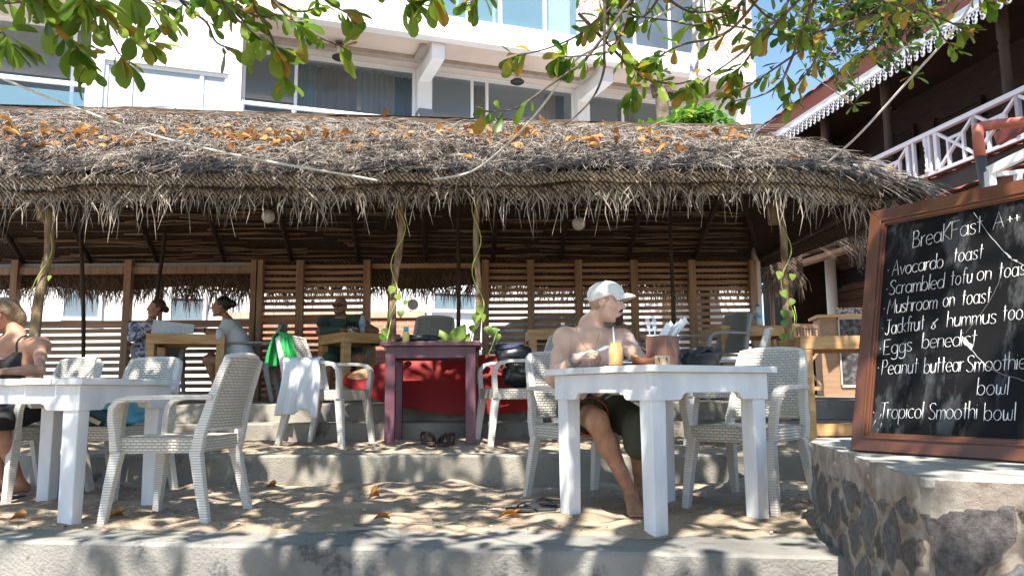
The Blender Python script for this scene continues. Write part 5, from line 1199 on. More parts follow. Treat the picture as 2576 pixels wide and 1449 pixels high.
# on the purple table
PT = Z2 + .802
q = at(1021, 860, 6.1); q.z = PT
t = thing('sunscreen_bottle', 'yellow sunscreen bottle with a teal cap on the purple table', 'bottle', tuple(q), world=True)
m = MB(); m.lathe([(.024, 0), (.027, .006), (.027, .07), (.018, .085)], q, 16); m.build('bottle', yellow_pl, t); m = MB(); m.lathe([(.0185, .086), (.021, .09), (.021, .118), (.016, .122)], q, 16); m.build('cap', teal_pl, t)
q = at(1048, 860, 6.2); q.z = PT; t = thing('black_pouch', 'flat black leather pouch lying behind the sunscreen bottle on the purple table', 'pouch', tuple(q), world=True)
blob('pouch', bagblack, q + V(.02, .02, .035), (.155, .08, .03), t, 12, .25, flat=PT); m = MB(); m.sweep([q + V(.08, 0, .04), q + V(.15, .0, .03), q + V(.19, -.02, .025), q + V(.14, -.03, .015)], .016, .006); m.build('strap', bagblack, t)
# on the back tables
def bottle(lb, q, s=1., body=waterglass):
    t = thing('water_bottle', lb, 'bottle', tuple(q), world=True); q = V(*q)
    m = MB(); m.lathe([(.03 * s, 0), (.034 * s, .006), (.034 * s, .06), (.032 * s, .065), (.034 * s, .07), (.034 * s, .15), (.025 * s, .18), (.014 * s, .2), (.014 * s, .212)], q, 16); m.build('bottle', body, t)
    m = MB(); m.lathe([(.0348 * s, .085), (.0348 * s, .14)], q, 16); m.build('label_band', bluelabel, t); m = MB(); m.lathe([(.0155 * s, .212), (.0155 * s, .235)], q, 12); m.build('cap', bluecap, t)
BT = Z4 + .735
q = at(911, 828, 8.75); q.z = BT; bottle('clear water bottle with a blue cap on the table of the man in sunglasses', q, 1.0)
q = at(884, 828, 8.6); q.z = BT; t = thing('patterned_mug', 'small patterned mug beside the water bottle of the man in sunglasses', 'mug', tuple(q), world=True)
m = MB(); m.lathe([(.03, 0), (.04, .005), (.042, .075), (.038, .075), (.036, .01)], q, 18); m.build('cup', pm('mug_glaze', (.1, .08, .06), (.6, .55, .42), 40, .4, lo=.45, hi=.55), t); m = MB(); m.tube([q + V(.04, 0, .06), q + V(.065, 0, .05), q + V(.06, 0, .025), q + V(.04, 0, .015)], .006, 7); m.build('handle', MAT['mug_glaze'], t)
BT = Z4 + .757; q = at(1908, 820, 8.3); q.z = BT; bottle('tall pale water bottle on the wooden table by the corner post', q, 1.35, pm('frosted_bottle', (.62, .66, .68), rough=.3))
a, b = at(380, 826, 8.55), at(486, 833, 8.5)
m = MB(); a.z = Z4 + .737; b.z = a.z; m.hexa([a, b, b + V(0, .012, .0), a + V(0, .012, 0), a + V(-.02, .09, .165), b + V(-.03, .09, .105), b + V(-.03, .1, .105), a + V(-.02, .1, .165)])
sh = tag(m.build('menu_sheet', pm('printed_sheet', (.5, .55, .6), (.66, .7, .74), 60, .8, lo=.45, hi=.55), base=tuple(a)), 'white printed menu sheet propped up on the table of the two women', 'menu')
# reception counter
t = thing('wooden_counter', 'wooden reception counter with a framed print, left of the chalkboard', 'counter', tuple(at(2100, 990, 10.6)), world=True)
p0 = at(2062, 800, 10.6); m = MB(); m.hexa([V(p0.x, 10.6, Z4), V(p0.x + 1.5, 10.2, Z4), V(p0.x + 1.6, 10.8, Z4), V(p0.x + .1, 11.1, Z4), V(p0.x, 10.6, p0.z), V(p0.x + 1.5, 10.2, p0.z), V(p0.x + 1.6, 10.8, p0.z), V(p0.x + .1, 11.1, p0.z)]); m.build('body', pm('counter_wood', (.26, .15, .085), (.34, .21, .12), 3, .55, stretch=(1, 1, 6)), t)
m = MB(); m.hexa([V(p0.x - .05, 10.55, p0.z + .001), V(p0.x + 1.5, 10.15, p0.z + .001), V(p0.x + 1.6, 10.85, p0.z + .001), V(p0.x + .05, 11.15, p0.z + .001), V(p0.x - .05, 10.55, p0.z + .04), V(p0.x + 1.5, 10.15, p0.z + .04), V(p0.x + 1.6, 10.85, p0.z + .04), V(p0.x + .05, 11.15, p0.z + .04)]); m.build('countertop', honey, t)
dx_ = V(1.5, -.4, 0).normalized(); o_ = V(p0.x + .22, 10.6 - .22 * .2667 - .012, Z4 + .12)
def panel(nm, z0, z1, mt_in):
    f = MB(); f.bar(o_ + V(0, 0, z0), o_ + V(0, 0, z1), .035, .02, up=dx_); f.bar(o_ + dx_ * .46 + V(0, 0, z0), o_ + dx_ * .46 + V(0, 0, z1), .035, .02, up=dx_); f.bar(o_ + V(0, 0, z0 - .017), o_ + dx_ * .46 + V(0, 0, z0 - .017), .02, .034); f.bar(o_ + V(0, 0, z1 + .017), o_ + dx_ * .46 + V(0, 0, z1 + .017), .02, .034)
    fo = f.build('picture_frame', pm('pale_frame', (.45, .42, .38), rough=.6) if 'pale_frame' not in MAT else MAT['pale_frame'], t)
    m = MB(); m.hexa([o_ + V(0, .001, z0), o_ + dx_ * .46 + V(0, .001, z0), o_ + dx_ * .46 + V(0, .006, z0), o_ + V(0, .006, z0), o_ + V(0, .001, z1), o_ + dx_ * .46 + V(0, .001, z1), o_ + dx_ * .46 + V(0, .006, z1), o_ + V(0, .006, z1)]); m.build('print', mt_in, fo)
panel('p', .03, .9, sketch)
q = at(2110, 772, 10.75); m = MB(); m.box((q.x, 10.8, p0.z + .042), (q.x + .5, 10.85, p0.z + .16)); tag(m.build('tile_plaque', mosaic, base=(q.x, 10.8, p0.z)), 'row of patterned mosaic tiles standing on the reception counter', 'plaque')
q = at(2052, 870, 10.2)
t = thing('crossed_railing', 'low brown timber railing with crossed bars beside the counter', 'railing', tuple(at(2050, 990, 10.2)), world=True)
m = MB(); x0_, x1_ = at(1990, 850, 10.2).x, at(2062, 850, 10.2).x; m.box((x0_, 10.2, 1.42), (x1_, 10.25, 1.48)); m.box((x0_, 10.2, Z4 + .08), (x1_, 10.25, Z4 + .13)); m.build('rail', slatwood, t)
m = MB()
for k in range(9): x = x0_ + .03 + k * (x1_ - x0_ - .06) / 8; m.bar((x, 10.225, 1.19), (x, 10.225, 1.42), .025, .025, up=(0, 1, 0))
m.box((x0_, 10.2, 1.14), (x1_, 10.25, 1.19)); m.build('pickets', slatwood, t)
for s in (0, 1):
    m = MB(); m.bar((x0_, 10.215 + .02 * s, Z4 + .13 if s else 1.14), (x1_, 10.215 + .02 * s, 1.14 if s else Z4 + .13), .03, .018, up=(0, 1, 0)); m.build('cross_bar', slatwood, t)

# red drain pipe and white frame at the right edge
t = thing('drain_pipe', 'bent red drainpipe, dark grey below, near the upper right edge', 'pipe', tuple(at(2480, 480, 6.)), world=True)
P = [at(2600, 305, 5.6), at(2520, 312, 5.9), at(2476, 318, 6.0), at(2462, 322, 6.0), at(2460, 345, 6.0), at(2466, 395, 6.0)]
m = MB(); m.tube(P, [.04, .04, .042, .048, .042, .042], 14); m.build('red_pipe', pipe_red, t)
m = MB(); m.tube([P[-1] + V(0, 0, .005), at(2482, 482, 6.0), at(2500, 620, 6.0), V(at(2500, 620, 6.0).x, 6.0, .3)], .041, 14); m.build('grey_pipe', pm('grey_pipe', (.06, .065, .07), rough=.5), t)
t = thing('steel_bracket', 'white painted steel bracket above the corner of the chalkboard', 'frame', tuple(at(2500, 470, 5.4)), world=True)
m = MB(); m.bar(at(2493, 475, 5.4), at(2490, 432, 5.4), .06, .05); m.bar(at(2487, 432, 5.4), at(2590, 382, 5.2), .05, .06); m.build('frame', lace_white, t)
m = MB(); m.bar(at(2505, 440, 5.4), at(2575, 432, 5.4), .03, .03); m.bar(at(2560, 475, 5.4), at(2562, 432, 5.4), .04, .04); m.build('brace', lace_white, t)
m = MB(); m.bar(at(2508, 352, 6.3), at(2600, 300, 6.0), .05, .1); tag(m.build('red_plank', pm('red_plank', (.16, .035, .03), rough=.5), base=tuple(at(2508, 352, 6.3))), 'dark red plank end jutting in at the right edge below the pipe', 'plank')

# footwear and leaves on the sand
def flipflop(q, rz, lb, mt, strapm, L=.27):
    t = thing('flip_flop', lb, 'flip-flop', tuple(q), rz); m = MB(); n = 20; pts = []
    for k in range(n):
        a = 2 * math.pi * k / n; x = math.cos(a) * L / 2; wv = .048 - .008 * math.cos(a + 1) ; pts.append((x, math.sin(a) * (.05 if x > 0 else .04)))
    m.prism(pts, (0, 0, 0), (1, 0, 0), (0, 1, 0), (0, 0, 1), .016); m.build('sole', mt, t, bevel=.003)
    m = MB()
    for s in (-1, 1): m.sweep([(.075, 0, .016), (.06, s * .012, .034), (.02, s * .04, .042), (-.03, s * .046, .028), (-.045, s * .044, .012)], [.008, .012, .016, .014, .01], .005)
    m.build('strap', strapm, t)
q = atz(1335, 1290, .0); z_ = sandz(q.x, q.y) + .016
flipflop((q.x, q.y, z_), 2.95, 'black flip-flop lying on the sand left of the front table leg', rubber, rubber)
q = atz(1378, 1280, .0); flipflop((q.x, q.y, sandz(q.x, q.y) + .016), 3.3, 'second black flip-flop, partly behind the table leg', rubber, rubber)
def sandal(q, rz, lb):
    t = thing('sandal', lb, 'sandal', tuple(q), rz, 'brown sandals'); m = MB(); pts = [(math.cos(2 * math.pi * k / 18) * .13, math.sin(2 * math.pi * k / 18) * .047) for k in range(18)]
    m.prism(pts, (0, 0, 0), (1, 0, 0), (0, 1, 0), (0, 0, 1), .028); m.build('sole', leather, t, bevel=.004)
    m = MB()
    for x, h in ((.06, .06), (.02, .075)): m.sweep([(x, .045, .02), (x - .005, .035, .02 + h * .7), (x - .01, 0, .02 + h), (x - .005, -.035, .02 + h * .7), (x, -.045, .02)], .03, .006, side=(1, 0, 0))
    m.sweep([(-.02, .044, .02), (-.06, .046, .06), (-.115, .02, .08), (-.125, 0, .082), (-.115, -.02, .08), (-.06, -.046, .06), (-.02, -.044, .02)], .008, .026, side=None); m.build('strap', leather, t)
for px, rz, lb in ((1078, -1.2, 'brown strap sandal under the purple table, left of its pair'), (1122, -1.9, 'brown strap sandal under the purple table, right of its pair')):
    q = at(px, 1117, 5.95); sandal((q.x, q.y, Z2 + .02 + sandz(q.x, q.y)), rz, lb)
LV = [('curled yellow-brown dry leaf on the sand at the foot of the middle step', 1082, 1218, .16, .1), ('small dry brown leaf alone in the middle of the lower sand', 950, 1258, .14, 1.2), ('tiny brown leaf on the sand right of the front-left chair', 680, 1230, .1, .4), ('thin dark twig-like leaf on the sand left of the front table', 1280, 1308, .16, .05), ('pale crescent-shaped dry leaf on the sand near the kerb', 962, 1310, .13, -.2), ('dark dry leaf under the left table beside its front leg', 40, 1312, .1, .5), ('reddish dry leaf behind the front leg of the left chair', 290, 1308, .11, .9)]
for i, (lb, px, py, L, a) in enumerate(LV):
    q = atz(px, py, .01); m = MB(); L *= .8; m.leaf(q - V(L / 2, 0, -.008), (math.cos(a), math.sin(a), .12), (.2, -.5, 1), L, L * (.5 if i not in (3, 4) else .14), -.25, .9); m.leaf(q - V(L / 2 - .01, -.002, -.012), (math.cos(a), math.sin(a), .3), (-.2, .3, 1), L * .8, L * .3, .3, 1.2)
    for k in range(len(m.v)): x_, y_, z_ = m.v[k]; m.v[k] = (x_, y_, max(z_, sandz(x_, y_) + .019))
    tag(m.build('dry_leaf', leaf_dry, base=tuple(q)), lb, 'leaf', 'dry leaves on the sand')
# pebbles and bits in the sand
m = MB()
for i in range(500):
    x = rr.uniform(-3.2, 2); y = rr.uniform(L1b(x), L2(x)) if rr.random() < .75 else rr.uniform(L2(x) + .15, L3(x)); z0 = (.018 if y < L2(x) else Z2 + .018) + sandz(x, y) * 1.3; s = rr.uniform(.003, .009)
    m.ellipsoid((x, y, z0), (s * 1.4, s, s * .6), 6, rr.randint(0, 1))
tag(m.build('pebbles', [pm('pebble_pale', (.5, .45, .38), rough=.9), pm('pebble_dark', (.12, .09, .07), rough=.9)]), 'tiny pebbles and bits scattered through the sand', 'pebbles', kind='stuff')

m = MB()
for i in range(90):
    x = rr.uniform(-3.2, 2); y = rr.uniform(L1b(x), L2(x)) if rr.random() < .7 else rr.uniform(L2(x) + .15, L3(x)); z0 = (.02 if y < L2(x) else Z2 + .02) + sandz(x, y) * 1.3; a = rr.uniform(0, 3.14); L = rr.uniform(.02, .09)
    m.tube([(x, y, z0), (x + L * .5 * math.cos(a), y + L * .5 * math.sin(a), z0 + .006), (x + L * math.cos(a + .3), y + L * math.sin(a + .3), z0)], [.0018, .0022, .0012], 4)
tag(m.build('twig_litter', bark), 'thin dry twigs and leaf stalks littering the sand', 'twigs', kind='stuff')
# ropes
def rope(lb, pts, r=.0095):
    P = []; n = len(pts)
    for i in range(n - 1):
        for k in range(12):
            q = k / 12; a = pts[max(i - 1, 0)]; b = pts[i]; c = pts[i + 1]; d = pts[min(i + 2, n - 1)]
            P.append((b * 2 + (c - a) * q + (a * 2 - b * 5 + c * 4 - d) * q * q + (b * 3 - a - c * 3 + d) * q ** 3) * .5)
    P.append(pts[-1]); m = MB(); m.tube(P, r, 8); o = m.build('rope', rope_m, base=tuple(pts[0])); tag(o, lb, 'rope')
rope('white rope sweeping down over the left part of the thatch to the eave', [at(-60, 165, 5.2), at(0, 196, 5.3), at(190, 272, 5.5), at(400, 345, 5.7), at(640, 400, 5.9), at(870, 440, 6.05), at(950, 455, 6.1)])
rope('white rope hanging from the tree branches down to the middle of the eave', [at(1760, -30, 5.0), at(1720, 3, 5.0), at(1600, 72, 5.1), at(1500, 122, 5.2), at(1440, 160, 5.3), at(1370, 260, 5.5), at(1290, 350, 5.7), at(1190, 430, 6.0), at(1090, 452, 6.1)], .009)
rope('pale rope running from the tree down to the right end of the thatch', [at(2460, -20, 5.2), at(2400, 75, 5.3), at(2270, 220, 5.6), at(2160, 340, 5.9), at(2080, 412, 6.3)], .009)
# ================================================================== PEOPLE (smoothly blended bodies, meshed from a distance field)
def Cc(a, b, r0, r1=None, k=.02): return ('c', np.array(a, float), np.array(b, float), r0, r0 if r1 is None else r1, k)
def Ee(c, r, M=None, k=.02, sub=False): return ('s' if sub else 'e', np.array(c, float), np.array(r, float), None if M is None else np.array(M, float), k)
def field(prims, res, clip=None, infl=0, pad=.03):
    lo = np.min([np.minimum(p[1], p[2] if p[0] == 'c' else p[1]) - (max(p[3], p[4]) if p[0] == 'c' else np.max(p[2])) for p in prims if p[0] != 's'], axis=0) - pad - infl
    hi = np.max([np.maximum(p[1], p[2] if p[0] == 'c' else p[1]) + (max(p[3], p[4]) if p[0] == 'c' else np.max(p[2])) for p in prims if p[0] != 's'], axis=0) + pad + infl
    n = np.ceil((hi - lo) / res).astype(int) + 1
    ax = [lo[i] + res * np.arange(n[i]) for i in range(3)]
    Fd = np.full(n, 1.0, np.float32)
    for p in prims:
        if p[0] == 'c': rm = max(p[3], p[4]); l = np.minimum(p[1], p[2]) - rm; h = np.maximum(p[1], p[2]) + rm
        else: l = p[1] - np.max(p[2]); h = p[1] + np.max(p[2])
        mg = .045 + infl + p[-1]; i0 = np.clip(np.floor((l - mg - lo) / res).astype(int), 0, n); i1 = np.clip(np.ceil((h + mg - lo) / res).astype(int) + 1, 0, n)
        if np.any(i1 <= i0): continue
        sl_ = tuple(slice(a, b) for a, b in zip(i0, i1)); X, Y_, Z_ = np.meshgrid(*[ax[i][sl_[i]] for i in range(3)], indexing='ij'); P = np.stack([X, Y_, Z_], -1).astype(np.float32)
        if p[0] == 'c':
            ab = p[2] - p[1]; t = np.clip(((P - p[1]) @ ab) / max(ab @ ab, 1e-9), 0, 1); d = np.linalg.norm(P - p[1] - t[..., None] * ab, axis=-1) - (p[3] + (p[4] - p[3]) * t)
        else:
            q = P - p[1]
            if p[3] is not None: q = q @ p[3]
            k0 = np.linalg.norm(q / p[2], axis=-1); k1 = np.linalg.norm(q / p[2] ** 2, axis=-1); d = k0 * (k0 - 1) / np.maximum(k1, 1e-6)
        k = p[-1]; f = Fd[sl_]
        if p[0] == 's': h_ = np.clip(.5 - .5 * (f + d) / k, 0, 1); Fd[sl_] = f * (1 - h_) + -d * h_ + k * h_ * (1 - h_)
        else: h_ = np.clip(.5 + .5 * (f - d) / k, 0, 1); Fd[sl_] = f * (1 - h_) + d * h_ - k * h_ * (1 - h_)
    Fd -= infl
    if clip is not None:
        X, Y_, Z_ = np.meshgrid(*ax, indexing='ij'); Fd = np.maximum(Fd, clip(X, Y_, Z_).astype(np.float32))
    return Fd, lo, res
def nets(Fd, lo, res):
    s = Fd < 0; n = np.array(s.shape); c = np.zeros(n - 1, np.uint8)
    for dx in (0, 1):
        for dy in (0, 1):
            for dz in (0, 1): c += s[dx:n[0] - 1 + dx, dy:n[1] - 1 + dy, dz:n[2] - 1 + dz]
    act = (c > 0) & (c < 8); idx = -np.ones(act.shape, np.int64); ids = np.argwhere(act); idx[act] = np.arange(len(ids)); acc = np.zeros((len(ids), 3)); cnt = np.zeros(len(ids))
    cor = [(a, b, d) for a in (0, 1) for b in (0, 1) for d in (0, 1)]
    for a in cor:
        for ax_ in range(3):
            if a[ax_]: continue
            b = list(a); b[ax_] = 1
            fa = Fd[tuple((ids + a).T)]; fb = Fd[tuple((ids + b).T)]; m_ = (fa < 0) != (fb < 0)
            t = np.where(m_, fa / np.where(np.abs(fa - fb) < 1e-9, 1, fa - fb), 0)
            pt = np.tile(np.array(a, float), (len(ids), 1)); pt[:, ax_] += t; acc[m_] += pt[m_]; cnt[m_] += 1
    vs = lo + (ids + acc / np.maximum(cnt, 1)[:, None]) * res; fs = []
    for ax_ in range(3):
        o1, o2 = [(1, 2), (2, 0), (0, 1)][ax_]
        a = np.take(s, range(n[ax_] - 1), ax_); b = np.take(s, range(1, n[ax_]), ax_); E_ = np.argwhere(a != b); sg = a[tuple(E_.T)]
        ok = (E_[:, o1] > 0) & (E_[:, o2] > 0) & (E_[:, o1] < n[o1] - 1) & (E_[:, o2] < n[o2] - 1); E_ = E_[ok]; sg = sg[ok]
        q = []
        for d1, d2 in ((0, 0), (-1, 0), (-1, -1), (0, -1)):
            e = E_.copy(); e[:, o1] += d1; e[:, o2] += d2; q.append(idx[tuple(e.T)])
        q = np.stack(q, 1); q[~sg] = q[~sg][:, ::-1]; fs.append(q)
    return vs, np.concatenate(fs)
def solid(name, prims, mt, par, res=.007, clip=None, infl=0, smooth_it=1):
    Fd, lo, rs = field(prims, res, clip, infl); v, f = nets(Fd, lo, rs); m = MB(); m.add([tuple(p) for p in v], [tuple(int(i) for i in q) for q in f], 0, True); o = m.build(name, mt, par)
    if smooth_it:
        md = o.modifiers.new('smooth', 'SMOOTH'); md.factor = .5; md.iterations = smooth_it
    return o
def basis(f, up=(0, 0, 1)):
    f = V(f).normalized(); l = V(up).cross(f).normalized(); u = f.cross(l).normalized(); return f, l, u
def head_prims(c, f, up=(0, 0, 1), s=1.0, nose=1.0):
    f, l, u = basis(f, up); c = V(c); M = np.array([list(l), list(f), list(u)]).T
    P = lambda a, b, d: c + l * a * s + f * b * s + u * d * s
    E_ = lambda p, r, k=.015, sub=False: Ee(p, [x * s for x in r], M, k, sub)
    pr = [E_(P(0, -.014, .028), (.073, .092, .086)), E_(P(0, .022, -.03), (.056, .066, .082), .02), Cc(P(.04, .0, -.058), P(.016, .064, -.098), .022 * s, .016 * s, .02), Cc(P(-.04, .0, -.058), P(-.016, .064, -.098), .022 * s, .016 * s, .02), E_(P(0, .072, -.1), (.018, .015, .016), .015),
          Cc(P(-.03, .078, .027), P(.03, .078, .027), .0115 * s, None, .012), E_(P(.031, .099, .01), (.018, .019, .0125), .007, True), E_(P(-.031, .099, .01), (.018, .019, .0125), .007, True),
          Cc(P(0, .084, .02), P(0, .107 * nose ** .5, -.02), .0075 * s, .0125 * s, .01), E_(P(.012, .094, -.025), (.009, .011, .008), .007), E_(P(-.012, .094, -.025), (.009, .011, .008), .007),
          Cc(P(-.019, .083, -.05), P(.019, .083, -.05), .0085 * s, None, .008), Cc(P(-.016, .08, -.063), P(.016, .08, -.063), .009 * s, None, .008), E_(P(.043, .055, -.012), (.02, .02, .02), .02), E_(P(-.043, .055, -.012), (.02, .02, .02), .02),
          E_(P(.075, -.012, 0), (.008, .019, .031), .006), E_(P(-.075, -.012, 0), (.008, .019, .031), .006)]
    return pr, P, M
def hand_prims(w_, d, n_, s_, curl=(.5, .6, .7, .75), sc=1.0, thumb=.5):
    """w_: wrist, d: towards the fingers, n_: out of the palm, s_: towards the thumb."""
    w_, d, n_, s_ = V(w_), V(d).normalized(), V(n_).normalized(), V(s_).normalized(); pr = []
    for i, (o, L) in enumerate(zip((.027, .009, -.009, -.026), (.088, .092, .088, .08))):
        kn = w_ + d * L * sc + s_ * o * sc; pr.append(Cc(w_ + d * .012 * sc + s_ * o * .55 * sc, kn, .0135 * sc, .0105 * sc, .008)); p = kn; a = 0
        for j, sl_ in enumerate((.043, .027, .021)):
            a += curl[i] * (.75, 1.1, .8)[j]; q = p + (d * math.cos(a) + n_ * math.sin(a)) * sl_ * sc * (.95, 1.05, 1, .82)[i]; pr.append(Cc(p, q, (.0095, .0086, .0078)[j] * sc, (.0086, .0078, .0066)[j] * sc, .003)); p = q
    b = w_ + d * .022 * sc + s_ * .026 * sc; c = b + (d * .028 + s_ * .026 + n_ * .012) * sc; e = c + (d * .03 + s_ * (.012 - .02 * thumb) + n_ * .02 * thumb) * sc; g = e + (d * .022 + s_ * (-.004 - .012 * thumb) + n_ * .012 * thumb) * sc
    pr += [Cc(w_ + d * .01 * sc, b, .015 * sc, .0145 * sc, .01), Cc(b, c, .0135 * sc, .0105 * sc, .006), Cc(c, e, .0105 * sc, .009 * sc, .004), Cc(e, g, .009 * sc, .0072 * sc, .003)]
    return pr
def body_prims(J, s=1.0, fem=False):
    L, Rr, N_, pel = V(J['shL']), V(J['shR']), V(J['neck']), V(J['pel']); mid = (L + Rr) / 2; ax = (L - Rr).normalized(); hx = (V(J['hipL']) - V(J['hipR'])).normalized()
    up = (mid - pel); chest = pel.lerp(mid, .68); waist = pel.lerp(mid, .3); fw = ax.cross(V(0, 0, 1)).normalized()
    k = .05
    w1, w2 = (.062, .093) if not fem else (.055, .088)
    pr = [Cc(chest - ax * w1 * s, chest + ax * w1 * s, w2 * s, None, k), Cc(waist - hx * .052 * s, waist + hx * .052 * s, (.094 if not fem else .078) * s, None, k), Cc(pel - hx * .07 * s, pel + hx * .07 * s, .105 * s, None, k),
          Cc(waist - hx * .05 * s, chest - ax * .06 * s, .09 * s, .095 * s, k), Cc(waist + hx * .05 * s, chest + ax * .06 * s, .09 * s, .095 * s, k), Cc(L, Rr, .05 * s, None, .04),
          Cc(L, chest + ax * .075 * s, .055 * s, .075 * s, .045), Cc(Rr, chest - ax * .075 * s, .055 * s, .075 * s, .045), Cc(N_, mid + (N_ - mid) * .25, .06 * s, .075 * s, .045), Cc(N_, V(J['headb']), .056 * s * (1 if not fem else .85), .052 * s * (1 if not fem else .85), .03),
          Cc(N_ + V(0, 0, -.03), L, .034 * s, .045 * s, .04), Cc(N_ + V(0, 0, -.03), Rr, .034 * s, .045 * s, .04)]
    if not fem:
        for q in (-1, 1): pr.append(Ee(chest + ax * q * .07 * s + fw * .075 * s + V(0, 0, .02), (.06 * s, .035 * s, .05 * s), np.array([list(ax), list(fw), [0, 0, 1]]).T, .05))
    else:
        for q in (-1, 1): pr.append(Ee(chest + ax * q * .06 * s + fw * .085 * s + V(0, 0, -.01), (.055 * s, .045 * s, .055 * s), None, .04))
    t = 1 if not fem else .84
    for S_ in 'LR':
        sh, el, wr = V(J['sh' + S_]), V(J['el' + S_]), V(J['wr' + S_]); pr += [Ee(sh, ((.055 if not fem else .05) * s * t,) * 3, None, .04), Cc(sh, sh.lerp(el, .45), .047 * s * t, .044 * s * t, .03), Cc(sh.lerp(el, .45), el, .044 * s * t, .036 * s * t, .03), Cc(el, el.lerp(wr, .35), .04 * s * t, .041 * s * t, .02), Cc(el.lerp(wr, .35), wr, .041 * s * t, .026 * s * t, .02)]
        if 'kn' + S_ in J:
            hp_, kn = V(J['hip' + S_]), V(J['kn' + S_]); pr += [Cc(hp_, kn, .092 * s, .058 * s, .04), Ee(kn, (.058 * s,) * 3, None, .02)]
            if 'an' + S_ in J:
                an, to = V(J['an' + S_]), V(J['to' + S_]); bk = V(0, 0, 0); cd = (to - an); cd.z = 0; cd.normalize(); calf = kn.lerp(an, .32) - cd * .012
                pr += [Cc(kn, calf, .055 * s, .056 * s, .03), Cc(calf, kn.lerp(an, .7), .056 * s, .037 * s, .03), Cc(kn.lerp(an, .7), an, .037 * s, .034 * s, .02), Ee(an - cd * .03 + V(0, 0, -.03), (.032 * s, .034 * s, .034 * s), None, .02)]
                for q in (-1, 1): pr.append(Cc(an + V(0, 0, -.015), to + cd.cross(V(0, 0, 1)) * q * .022 - cd * .05, .034 * s, .022 * s, .02))
                sd = cd.cross(V(0, 0, 1))
                for i_, o in enumerate((-.032, -.016, 0, .015, .03)): pr.append(Cc(to + sd * o - cd * (.055 + .004 * i_), to + sd * o * 1.1 + cd * (.012 - .006 * abs(i_ - 1)) + V(0, 0, -.006), .0125, .0095 if i_ else .0125, .005))
    return pr
lidm = pm('eyelid_skin', (.3, .16, .11), rough=.5)
def eyes(par, P, s=1.0):
    for q in (-1, 1):
        m = MB(); m.ellipsoid(P(q * .031, .0755, .01), (.0125 * s,) * 3, 12); e = m.build('eye', eyewhite, par); m = MB(); m.ellipsoid(P(q * .031, .0835, .01), (.0062 * s,) * 3, 10); lid = MB(); lid.tube([P(q * .014, .0845, .0165), P(q * .031, .0895, .02), P(q * .05, .078, .014)], [.003, .0042, .003], 6); lid.build('eyelid', lidm, e); m.build('iris', eyedark, e)

# ---- the man in the cap
mp_ = thing('person', 'bare-chested man in a white cap and olive shorts eating at the white table', 'person', (.46, 4.62, .0), world=True)
J = dict(pel=(.455, 4.70, .545), hipR=(.375, 4.63, .54), hipL=(.545, 4.69, .54), shR=at(1421, 852, 4.50), shL=at(1566, 856, 4.62), neck=at(1483, 818, 4.60), headb=at(1508, 790, 4.56),
         elR=at(1391, 952, 4.40), wrR=at(1450, 902, 4.14), elL=at(1622, 915, 4.42), wrL=at(1662, 905, 4.16), knR=at(1500, 1058, 4.16), knL=at(1605, 1070, 4.2), anR=at(1588, 1243, 4.26), toR=at(1603, 1294, 4.03), anL=at(1612, 1232, 4.42), toL=at(1622, 1280, 4.2))
HCm = at(1526, 765, 4.53); HF = V(.95, -.32, -.03)
hp_pr, HP_, HM = head_prims(HCm, HF, s=.97)
wr = V(J['wrR']); hd = at(1494, 886, 4.05) - wr; hf, hl, hu = basis(hd)
prim = body_prims(J) + hp_pr + hand_prims(wr, hd, (hd.cross(V(0, 0, 1)).normalized() * -.5 + V(0, 0, -.85)), V(-.1, .2, 1) .cross(hd).cross(hd) * -1 if False else V(0, 0, 1) * .55 + hd.cross(V(0, 0, 1)).normalized() * -.8, (.75, .85, .95, 1.0), 1.0, 1.0)
wl_ = V(J['wrL']); hdL = V(-.1, -.9, .05)
prim += hand_prims(wl_, hdL, (0, 0, -1), (-1, .1, 0), (.6, .7, .8, .8), 1.0, .8)
bo_ = solid('body', prim, skin, mp_, .0058, smooth_it=2); bo_.data.materials.append(skin_leg)
for p_ in bo_.data.polygons:
    if p_.center.z < .6: p_.material_index = 1
eyes(mp_, HP_, .97)
for q in (-1, 1):
    solid('eyebrow', [Cc(HP_(q * .016, .09, .031), HP_(q * .046, .079, .033), .0062, .0045, .004)], beard, mp_, .003)
solid('beard', [Ee(HP_(0, .07, -.106), (.027, .026, .024), HM, .01), Cc(HP_(-.026, .074, -.095), HP_(.026, .074, -.095), .0155, None, .01), Cc(HP_(0, .091, -.077), HP_(0, .083, -.1), .0095, .016, .01)], beard, mp_, .004)
solid('moustache', [Cc(HP_(0, .094, -.04), HP_(q * .026, .083, -.05), .0068, .0055, .004) for q in (-1, 1)], beard, mp_, .003)
solid('lips', [Cc(HP_(-.016, .0855, -.053), HP_(.016, .0855, -.053), .0064, None, .003), Cc(HP_(-.013, .0845, -.062), HP_(.013, .0845, -.062), .0066, None, .003)], lip, mp_, .003)
# stubbled hair below the cap
solid('short_hair', [Ee(HP_(0, -.018, .026), (.0738, .0895, .0815), HM, .01)], pm('cropped_hair', (.36, .215, .15), (.46, .29, .205), 90, .8), mp_, .005, clip=lambda X, Y_, Z_: np.maximum((Z_ - HP_(0, 0, .05).z), np.maximum(HP_(0, 0, -.04).z - Z_ + .6 * ((X - HP_(0, 0, 0).x) * HF.x + (Y_ - HP_(0, 0, 0).y) * HF.y + .05), (X - HP_(0, 0, 0).x) * HF.x + (Y_ - HP_(0, 0, 0).y) * HF.y - .03)))
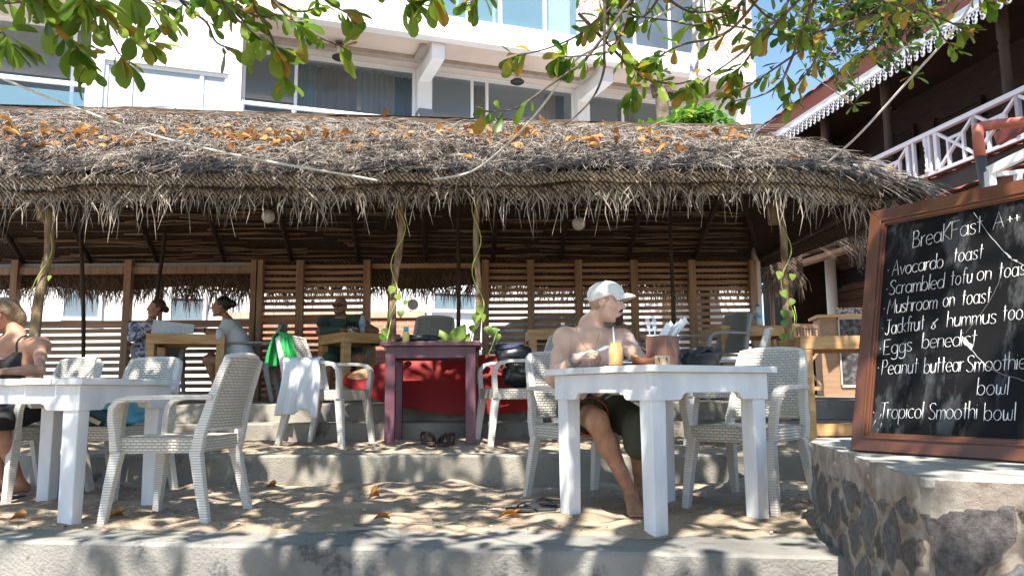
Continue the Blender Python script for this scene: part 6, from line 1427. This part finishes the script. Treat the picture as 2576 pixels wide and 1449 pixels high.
# cap: crown, band edge, brim, button
cu = V(-.1, .03, 1)
cap_c = HP_(0, -.012, .052)
cap = solid('cap', [Ee(HP_(0, -.012, .05), (.0845, .1035, .083), HM, .01), Ee(HP_(0, .03, .062), (.07, .066, .062), HM, .03)], cap_m, mp_, .005, clip=lambda X, Y_, Z_: (HP_(0, 0, .032).z - Z_) + .27 * ((X - HP_(0, 0, 0).x) * HF.x + (Y_ - HP_(0, 0, 0).y) * HF.y), smooth_it=2)
m = MB()
def brim(u, v, o):
    a = (u - .5) * 2; th = a * 1.12; x = .0825 * math.sin(th) * (1 - .12 * v); y = -.008 + .1 * math.cos(th) + .084 * (1 - .5 * a * a) * v; z = .058 - .012 * a * a + .02 * v - .034 * v * v - .016 * a * a * v
    return HP_(x, y, z + o)
m.grid(lambda u, v: brim(u, v, .003), 18, 8, flip=True); m.grid(lambda u, v: brim(u, v, -.002), 18, 8); m.grid(lambda u, v: brim(u, 1, .003 - .005 * v), 18, 1, flip=True); m.build('brim', cap_m, cap); m = MB(); m.ellipsoid(HP_(0, -.005, .137), (.009, .009, .005), 10); m.build('button', cap_m, cap)
for a in range(3):
    th = a * math.pi / 3; m = MB(); pts = [HP_(math.cos(th) * .0855 * math.cos(t), -.012 + math.sin(th) * .1045 * math.cos(t), .051 + .084 * math.sin(t)) for t in np.linspace(.35, math.pi - .35, 16)]; m.tube(pts, .0014, 4); m.build('seam', cap_m, cap)
# shorts
def lerp3(a, b, t): return V(a).lerp(V(b), t)
thr = lerp3(J['hipR'], J['knR'], .66); thl = lerp3(J['hipL'], J['knL'], 1.0)
sp = [Cc(V(J['pel']) - V(.07, .02, 0), V(J['pel']) + V(.08, .03, 0), .118, None, .05), Cc(V(J['hipR']), thr, .112, .1, .04), Cc(V(J['hipL']), thl, .11, .088, .04), Cc(thl, thl + V(.0, -.035, -.09), .082, .085, .03), Cc(V(J['hipR']) + V(-.06, -.02, -.03), thr + V(-.05, .0, -.05), .06, .05, .03)]
dR = (V(J['knR']) - V(J['hipR'])).normalized()
def shclip(X, Y_, Z_):
    w_ = .012 * np.sin(X * 60 + Z_ * 40) + .008 * np.sin(X * 140)
    top = Z_ - .70 + w_ * 0
    cutR = ((X - thr.x) * dR.x + (Y_ - thr.y) * dR.y + (Z_ - thr.z) * dR.z) - .02 + w_ * .6; cutR = np.where(X > .5, -1, cutR)
    fold = .006 * np.sin((X * .8 + Z_) * 70 + Y_ * 45)
    cutL = (thl.z - .175) - Z_
    return np.maximum(np.maximum(top, cutR), np.maximum(cutL, -1)) + fold
sh_ = solid('shorts', sp, olive, mp_, .0075, clip=shclip, smooth_it=2)
ring = []
f3, l3, u3 = basis(dR)
for k in range(25):
    a = k / 24 * 2 * math.pi; ring.append(thr + dR * (.018 + .012 * math.sin(a * 3)) + (l3 * math.cos(a) + u3 * math.sin(a)) * .1)
m = MB(); m.tube(ring, .0035, 5); m.build('red_hem', redtrim, sh_)
# bracelet, necklace, knife
m = MB(); d_ = (V(J['wrR']) - V(J['elR'])).normalized(); _, l4, u4 = basis(d_)
for q in (0, -.012): m.tube([V(J['wrR']) + d_ * (q - .012) + (l4 * math.cos(a) + u4 * math.sin(a)) * .0305 for a in np.linspace(0, 2 * math.pi, 17)], .0045, 5)
m.build('bracelet', greymetal, mp_)
m = MB(); nk = V(J['neck'])
NPT = [at(1447, 818, 4.5), at(1452, 835, 4.44), at(1462, 858, 4.41), at(1477, 878, 4.395), at(1488, 883, 4.39), at(1497, 876, 4.39), at(1503, 858, 4.41), at(1508, 838, 4.45)]
m.tube(NPT, .0016, 5); m.build('necklace', gold, mp_)
kn_ = thing('table_knife', 'steel table knife held in the hand of the man in the cap', 'knife', tuple(at(1500, 885, 4.0)), world=True)
a_, b_ = at(1478, 893, 4.04), at(1533, 870, 3.97); m = MB(); m.sweep([a_, a_.lerp(b_, .5)], .012, .006); m.build('handle', steel, kn_); m = MB(); m.sweep([a_.lerp(b_, .5), a_.lerp(b_, .8), b_], [.012, .018, .006], .002, up=(0, -1, .2)); m.build('blade', steel, kn_)
fork(V(J['wrL']) + V(-.02, -.07, .01), (-.75, -.25, .45), (0, -1, .2), .19, 'fork', 'steel fork in the far hand of the man in the cap')

# ---- generic seated figure with clothes cut from the inflated body
def person(lb, base, J, hc, hfv, hs, skinm, fem, res, shirt, shirt_m, hair=None, hand=True, infl=.012, lower=None, lower_m=None, hand_dirs=None):
    t = thing('person', lb, 'person', base, world=True)
    hpr, P, M = head_prims(hc, hfv, s=hs); bp = body_prims(J, hs * (.9 if fem else 1.0), fem); pr = bp + hpr
    for S_ in 'LR':
        wv = V(J['wr' + S_]); d = (wv - V(J['el' + S_])).normalized()
        if hand_dirs and S_ in hand_dirs: d = V(hand_dirs[S_])
        pr += hand_prims(wv, d, (0, 0, -1), (d.cross(V(0, 0, 1)) * (-1 if S_ == 'L' else 1)), (.5, .55, .6, .6), hs)
    solid('body', pr, skinm, t, res, smooth_it=1)
    if shirt: solid('shirt' if not fem else 'top', bp, shirt_m, t, res, clip=shirt, infl=infl)
    if lower: solid('shorts', [p for p in bp], lower_m, t, res, clip=lower, infl=.014)
    return t, P, M
# woman in black at the left edge
J = dict(pel=at(78, 1015, 5.02), hipL=at(88, 1022, 4.93), hipR=at(55, 1018, 5.1), shL=at(102, 872, 4.86), shR=at(-36, 868, 5.0), neck=at(42, 842, 4.97), headb=at(30, 818, 4.97), elL=at(100, 930, 4.66), wrL=at(12, 934, 4.5), elR=at(-70, 930, 4.8), wrR=at(-60, 934, 4.55), knL=at(-12, 1072, 4.62), knR=at(-30, 1075, 4.85), anL=at(52, 1215, 4.88), toL=at(-8, 1243, 4.78), anR=at(10, 1212, 5.0), toR=at(-45, 1235, 4.9))
shL, shR, pel = V(J['shL']), V(J['shR']), V(J['pel'])
def tank(X, Y_, Z_):
    top = (V(J['neck']).z - .115) - .0; 
    body = np.maximum(Z_ - top, (pel.z - .06) - Z_)
    ax = (shL - shR).normalized(); q = (X - (shL.x + shR.x) / 2) * ax.x + (Y_ - (shL.y + shR.y) / 2) * ax.y
    body = np.maximum(body, np.abs(q) - .135)
    strap = np.maximum(np.abs(np.abs(q) - .085) - .009, (top - .02) - Z_); strap = np.maximum(strap, Z_ - V(J['neck']).z - .02)
    neckln = np.where(np.abs(q) < .06, Z_ - top + .045 * (1 - (q / .06) ** 2), -1)
    arm = 1.0
    for a_, b_ in ((V(J['elR']), V(J['wrR'])), (V(J['shR']).lerp(V(J['elR']), .35), V(J['elR'])), (V(J['elL']), V(J['wrL'])), (V(J['shL']).lerp(V(J['elL']), .35), V(J['elL']))):
        ab = b_ - a_; tt = np.clip(((X - a_.x) * ab.x + (Y_ - a_.y) * ab.y + (Z_ - a_.z) * ab.z) / ab.length_squared, 0, 1); arm = np.minimum(arm, np.sqrt((X - a_.x - tt * ab.x) ** 2 + (Y_ - a_.y - tt * ab.y) ** 2 + (Z_ - a_.z - tt * ab.z) ** 2) - .062)
    return np.maximum(np.minimum(np.maximum(body, neckln), strap), -arm)
wm, WP, WMx = person('woman in a black strappy top with sunglasses on her head, sitting at the left table', (-2.95, 4.95, 0), J, at(-2, 797, 4.95), V(-.93, -.36, -.02), .97, skin_tan, True, .0075, tank, black_cloth, infl=.006, lower=lambda X, Y_, Z_: np.maximum(np.maximum(Z_ - pel.z - .08, pel.z - .15 - Z_), (V(J['hipL']).x - .2) - X), lower_m=black_cloth)
eyes(wm, WP, .97)
hr = solid('hair', [Ee(WP(0, -.024, .042), (.083, .098, .086), WMx, .02), Ee(WP(0, -.112, .0), (.042, .042, .046), WMx, .03), Ee(WP(.0, -.125, -.03), (.03, .028, .035), WMx, .02)], hair_blond, wm, .006, clip=lambda X, Y_, Z_: np.maximum(((X - WP(0, 0, 0).x) * WP(0, 1, 0).x * 0 + ((X - WP(0, 0, 0).x) * -.93 + (Y_ - WP(0, 0, 0).y) * -.36) - .035 - 1.2 * np.maximum(Z_ - WP(0, 0, .05).z, 0)), np.where(((X - WP(0, 0, 0).x) * -.93 + (Y_ - WP(0, 0, 0).y) * -.36) > -.05, WP(0, 0, .012).z - Z_, -1)))
m = MB(); m.sweep([WP(.079, -.02, .03), WP(.08, .03, .034), WP(.074, .085, .03)], .004, .008); m.sweep([WP(-.079, -.02, .03), WP(-.08, .03, .034), WP(-.074, .085, .03)], .004, .008); m.sweep([WP(.074, .09, .018), WP(0, .107, .02), WP(-.074, .09, .018)], .004, .03); m.build('glasses', pm('blue_frame', (.02, .05, .15), rough=.3), wm)
q = at(15, 1246, 4.85)
ff = V(J['toL']); an = V(J['anL']); dd = (ff - an); rzf = math.atan2(dd.y, dd.x)
flipflop(tuple(V(ff.x - dd.x * .3, ff.y - dd.y * .3, .014)), rzf, 'dark blue flip-flop on the foot of the woman at the left edge', blue_rubber, blue_rubber, .25)
# woman in the patterned blouse
J = dict(pel=at(368, 905, 9.3), hipL=at(385, 912, 9.2), hipR=at(350, 912, 9.25), shL=at(402, 822, 9.22), shR=at(340, 820, 9.22), neck=at(378, 812, 9.25), headb=at(384, 798, 9.25), elL=at(425, 850, 9.0), wrL=at(440, 836, 8.85), elR=at(330, 850, 9.05), wrR=at(370, 834, 8.85), knL=at(400, 910, 8.85), knR=at(355, 910, 8.85))
zn = V(J['neck']).z
w1, W1P, W1M = person('woman in a blue patterned blouse behind the propped menu sheet', (-4.2, 9.2, Z4), J, at(392, 777, 9.22), V(-.72, -.68, .02), .95, skin_tan, True, .011, lambda X, Y_, Z_: np.maximum(Z_ - zn - .005, zn - .5 - Z_), pattern, infl=.016)
solid('hair', [Ee(W1P(0, -.026, .04), (.081, .094, .084), W1M, .02), Ee(W1P(0, -.125, .0), (.04, .035, .04), W1M, .02)], pm('brown_hair', (.05, .028, .018), (.11, .065, .04), 60, .5), w1, .008, clip=lambda X, Y_, Z_: ((X - W1P(0, 0, 0).x) * -.72 + (Y_ - W1P(0, 0, 0).y) * -.68) - .03 - 1.0 * np.maximum(Z_ - W1P(0, 0, .05).z, 0))
# woman in the pale shirt
J = dict(pel=at(618, 912, 8.9), hipL=at(612, 915, 8.8), hipR=at(620, 915, 9.0), shL=at(572, 822, 8.78), shR=at(582, 820, 9.02), neck=at(574, 806, 8.9), headb=at(566, 792, 8.9), elL=at(548, 842, 8.62), wrL=at(512, 832, 8.62), elR=at(545, 842, 8.85), wrR=at(508, 832, 8.75), knL=at(522, 905, 8.78), knR=at(530, 900, 8.98), anL=at(548, 985, 8.85), toL=at(520, 1000, 8.85), anR=at(552, 985, 9.0), toR=at(528, 1000, 9.0))
zn2 = V(J['neck']).z; e2x = V(J['elL']); zp2 = V(J['pel']).z
w2, W2P, W2M = person('woman with a dark bun and a pale blue-white shirt in profile at the back table', (-2.95, 8.9, Z4), J, at(556, 772, 8.88), V(-.98, -.18, .03), .97, skin_dark, True, .011, lambda X, Y_, Z_: np.maximum(np.maximum(Z_ - zn2 - .0, zp2 - .07 - Z_), e2x.x - .0 - X), white_shirt, infl=.042, lower=lambda X, Y_, Z_: np.maximum(Z_ - zp2 - .0, zp2 - .14 - Z_) + np.where(X < V(J['hipL']).x - .12, .1, 0), lower_m=black_cloth)
solid('hair', [Ee(W2P(0, -.028, .042), (.082, .095, .085), W2M, .02), Ee(W2P(0, -.13, .04), (.046, .042, .046), W2M, .015)], hair_dark, w2, .008, clip=lambda X, Y_, Z_: ((X - W2P(0, 0, 0).x) * -.98 + (Y_ - W2P(0, 0, 0).y) * -.18) - .03 - 1.0 * np.maximum(Z_ - W2P(0, 0, .05).z, 0))
m = MB(); wv = V(J['wrL']); m.tube([wv + V(.02, .028 * math.cos(a), .028 * math.sin(a)) for a in np.linspace(0, 6.283, 13)], .006, 5); m.build('wristwatch', black, w2)
# bald man with sunglasses
J = dict(pel=at(862, 905, 9.3), hipL=at(880, 912, 9.2), hipR=at(840, 912, 9.2), shL=at(900, 806, 9.16), shR=at(818, 806, 9.12), neck=at(859, 797, 9.18), headb=at(858, 788, 9.16), elL=at(945, 832, 8.92), wrL=at(888, 829, 8.72), elR=at(803, 832, 8.9), wrR=at(858, 829, 8.68), knL=at(908, 902, 8.75), knR=at(828, 903, 8.75), anL=at(915, 985, 8.85), toL=at(918, 1005, 8.65), anR=at(825, 985, 8.85), toR=at(820, 1005, 8.65))
zn3 = V(J['neck']).z; zp3 = V(J['pel']).z; cx3 = V(J['neck']).x
w3, W3P, W3M = person('bald bearded man in sunglasses and a dark green T-shirt at a wooden table', (-1.95, 9.1, Z4), J, at(856, 771, 9.14), V(-.22, -.97, -.08), .98, skin_dark, False, .011, lambda X, Y_, Z_: np.maximum(np.maximum(Z_ - zn3 + .03 * (np.abs(X - cx3) < .07), zp3 - .05 - Z_), np.maximum(np.abs(X - cx3) - .26, V(J['elR']).z + .06 - Z_ - 10 * (np.abs(X - cx3) < .17))), green_shirt, infl=.016, lower=lambda X, Y_, Z_: np.maximum(Z_ - zp3 + .0, zp3 - .2 - Z_) + np.where(Y_ < 8.9, .1, 0), lower_m=black_cloth)
solid('beard', [Ee(W3P(0, .05, -.09), (.044, .045, .035), W3M, .01), Cc(W3P(-.05, .02, -.06), W3P(0, .07, -.095), .022, None, .01), Cc(W3P(.05, .02, -.06), W3P(0, .07, -.095), .022, None, .01), Cc(W3P(-.02, .09, -.04), W3P(.02, .09, -.04), .007, None, .004)], pm('grey_beard', (.05, .045, .04), (.16, .14, .13), 90, .9), w3, .007)
m = MB(); m.sweep([W3P(-.062, .084, .012), W3P(-.03, .1, .012), W3P(-.006, .104, .014)], [.03, .038, .02], .008, up=(0, 0, 1), side=None) if False else None
for q in (-1, 1): m.ellipsoid(W3P(q * .032, .094, .012), (.03, .014, .02), 12, rot=Matrix(((W3M[0][0], W3M[0][1], W3M[0][2]), (W3M[1][0], W3M[1][1], W3M[1][2]), (W3M[2][0], W3M[2][1], W3M[2][2]))))
m.sweep([W3P(-.06, .085, .018), W3P(-.078, -.01, .012)], .005, .006); m.sweep([W3P(.06, .085, .018), W3P(.078, -.01, .012)], .005, .006); m.sweep([W3P(-.02, .102, .02), W3P(.02, .102, .02)], .006, .006); m.build('sunglasses', lens_dark, w3)
a_ = at(878, 822, 8.62); m = MB(); m.hexa([a_ + V(-.045, 0, -.03), a_ + V(.06, .03, -.03), a_ + V(.065, .075, .055), a_ + V(-.04, .045, .055)] + [p + V(0, .008, .006) for p in (a_ + V(-.045, 0, -.03), a_ + V(.06, .03, -.03), a_ + V(.065, .075, .055), a_ + V(-.04, .045, .055))])
tag(m.build('mobile_phone', black, base=tuple(a_)), 'black mobile phone held by the man in sunglasses', 'phone')
# ================================================================== TREES
r6 = random.Random(21)
def inview(p, mg=40):
    d = p - V(0, 0, CAM_H); c, s = math.cos(PITCH), math.sin(PITCH); fw = d.y * c + d.z * s; up = -d.y * s + d.z * c
    if fw < .2: return False
    x, y = 1288 + d.x / fw * F_PX, 724.5 - up / fw * F_PX
    return -mg < x < 2576 + mg and -mg < y < 1449 + mg
def rosette(m, p, d, n, L, spread=.9, r_=r6, wd=.5, hang=.5):
    d = V(d).normalized(); _, a, b = frame(d)
    for k in range(n):
        th = k * 2.4 + r_.uniform(-.4, .4); o = a * math.cos(th) + b * math.sin(th); q = d * r_.uniform(.1, .8) + o * spread + V(0, 0, -hang * r_.uniform(.3, 1.3)); l = L * r_.uniform(.5, 1.25)
        m.leaf(p + o * .01 + d * r_.uniform(-.03, .03), q, V(0, 0, 1) + o * .4 + V(r_.uniform(-.5, .5), r_.uniform(-.5, .5), 0), l, l * wd * r_.uniform(.85, 1.15), r_.uniform(0, .35), r_.uniform(.05, .3))
def branch(m, pts, r0, r1, n=7):
    P = []; N_ = len(pts)
    for i in range(N_ - 1):
        for k in range(5):
            q = k / 5; a = pts[max(i - 1, 0)]; b = pts[i]; c = pts[i + 1]; d = pts[min(i + 2, N_ - 1)]
            P.append((b * 2 + (c - a) * q + (a * 2 - b * 5 + c * 4 - d) * q * q + (b * 3 - a - c * 3 + d) * q ** 3) * .5)
    P.append(pts[-1]); k = len(P); m.tube(P, [r0 + (r1 - r0) * i / (k - 1) for i in range(k)], n); return P
tree = thing('almond_tree', 'large-leaved sea almond tree whose green and browning branches hang across the top of the picture', 'tree', (-1.2, -1.8, -.6), world=True)
tb = MB(); lf = MB(); tw = MB()
branch(tb, [V(-1.2, -1.8, -.7), V(-1.15, -1.75, 1.2), V(-1.0, -1.5, 2.6), V(-.9, -1.2, 3.6)], .22, .15, 12)
main_ends = [V(-3.6, 2.2, 4.2), V(-1.4, 3.0, 4.4), V(1.2, 2.8, 4.3), V(3.6, 1.6, 4.4), V(-4.2, -1, 4.6), V(2.6, -1.8, 4.7), V(0, .8, 5.4), V(-1.8, 4.2, 5.6), V(2.6, 4.2, 5.2)]
for e in main_ends: branch(tw, [V(-.9, -1.2, 3.5), V(-.9, -1.2, 3.6).lerp(e, .45) + V(r6.uniform(-.3, .3), 0, .25), e], .09, .03, 8)
# canopy above the frame: clusters of rosettes on short twigs
CANOPY = 2000; cnt = 0
def density(x, y): return (.45 + .55 * float(vnoise(np.array(x * .9 + 3), np.array(y * .9), 31))) * (.3 if y < .6 else .36 if y < 1.2 else 1 if y < 2.1 else .66 if y < 3.1 else .9)
while cnt < CANOPY:
    x = r6.uniform(-6.0, 5.2); y = r6.uniform(-2.6, 4.6); z = r6.uniform(3.5, 5.4) + max(0, y - 2.5) * .45
    if r6.random() > density(x, y): continue
    p = V(x, y, z)
    if inview(p, 130): continue
    rosette(lf, p, (r6.uniform(-.6, .6), r6.uniform(-.6, .6), .6), r6.randint(6, 9), .16, .9, hang=.25)
    q = p + V(r6.uniform(-.5, .5), r6.uniform(-.5, .5), r6.uniform(.0, .3)); tw.tube([q, q.lerp(p, .5) + V(0, 0, .05), p], [.012, .009, .006], 5); cnt += 1
# the visible hanging twigs: (points in survey coordinates, depth range, leaf length)
VT = [  # left cluster
 ([(-40, 20), (60, 30), (130, 75), (190, 140), (220, 190)], 4.0, 4.1, .19), ([(60, -30), (110, 30), (150, 90), (200, 150)], 3.9, 4.1, .19), ([(130, -20), (210, 20), (280, 60), (330, 115), (370, 130)], 3.9, 4.0, .2),
 ([(220, 60), (270, 110), (300, 160)], 3.9, 4.0, .2), ([(-30, 60), (10, 110), (20, 130)], 3.8, 3.9, .2), ([(270, -30), (380, 20), (420, 50), (425, 75)], 4.2, 4.3, .16), ([(420, -30), (470, 40), (520, 80), (545, 130), (600, 150)], 4.2, 4.3, .16),
 ([(480, -40), (560, 10), (600, 60), (640, 110), (700, 150)], 4.1, 4.2, .17), ([(600, -30), (640, 40), (680, 110), (700, 170), (715, 215)], 4.1, 4.2, .17), ([(560, 30), (620, 90), (690, 140)], 4.0, 4.1, .18), ([(640, -20), (740, 50), (800, 40)], 4.2, 4.3, .17), ([(760, -30), (830, 30), (880, 60)], 4.2, 4.3, .17),
 ([(720, 60), (790, 110), (860, 140)], 4.2, 4.3, .17), ([(300, -40), (330, -5), (350, 20)], 3.6, 3.7, .22), ([(180, -50), (200, 0), (215, 30)], 3.4, 3.5, .22), ([(900, -60), (960, -20), (1010, 10), (1030, 30)], 4.0, 4.1, .2), ([(1080, -50), (1090, -10), (1085, 15)], 3.9, 4.0, .18), ([(1200, -40), (1210, -5), (1195, 25)], 4.2, 4.2, .15),
 ([(440, -10), (520, 30), (560, 20)], 4.1, 4.2, .17), ([(-20, -30), (60, 0), (120, 10)], 3.8, 3.9, .2), ([(640, 60), (690, 60), (740, 80)], 4.1, 4.1, .18),
 # right cluster
 ([(1560, -60), (1540, 20), (1500, 60), (1450, 100), (1380, 130), (1300, 150)], 4.7, 4.6, .16), ([(1620, -60), (1580, 40), (1560, 100), (1530, 140), (1450, 150), (1420, 152)], 4.7, 4.6, .17), ([(1520, 130), (1520, 180), (1500, 240), (1460, 290), (1420, 322)], 4.6, 4.7, .01),
 ([(1480, 150), (1430, 190), (1380, 225), (1300, 280), (1225, 290)], 4.6, 4.5, .15), ([(1680, -40), (1620, 50), (1560, 40), (1480, 90)], 4.8, 4.8, .13), ([(1900, -50), (1850, 30), (1760, 70), (1680, 60), (1600, 50)], 4.9, 4.8, .15), ([(1880, 40), (1810, 100), (1720, 120), (1660, 150), (1640, 170)], 4.8, 4.7, .16),
 ([(1980, 40), (1920, 80), (1880, 130), (1800, 190), (1740, 230)], 4.8, 4.7, .16), ([(1560, 120), (1590, 170), (1600, 200), (1590, 245)], 4.7, 4.6, .16), ([(1600, 190), (1640, 210), (1700, 220), (1740, 210)], 4.7, 4.6, .15), ([(2000, -40), (1960, 60), (1900, 130), (1870, 170), (1850, 190)], 4.9, 4.8, .16), ([(2300, 20), (2150, 60), (2000, 100), (1880, 80), (1800, 70)], 5.1, 4.9, .15),
 ([(2100, 60), (2020, 130), (1950, 180), (1890, 220), (1840, 250)], 5.0, 4.9, .14), ([(1990, 160), (1960, 220), (1910, 250), (1850, 262)], 4.9, 4.9, .14), ([(1900, 20), (1950, 60), (2010, 90)], 4.9, 4.9, .15), ([(2200, 0), (2330, 40), (2400, 70), (2430, 90)], 5.0, 5.0, .14), ([(2300, -30), (2350, 60), (2370, 100), (2400, 130)], 5.0, 5.0, .14), ([(2420, -40), (2460, -5), (2480, 10)], 4.9, 4.9, .15), ([(1700, 20), (1760, 40), (1820, 30)], 4.9, 4.9, .16), ([(2040, 90), (2050, 160), (1990, 240), (1985, 265)], 5.0, 4.9, .12), ([(2250, 40), (2200, 110), (2160, 150)], 5.1, 5.0, .13)]
for pts, D0, D1, L in VT:
    P = [at(x, y - (22 if pts[0][0] < 1250 else 8), D0 + (D1 - D0) * i / (len(pts) - 1)) for i, (x, y) in enumerate(pts)]
    P = [P[0] + (P[0] - P[1]).normalized() * .45 + V(0, -.1, .15)] + P
    C_ = branch(tw, P, .011, .004, 6)
    if L < .05: continue
    n = len(C_)
    for i in range(2, n):
        f_ = i / (n - 1)
        if i == n - 1 or r6.random() < .26 + .14 * f_:
            d = (C_[i] - C_[i - 2]).normalized(); rosette(lf, C_[i] + d * .01, d + V(0, 0, .1), r6.randint(5, 8) if i == n - 1 else r6.randint(2, 4), L * .8, .8, hang=.6, wd=.46)
tb.build('trunk', bark, tree); tw.build('branches', twig, tree); o = lf.build('crown', leaf_green, tree)
# a second, finer-leaved tree between the hotel and the timber house
t = thing('broadleaf_tree', 'finer-leaved dark green tree in front of the sky between hotel and timber house', 'tree', (7.6, 6.5, -.3), world=True)
tb = MB(); lf = MB(); B0 = V(7.6, 6.5, -.3); ends = [at(2020, 90, 8.6), at(2120, 60, 8.8), at(2220, 60, 9.0), at(2080, 150, 8.6), at(2160, 160, 8.8), at(2260, 120, 9.0), at(2000, 30, 8.7), at(2300, 40, 9.1), at(2040, 190, 8.5), at(2130, 20, 8.8), at(2180, 110, 8.8)]
k0 = at(2350, -120, 9.3); branch(tb, [B0, V(7.5, 6.8, 3.5), V(6.9, 7.8, 5.6), k0], .13, .06, 10)
for e in ends:
    C_ = branch(tb, [k0, k0.lerp(e, .55) + V(r6.uniform(-.15, .15), 0, r6.uniform(0, .2)), e], .03, .008, 6); 
    for i in range(5, len(C_)): 
        for _ in range(3): 
            p = C_[i] + V(r6.gauss(0, .24), r6.gauss(0, .2), r6.gauss(0, .2)); tb.tube([C_[i], p], [.006, .004], 4); rosette(lf, p, (r6.uniform(-1, 1), r6.uniform(-1, 1), .6), r6.randint(6, 9), .15, .9, hang=.3, wd=.42)
tb.build('trunk', bark, t); lf.build('crown', leaf_small, t)
# palm trunk in front of the hotel
t = thing('palm_tree', 'slender pale palm trunk rising in front of the hotel balconies', 'palm tree', tuple(at(1738, 330, 11.5).xy) + (Z4,), world=True)
P = [V(at(1735, 330, 11.5).x, 11.5, Z4), at(1737, 300, 11.5), at(1744, 200, 11.5), at(1750, 110, 11.5), at(1752, 40, 11.5), at(1752, -160, 11.5)]
m = MB(); C_ = branch(m, P, .075, .06, 12); m.build('trunk', palmbark, t); m = MB(); top = C_[-1]
for k in range(14):
    th = k * 2.4; d = V(math.cos(th), math.sin(th), .5); pts = [top + d * (1.9 * q) - V(0, 0, 1.3 * q * q) for q in np.linspace(0, 1, 9)]; m.tube(pts, .012, 4)
    for q in range(1, 9):
        for s in (-1, 1):
            a = pts[q]; sd = d.cross(V(0, 0, 1)).normalized() * s; m.leaf(a, sd + d * .5 + V(0, 0, -.5), V(0, 0, 1), .5, .06, .3, .1)
m.build('crown', leaf_small, t)
# cut stump and glossy shrub behind the roof
t = thing('cut_trunk', 'pruned grey tree trunk with a sawn top beside the palm', 'tree', tuple(at(1668, 330, 10.9).xy) + (Z4,), world=True)
m = MB(); P = [V(at(1668, 330, 10.9).x, 10.9, Z4), at(1668, 300, 10.9), at(1655, 240, 10.9), at(1648, 212, 10.9)]; branch(m, P, .1, .085, 12); branch(m, [at(1660, 262, 10.88), at(1664, 225, 10.86), at(1658, 190, 10.84), at(1652, 165, 10.8)], .045, .03, 9); m.build('trunk', bark, t)
m = MB()
for px, py in ((1650, 165), (1640, 185), (1665, 180), (1655, 150), (1625, 200)): rosette(m, at(px, py, 10.8), (r6.uniform(-1, 1), -.5, .6), 6, .2, .9, hang=.2)
m.build('crown', leaf_small, t)
t = thing('glossy_shrub', 'bright green glossy-leaved shrub showing above the right part of the thatched roof', 'shrub', tuple(at(1760, 400, 10.4).xy) + (Z4,), world=True)
m = MB(); tb = MB(); b0 = V(at(1760, 400, 10.4).x, 10.4, Z4)
for i in range(62):
    if i < 42: px, py = r6.gauss(1745, 48), r6.uniform(275, 335)
    elif i < 56: px, py = r6.uniform(1800, 1915), r6.uniform(322, 385)
    else: px, py = r6.uniform(1610, 1680), r6.uniform(305, 335)
    p = at(px, py + abs(px - 1745) * .12, r6.uniform(10.2, 10.7)); rosette(m, p, (r6.uniform(-.7, .7), -.4, .9), 8, .2, .85, hang=.05, wd=.45); tb.tube([b0 + V(r6.uniform(-.2, .2), 0, 1.5), p], [.02, .008], 5)
tb.tube([b0, b0 + V(0, 0, 1.8)], .06, 8); tb.build('trunk', bark, t); m.build('crown', leaf_shrub, t)
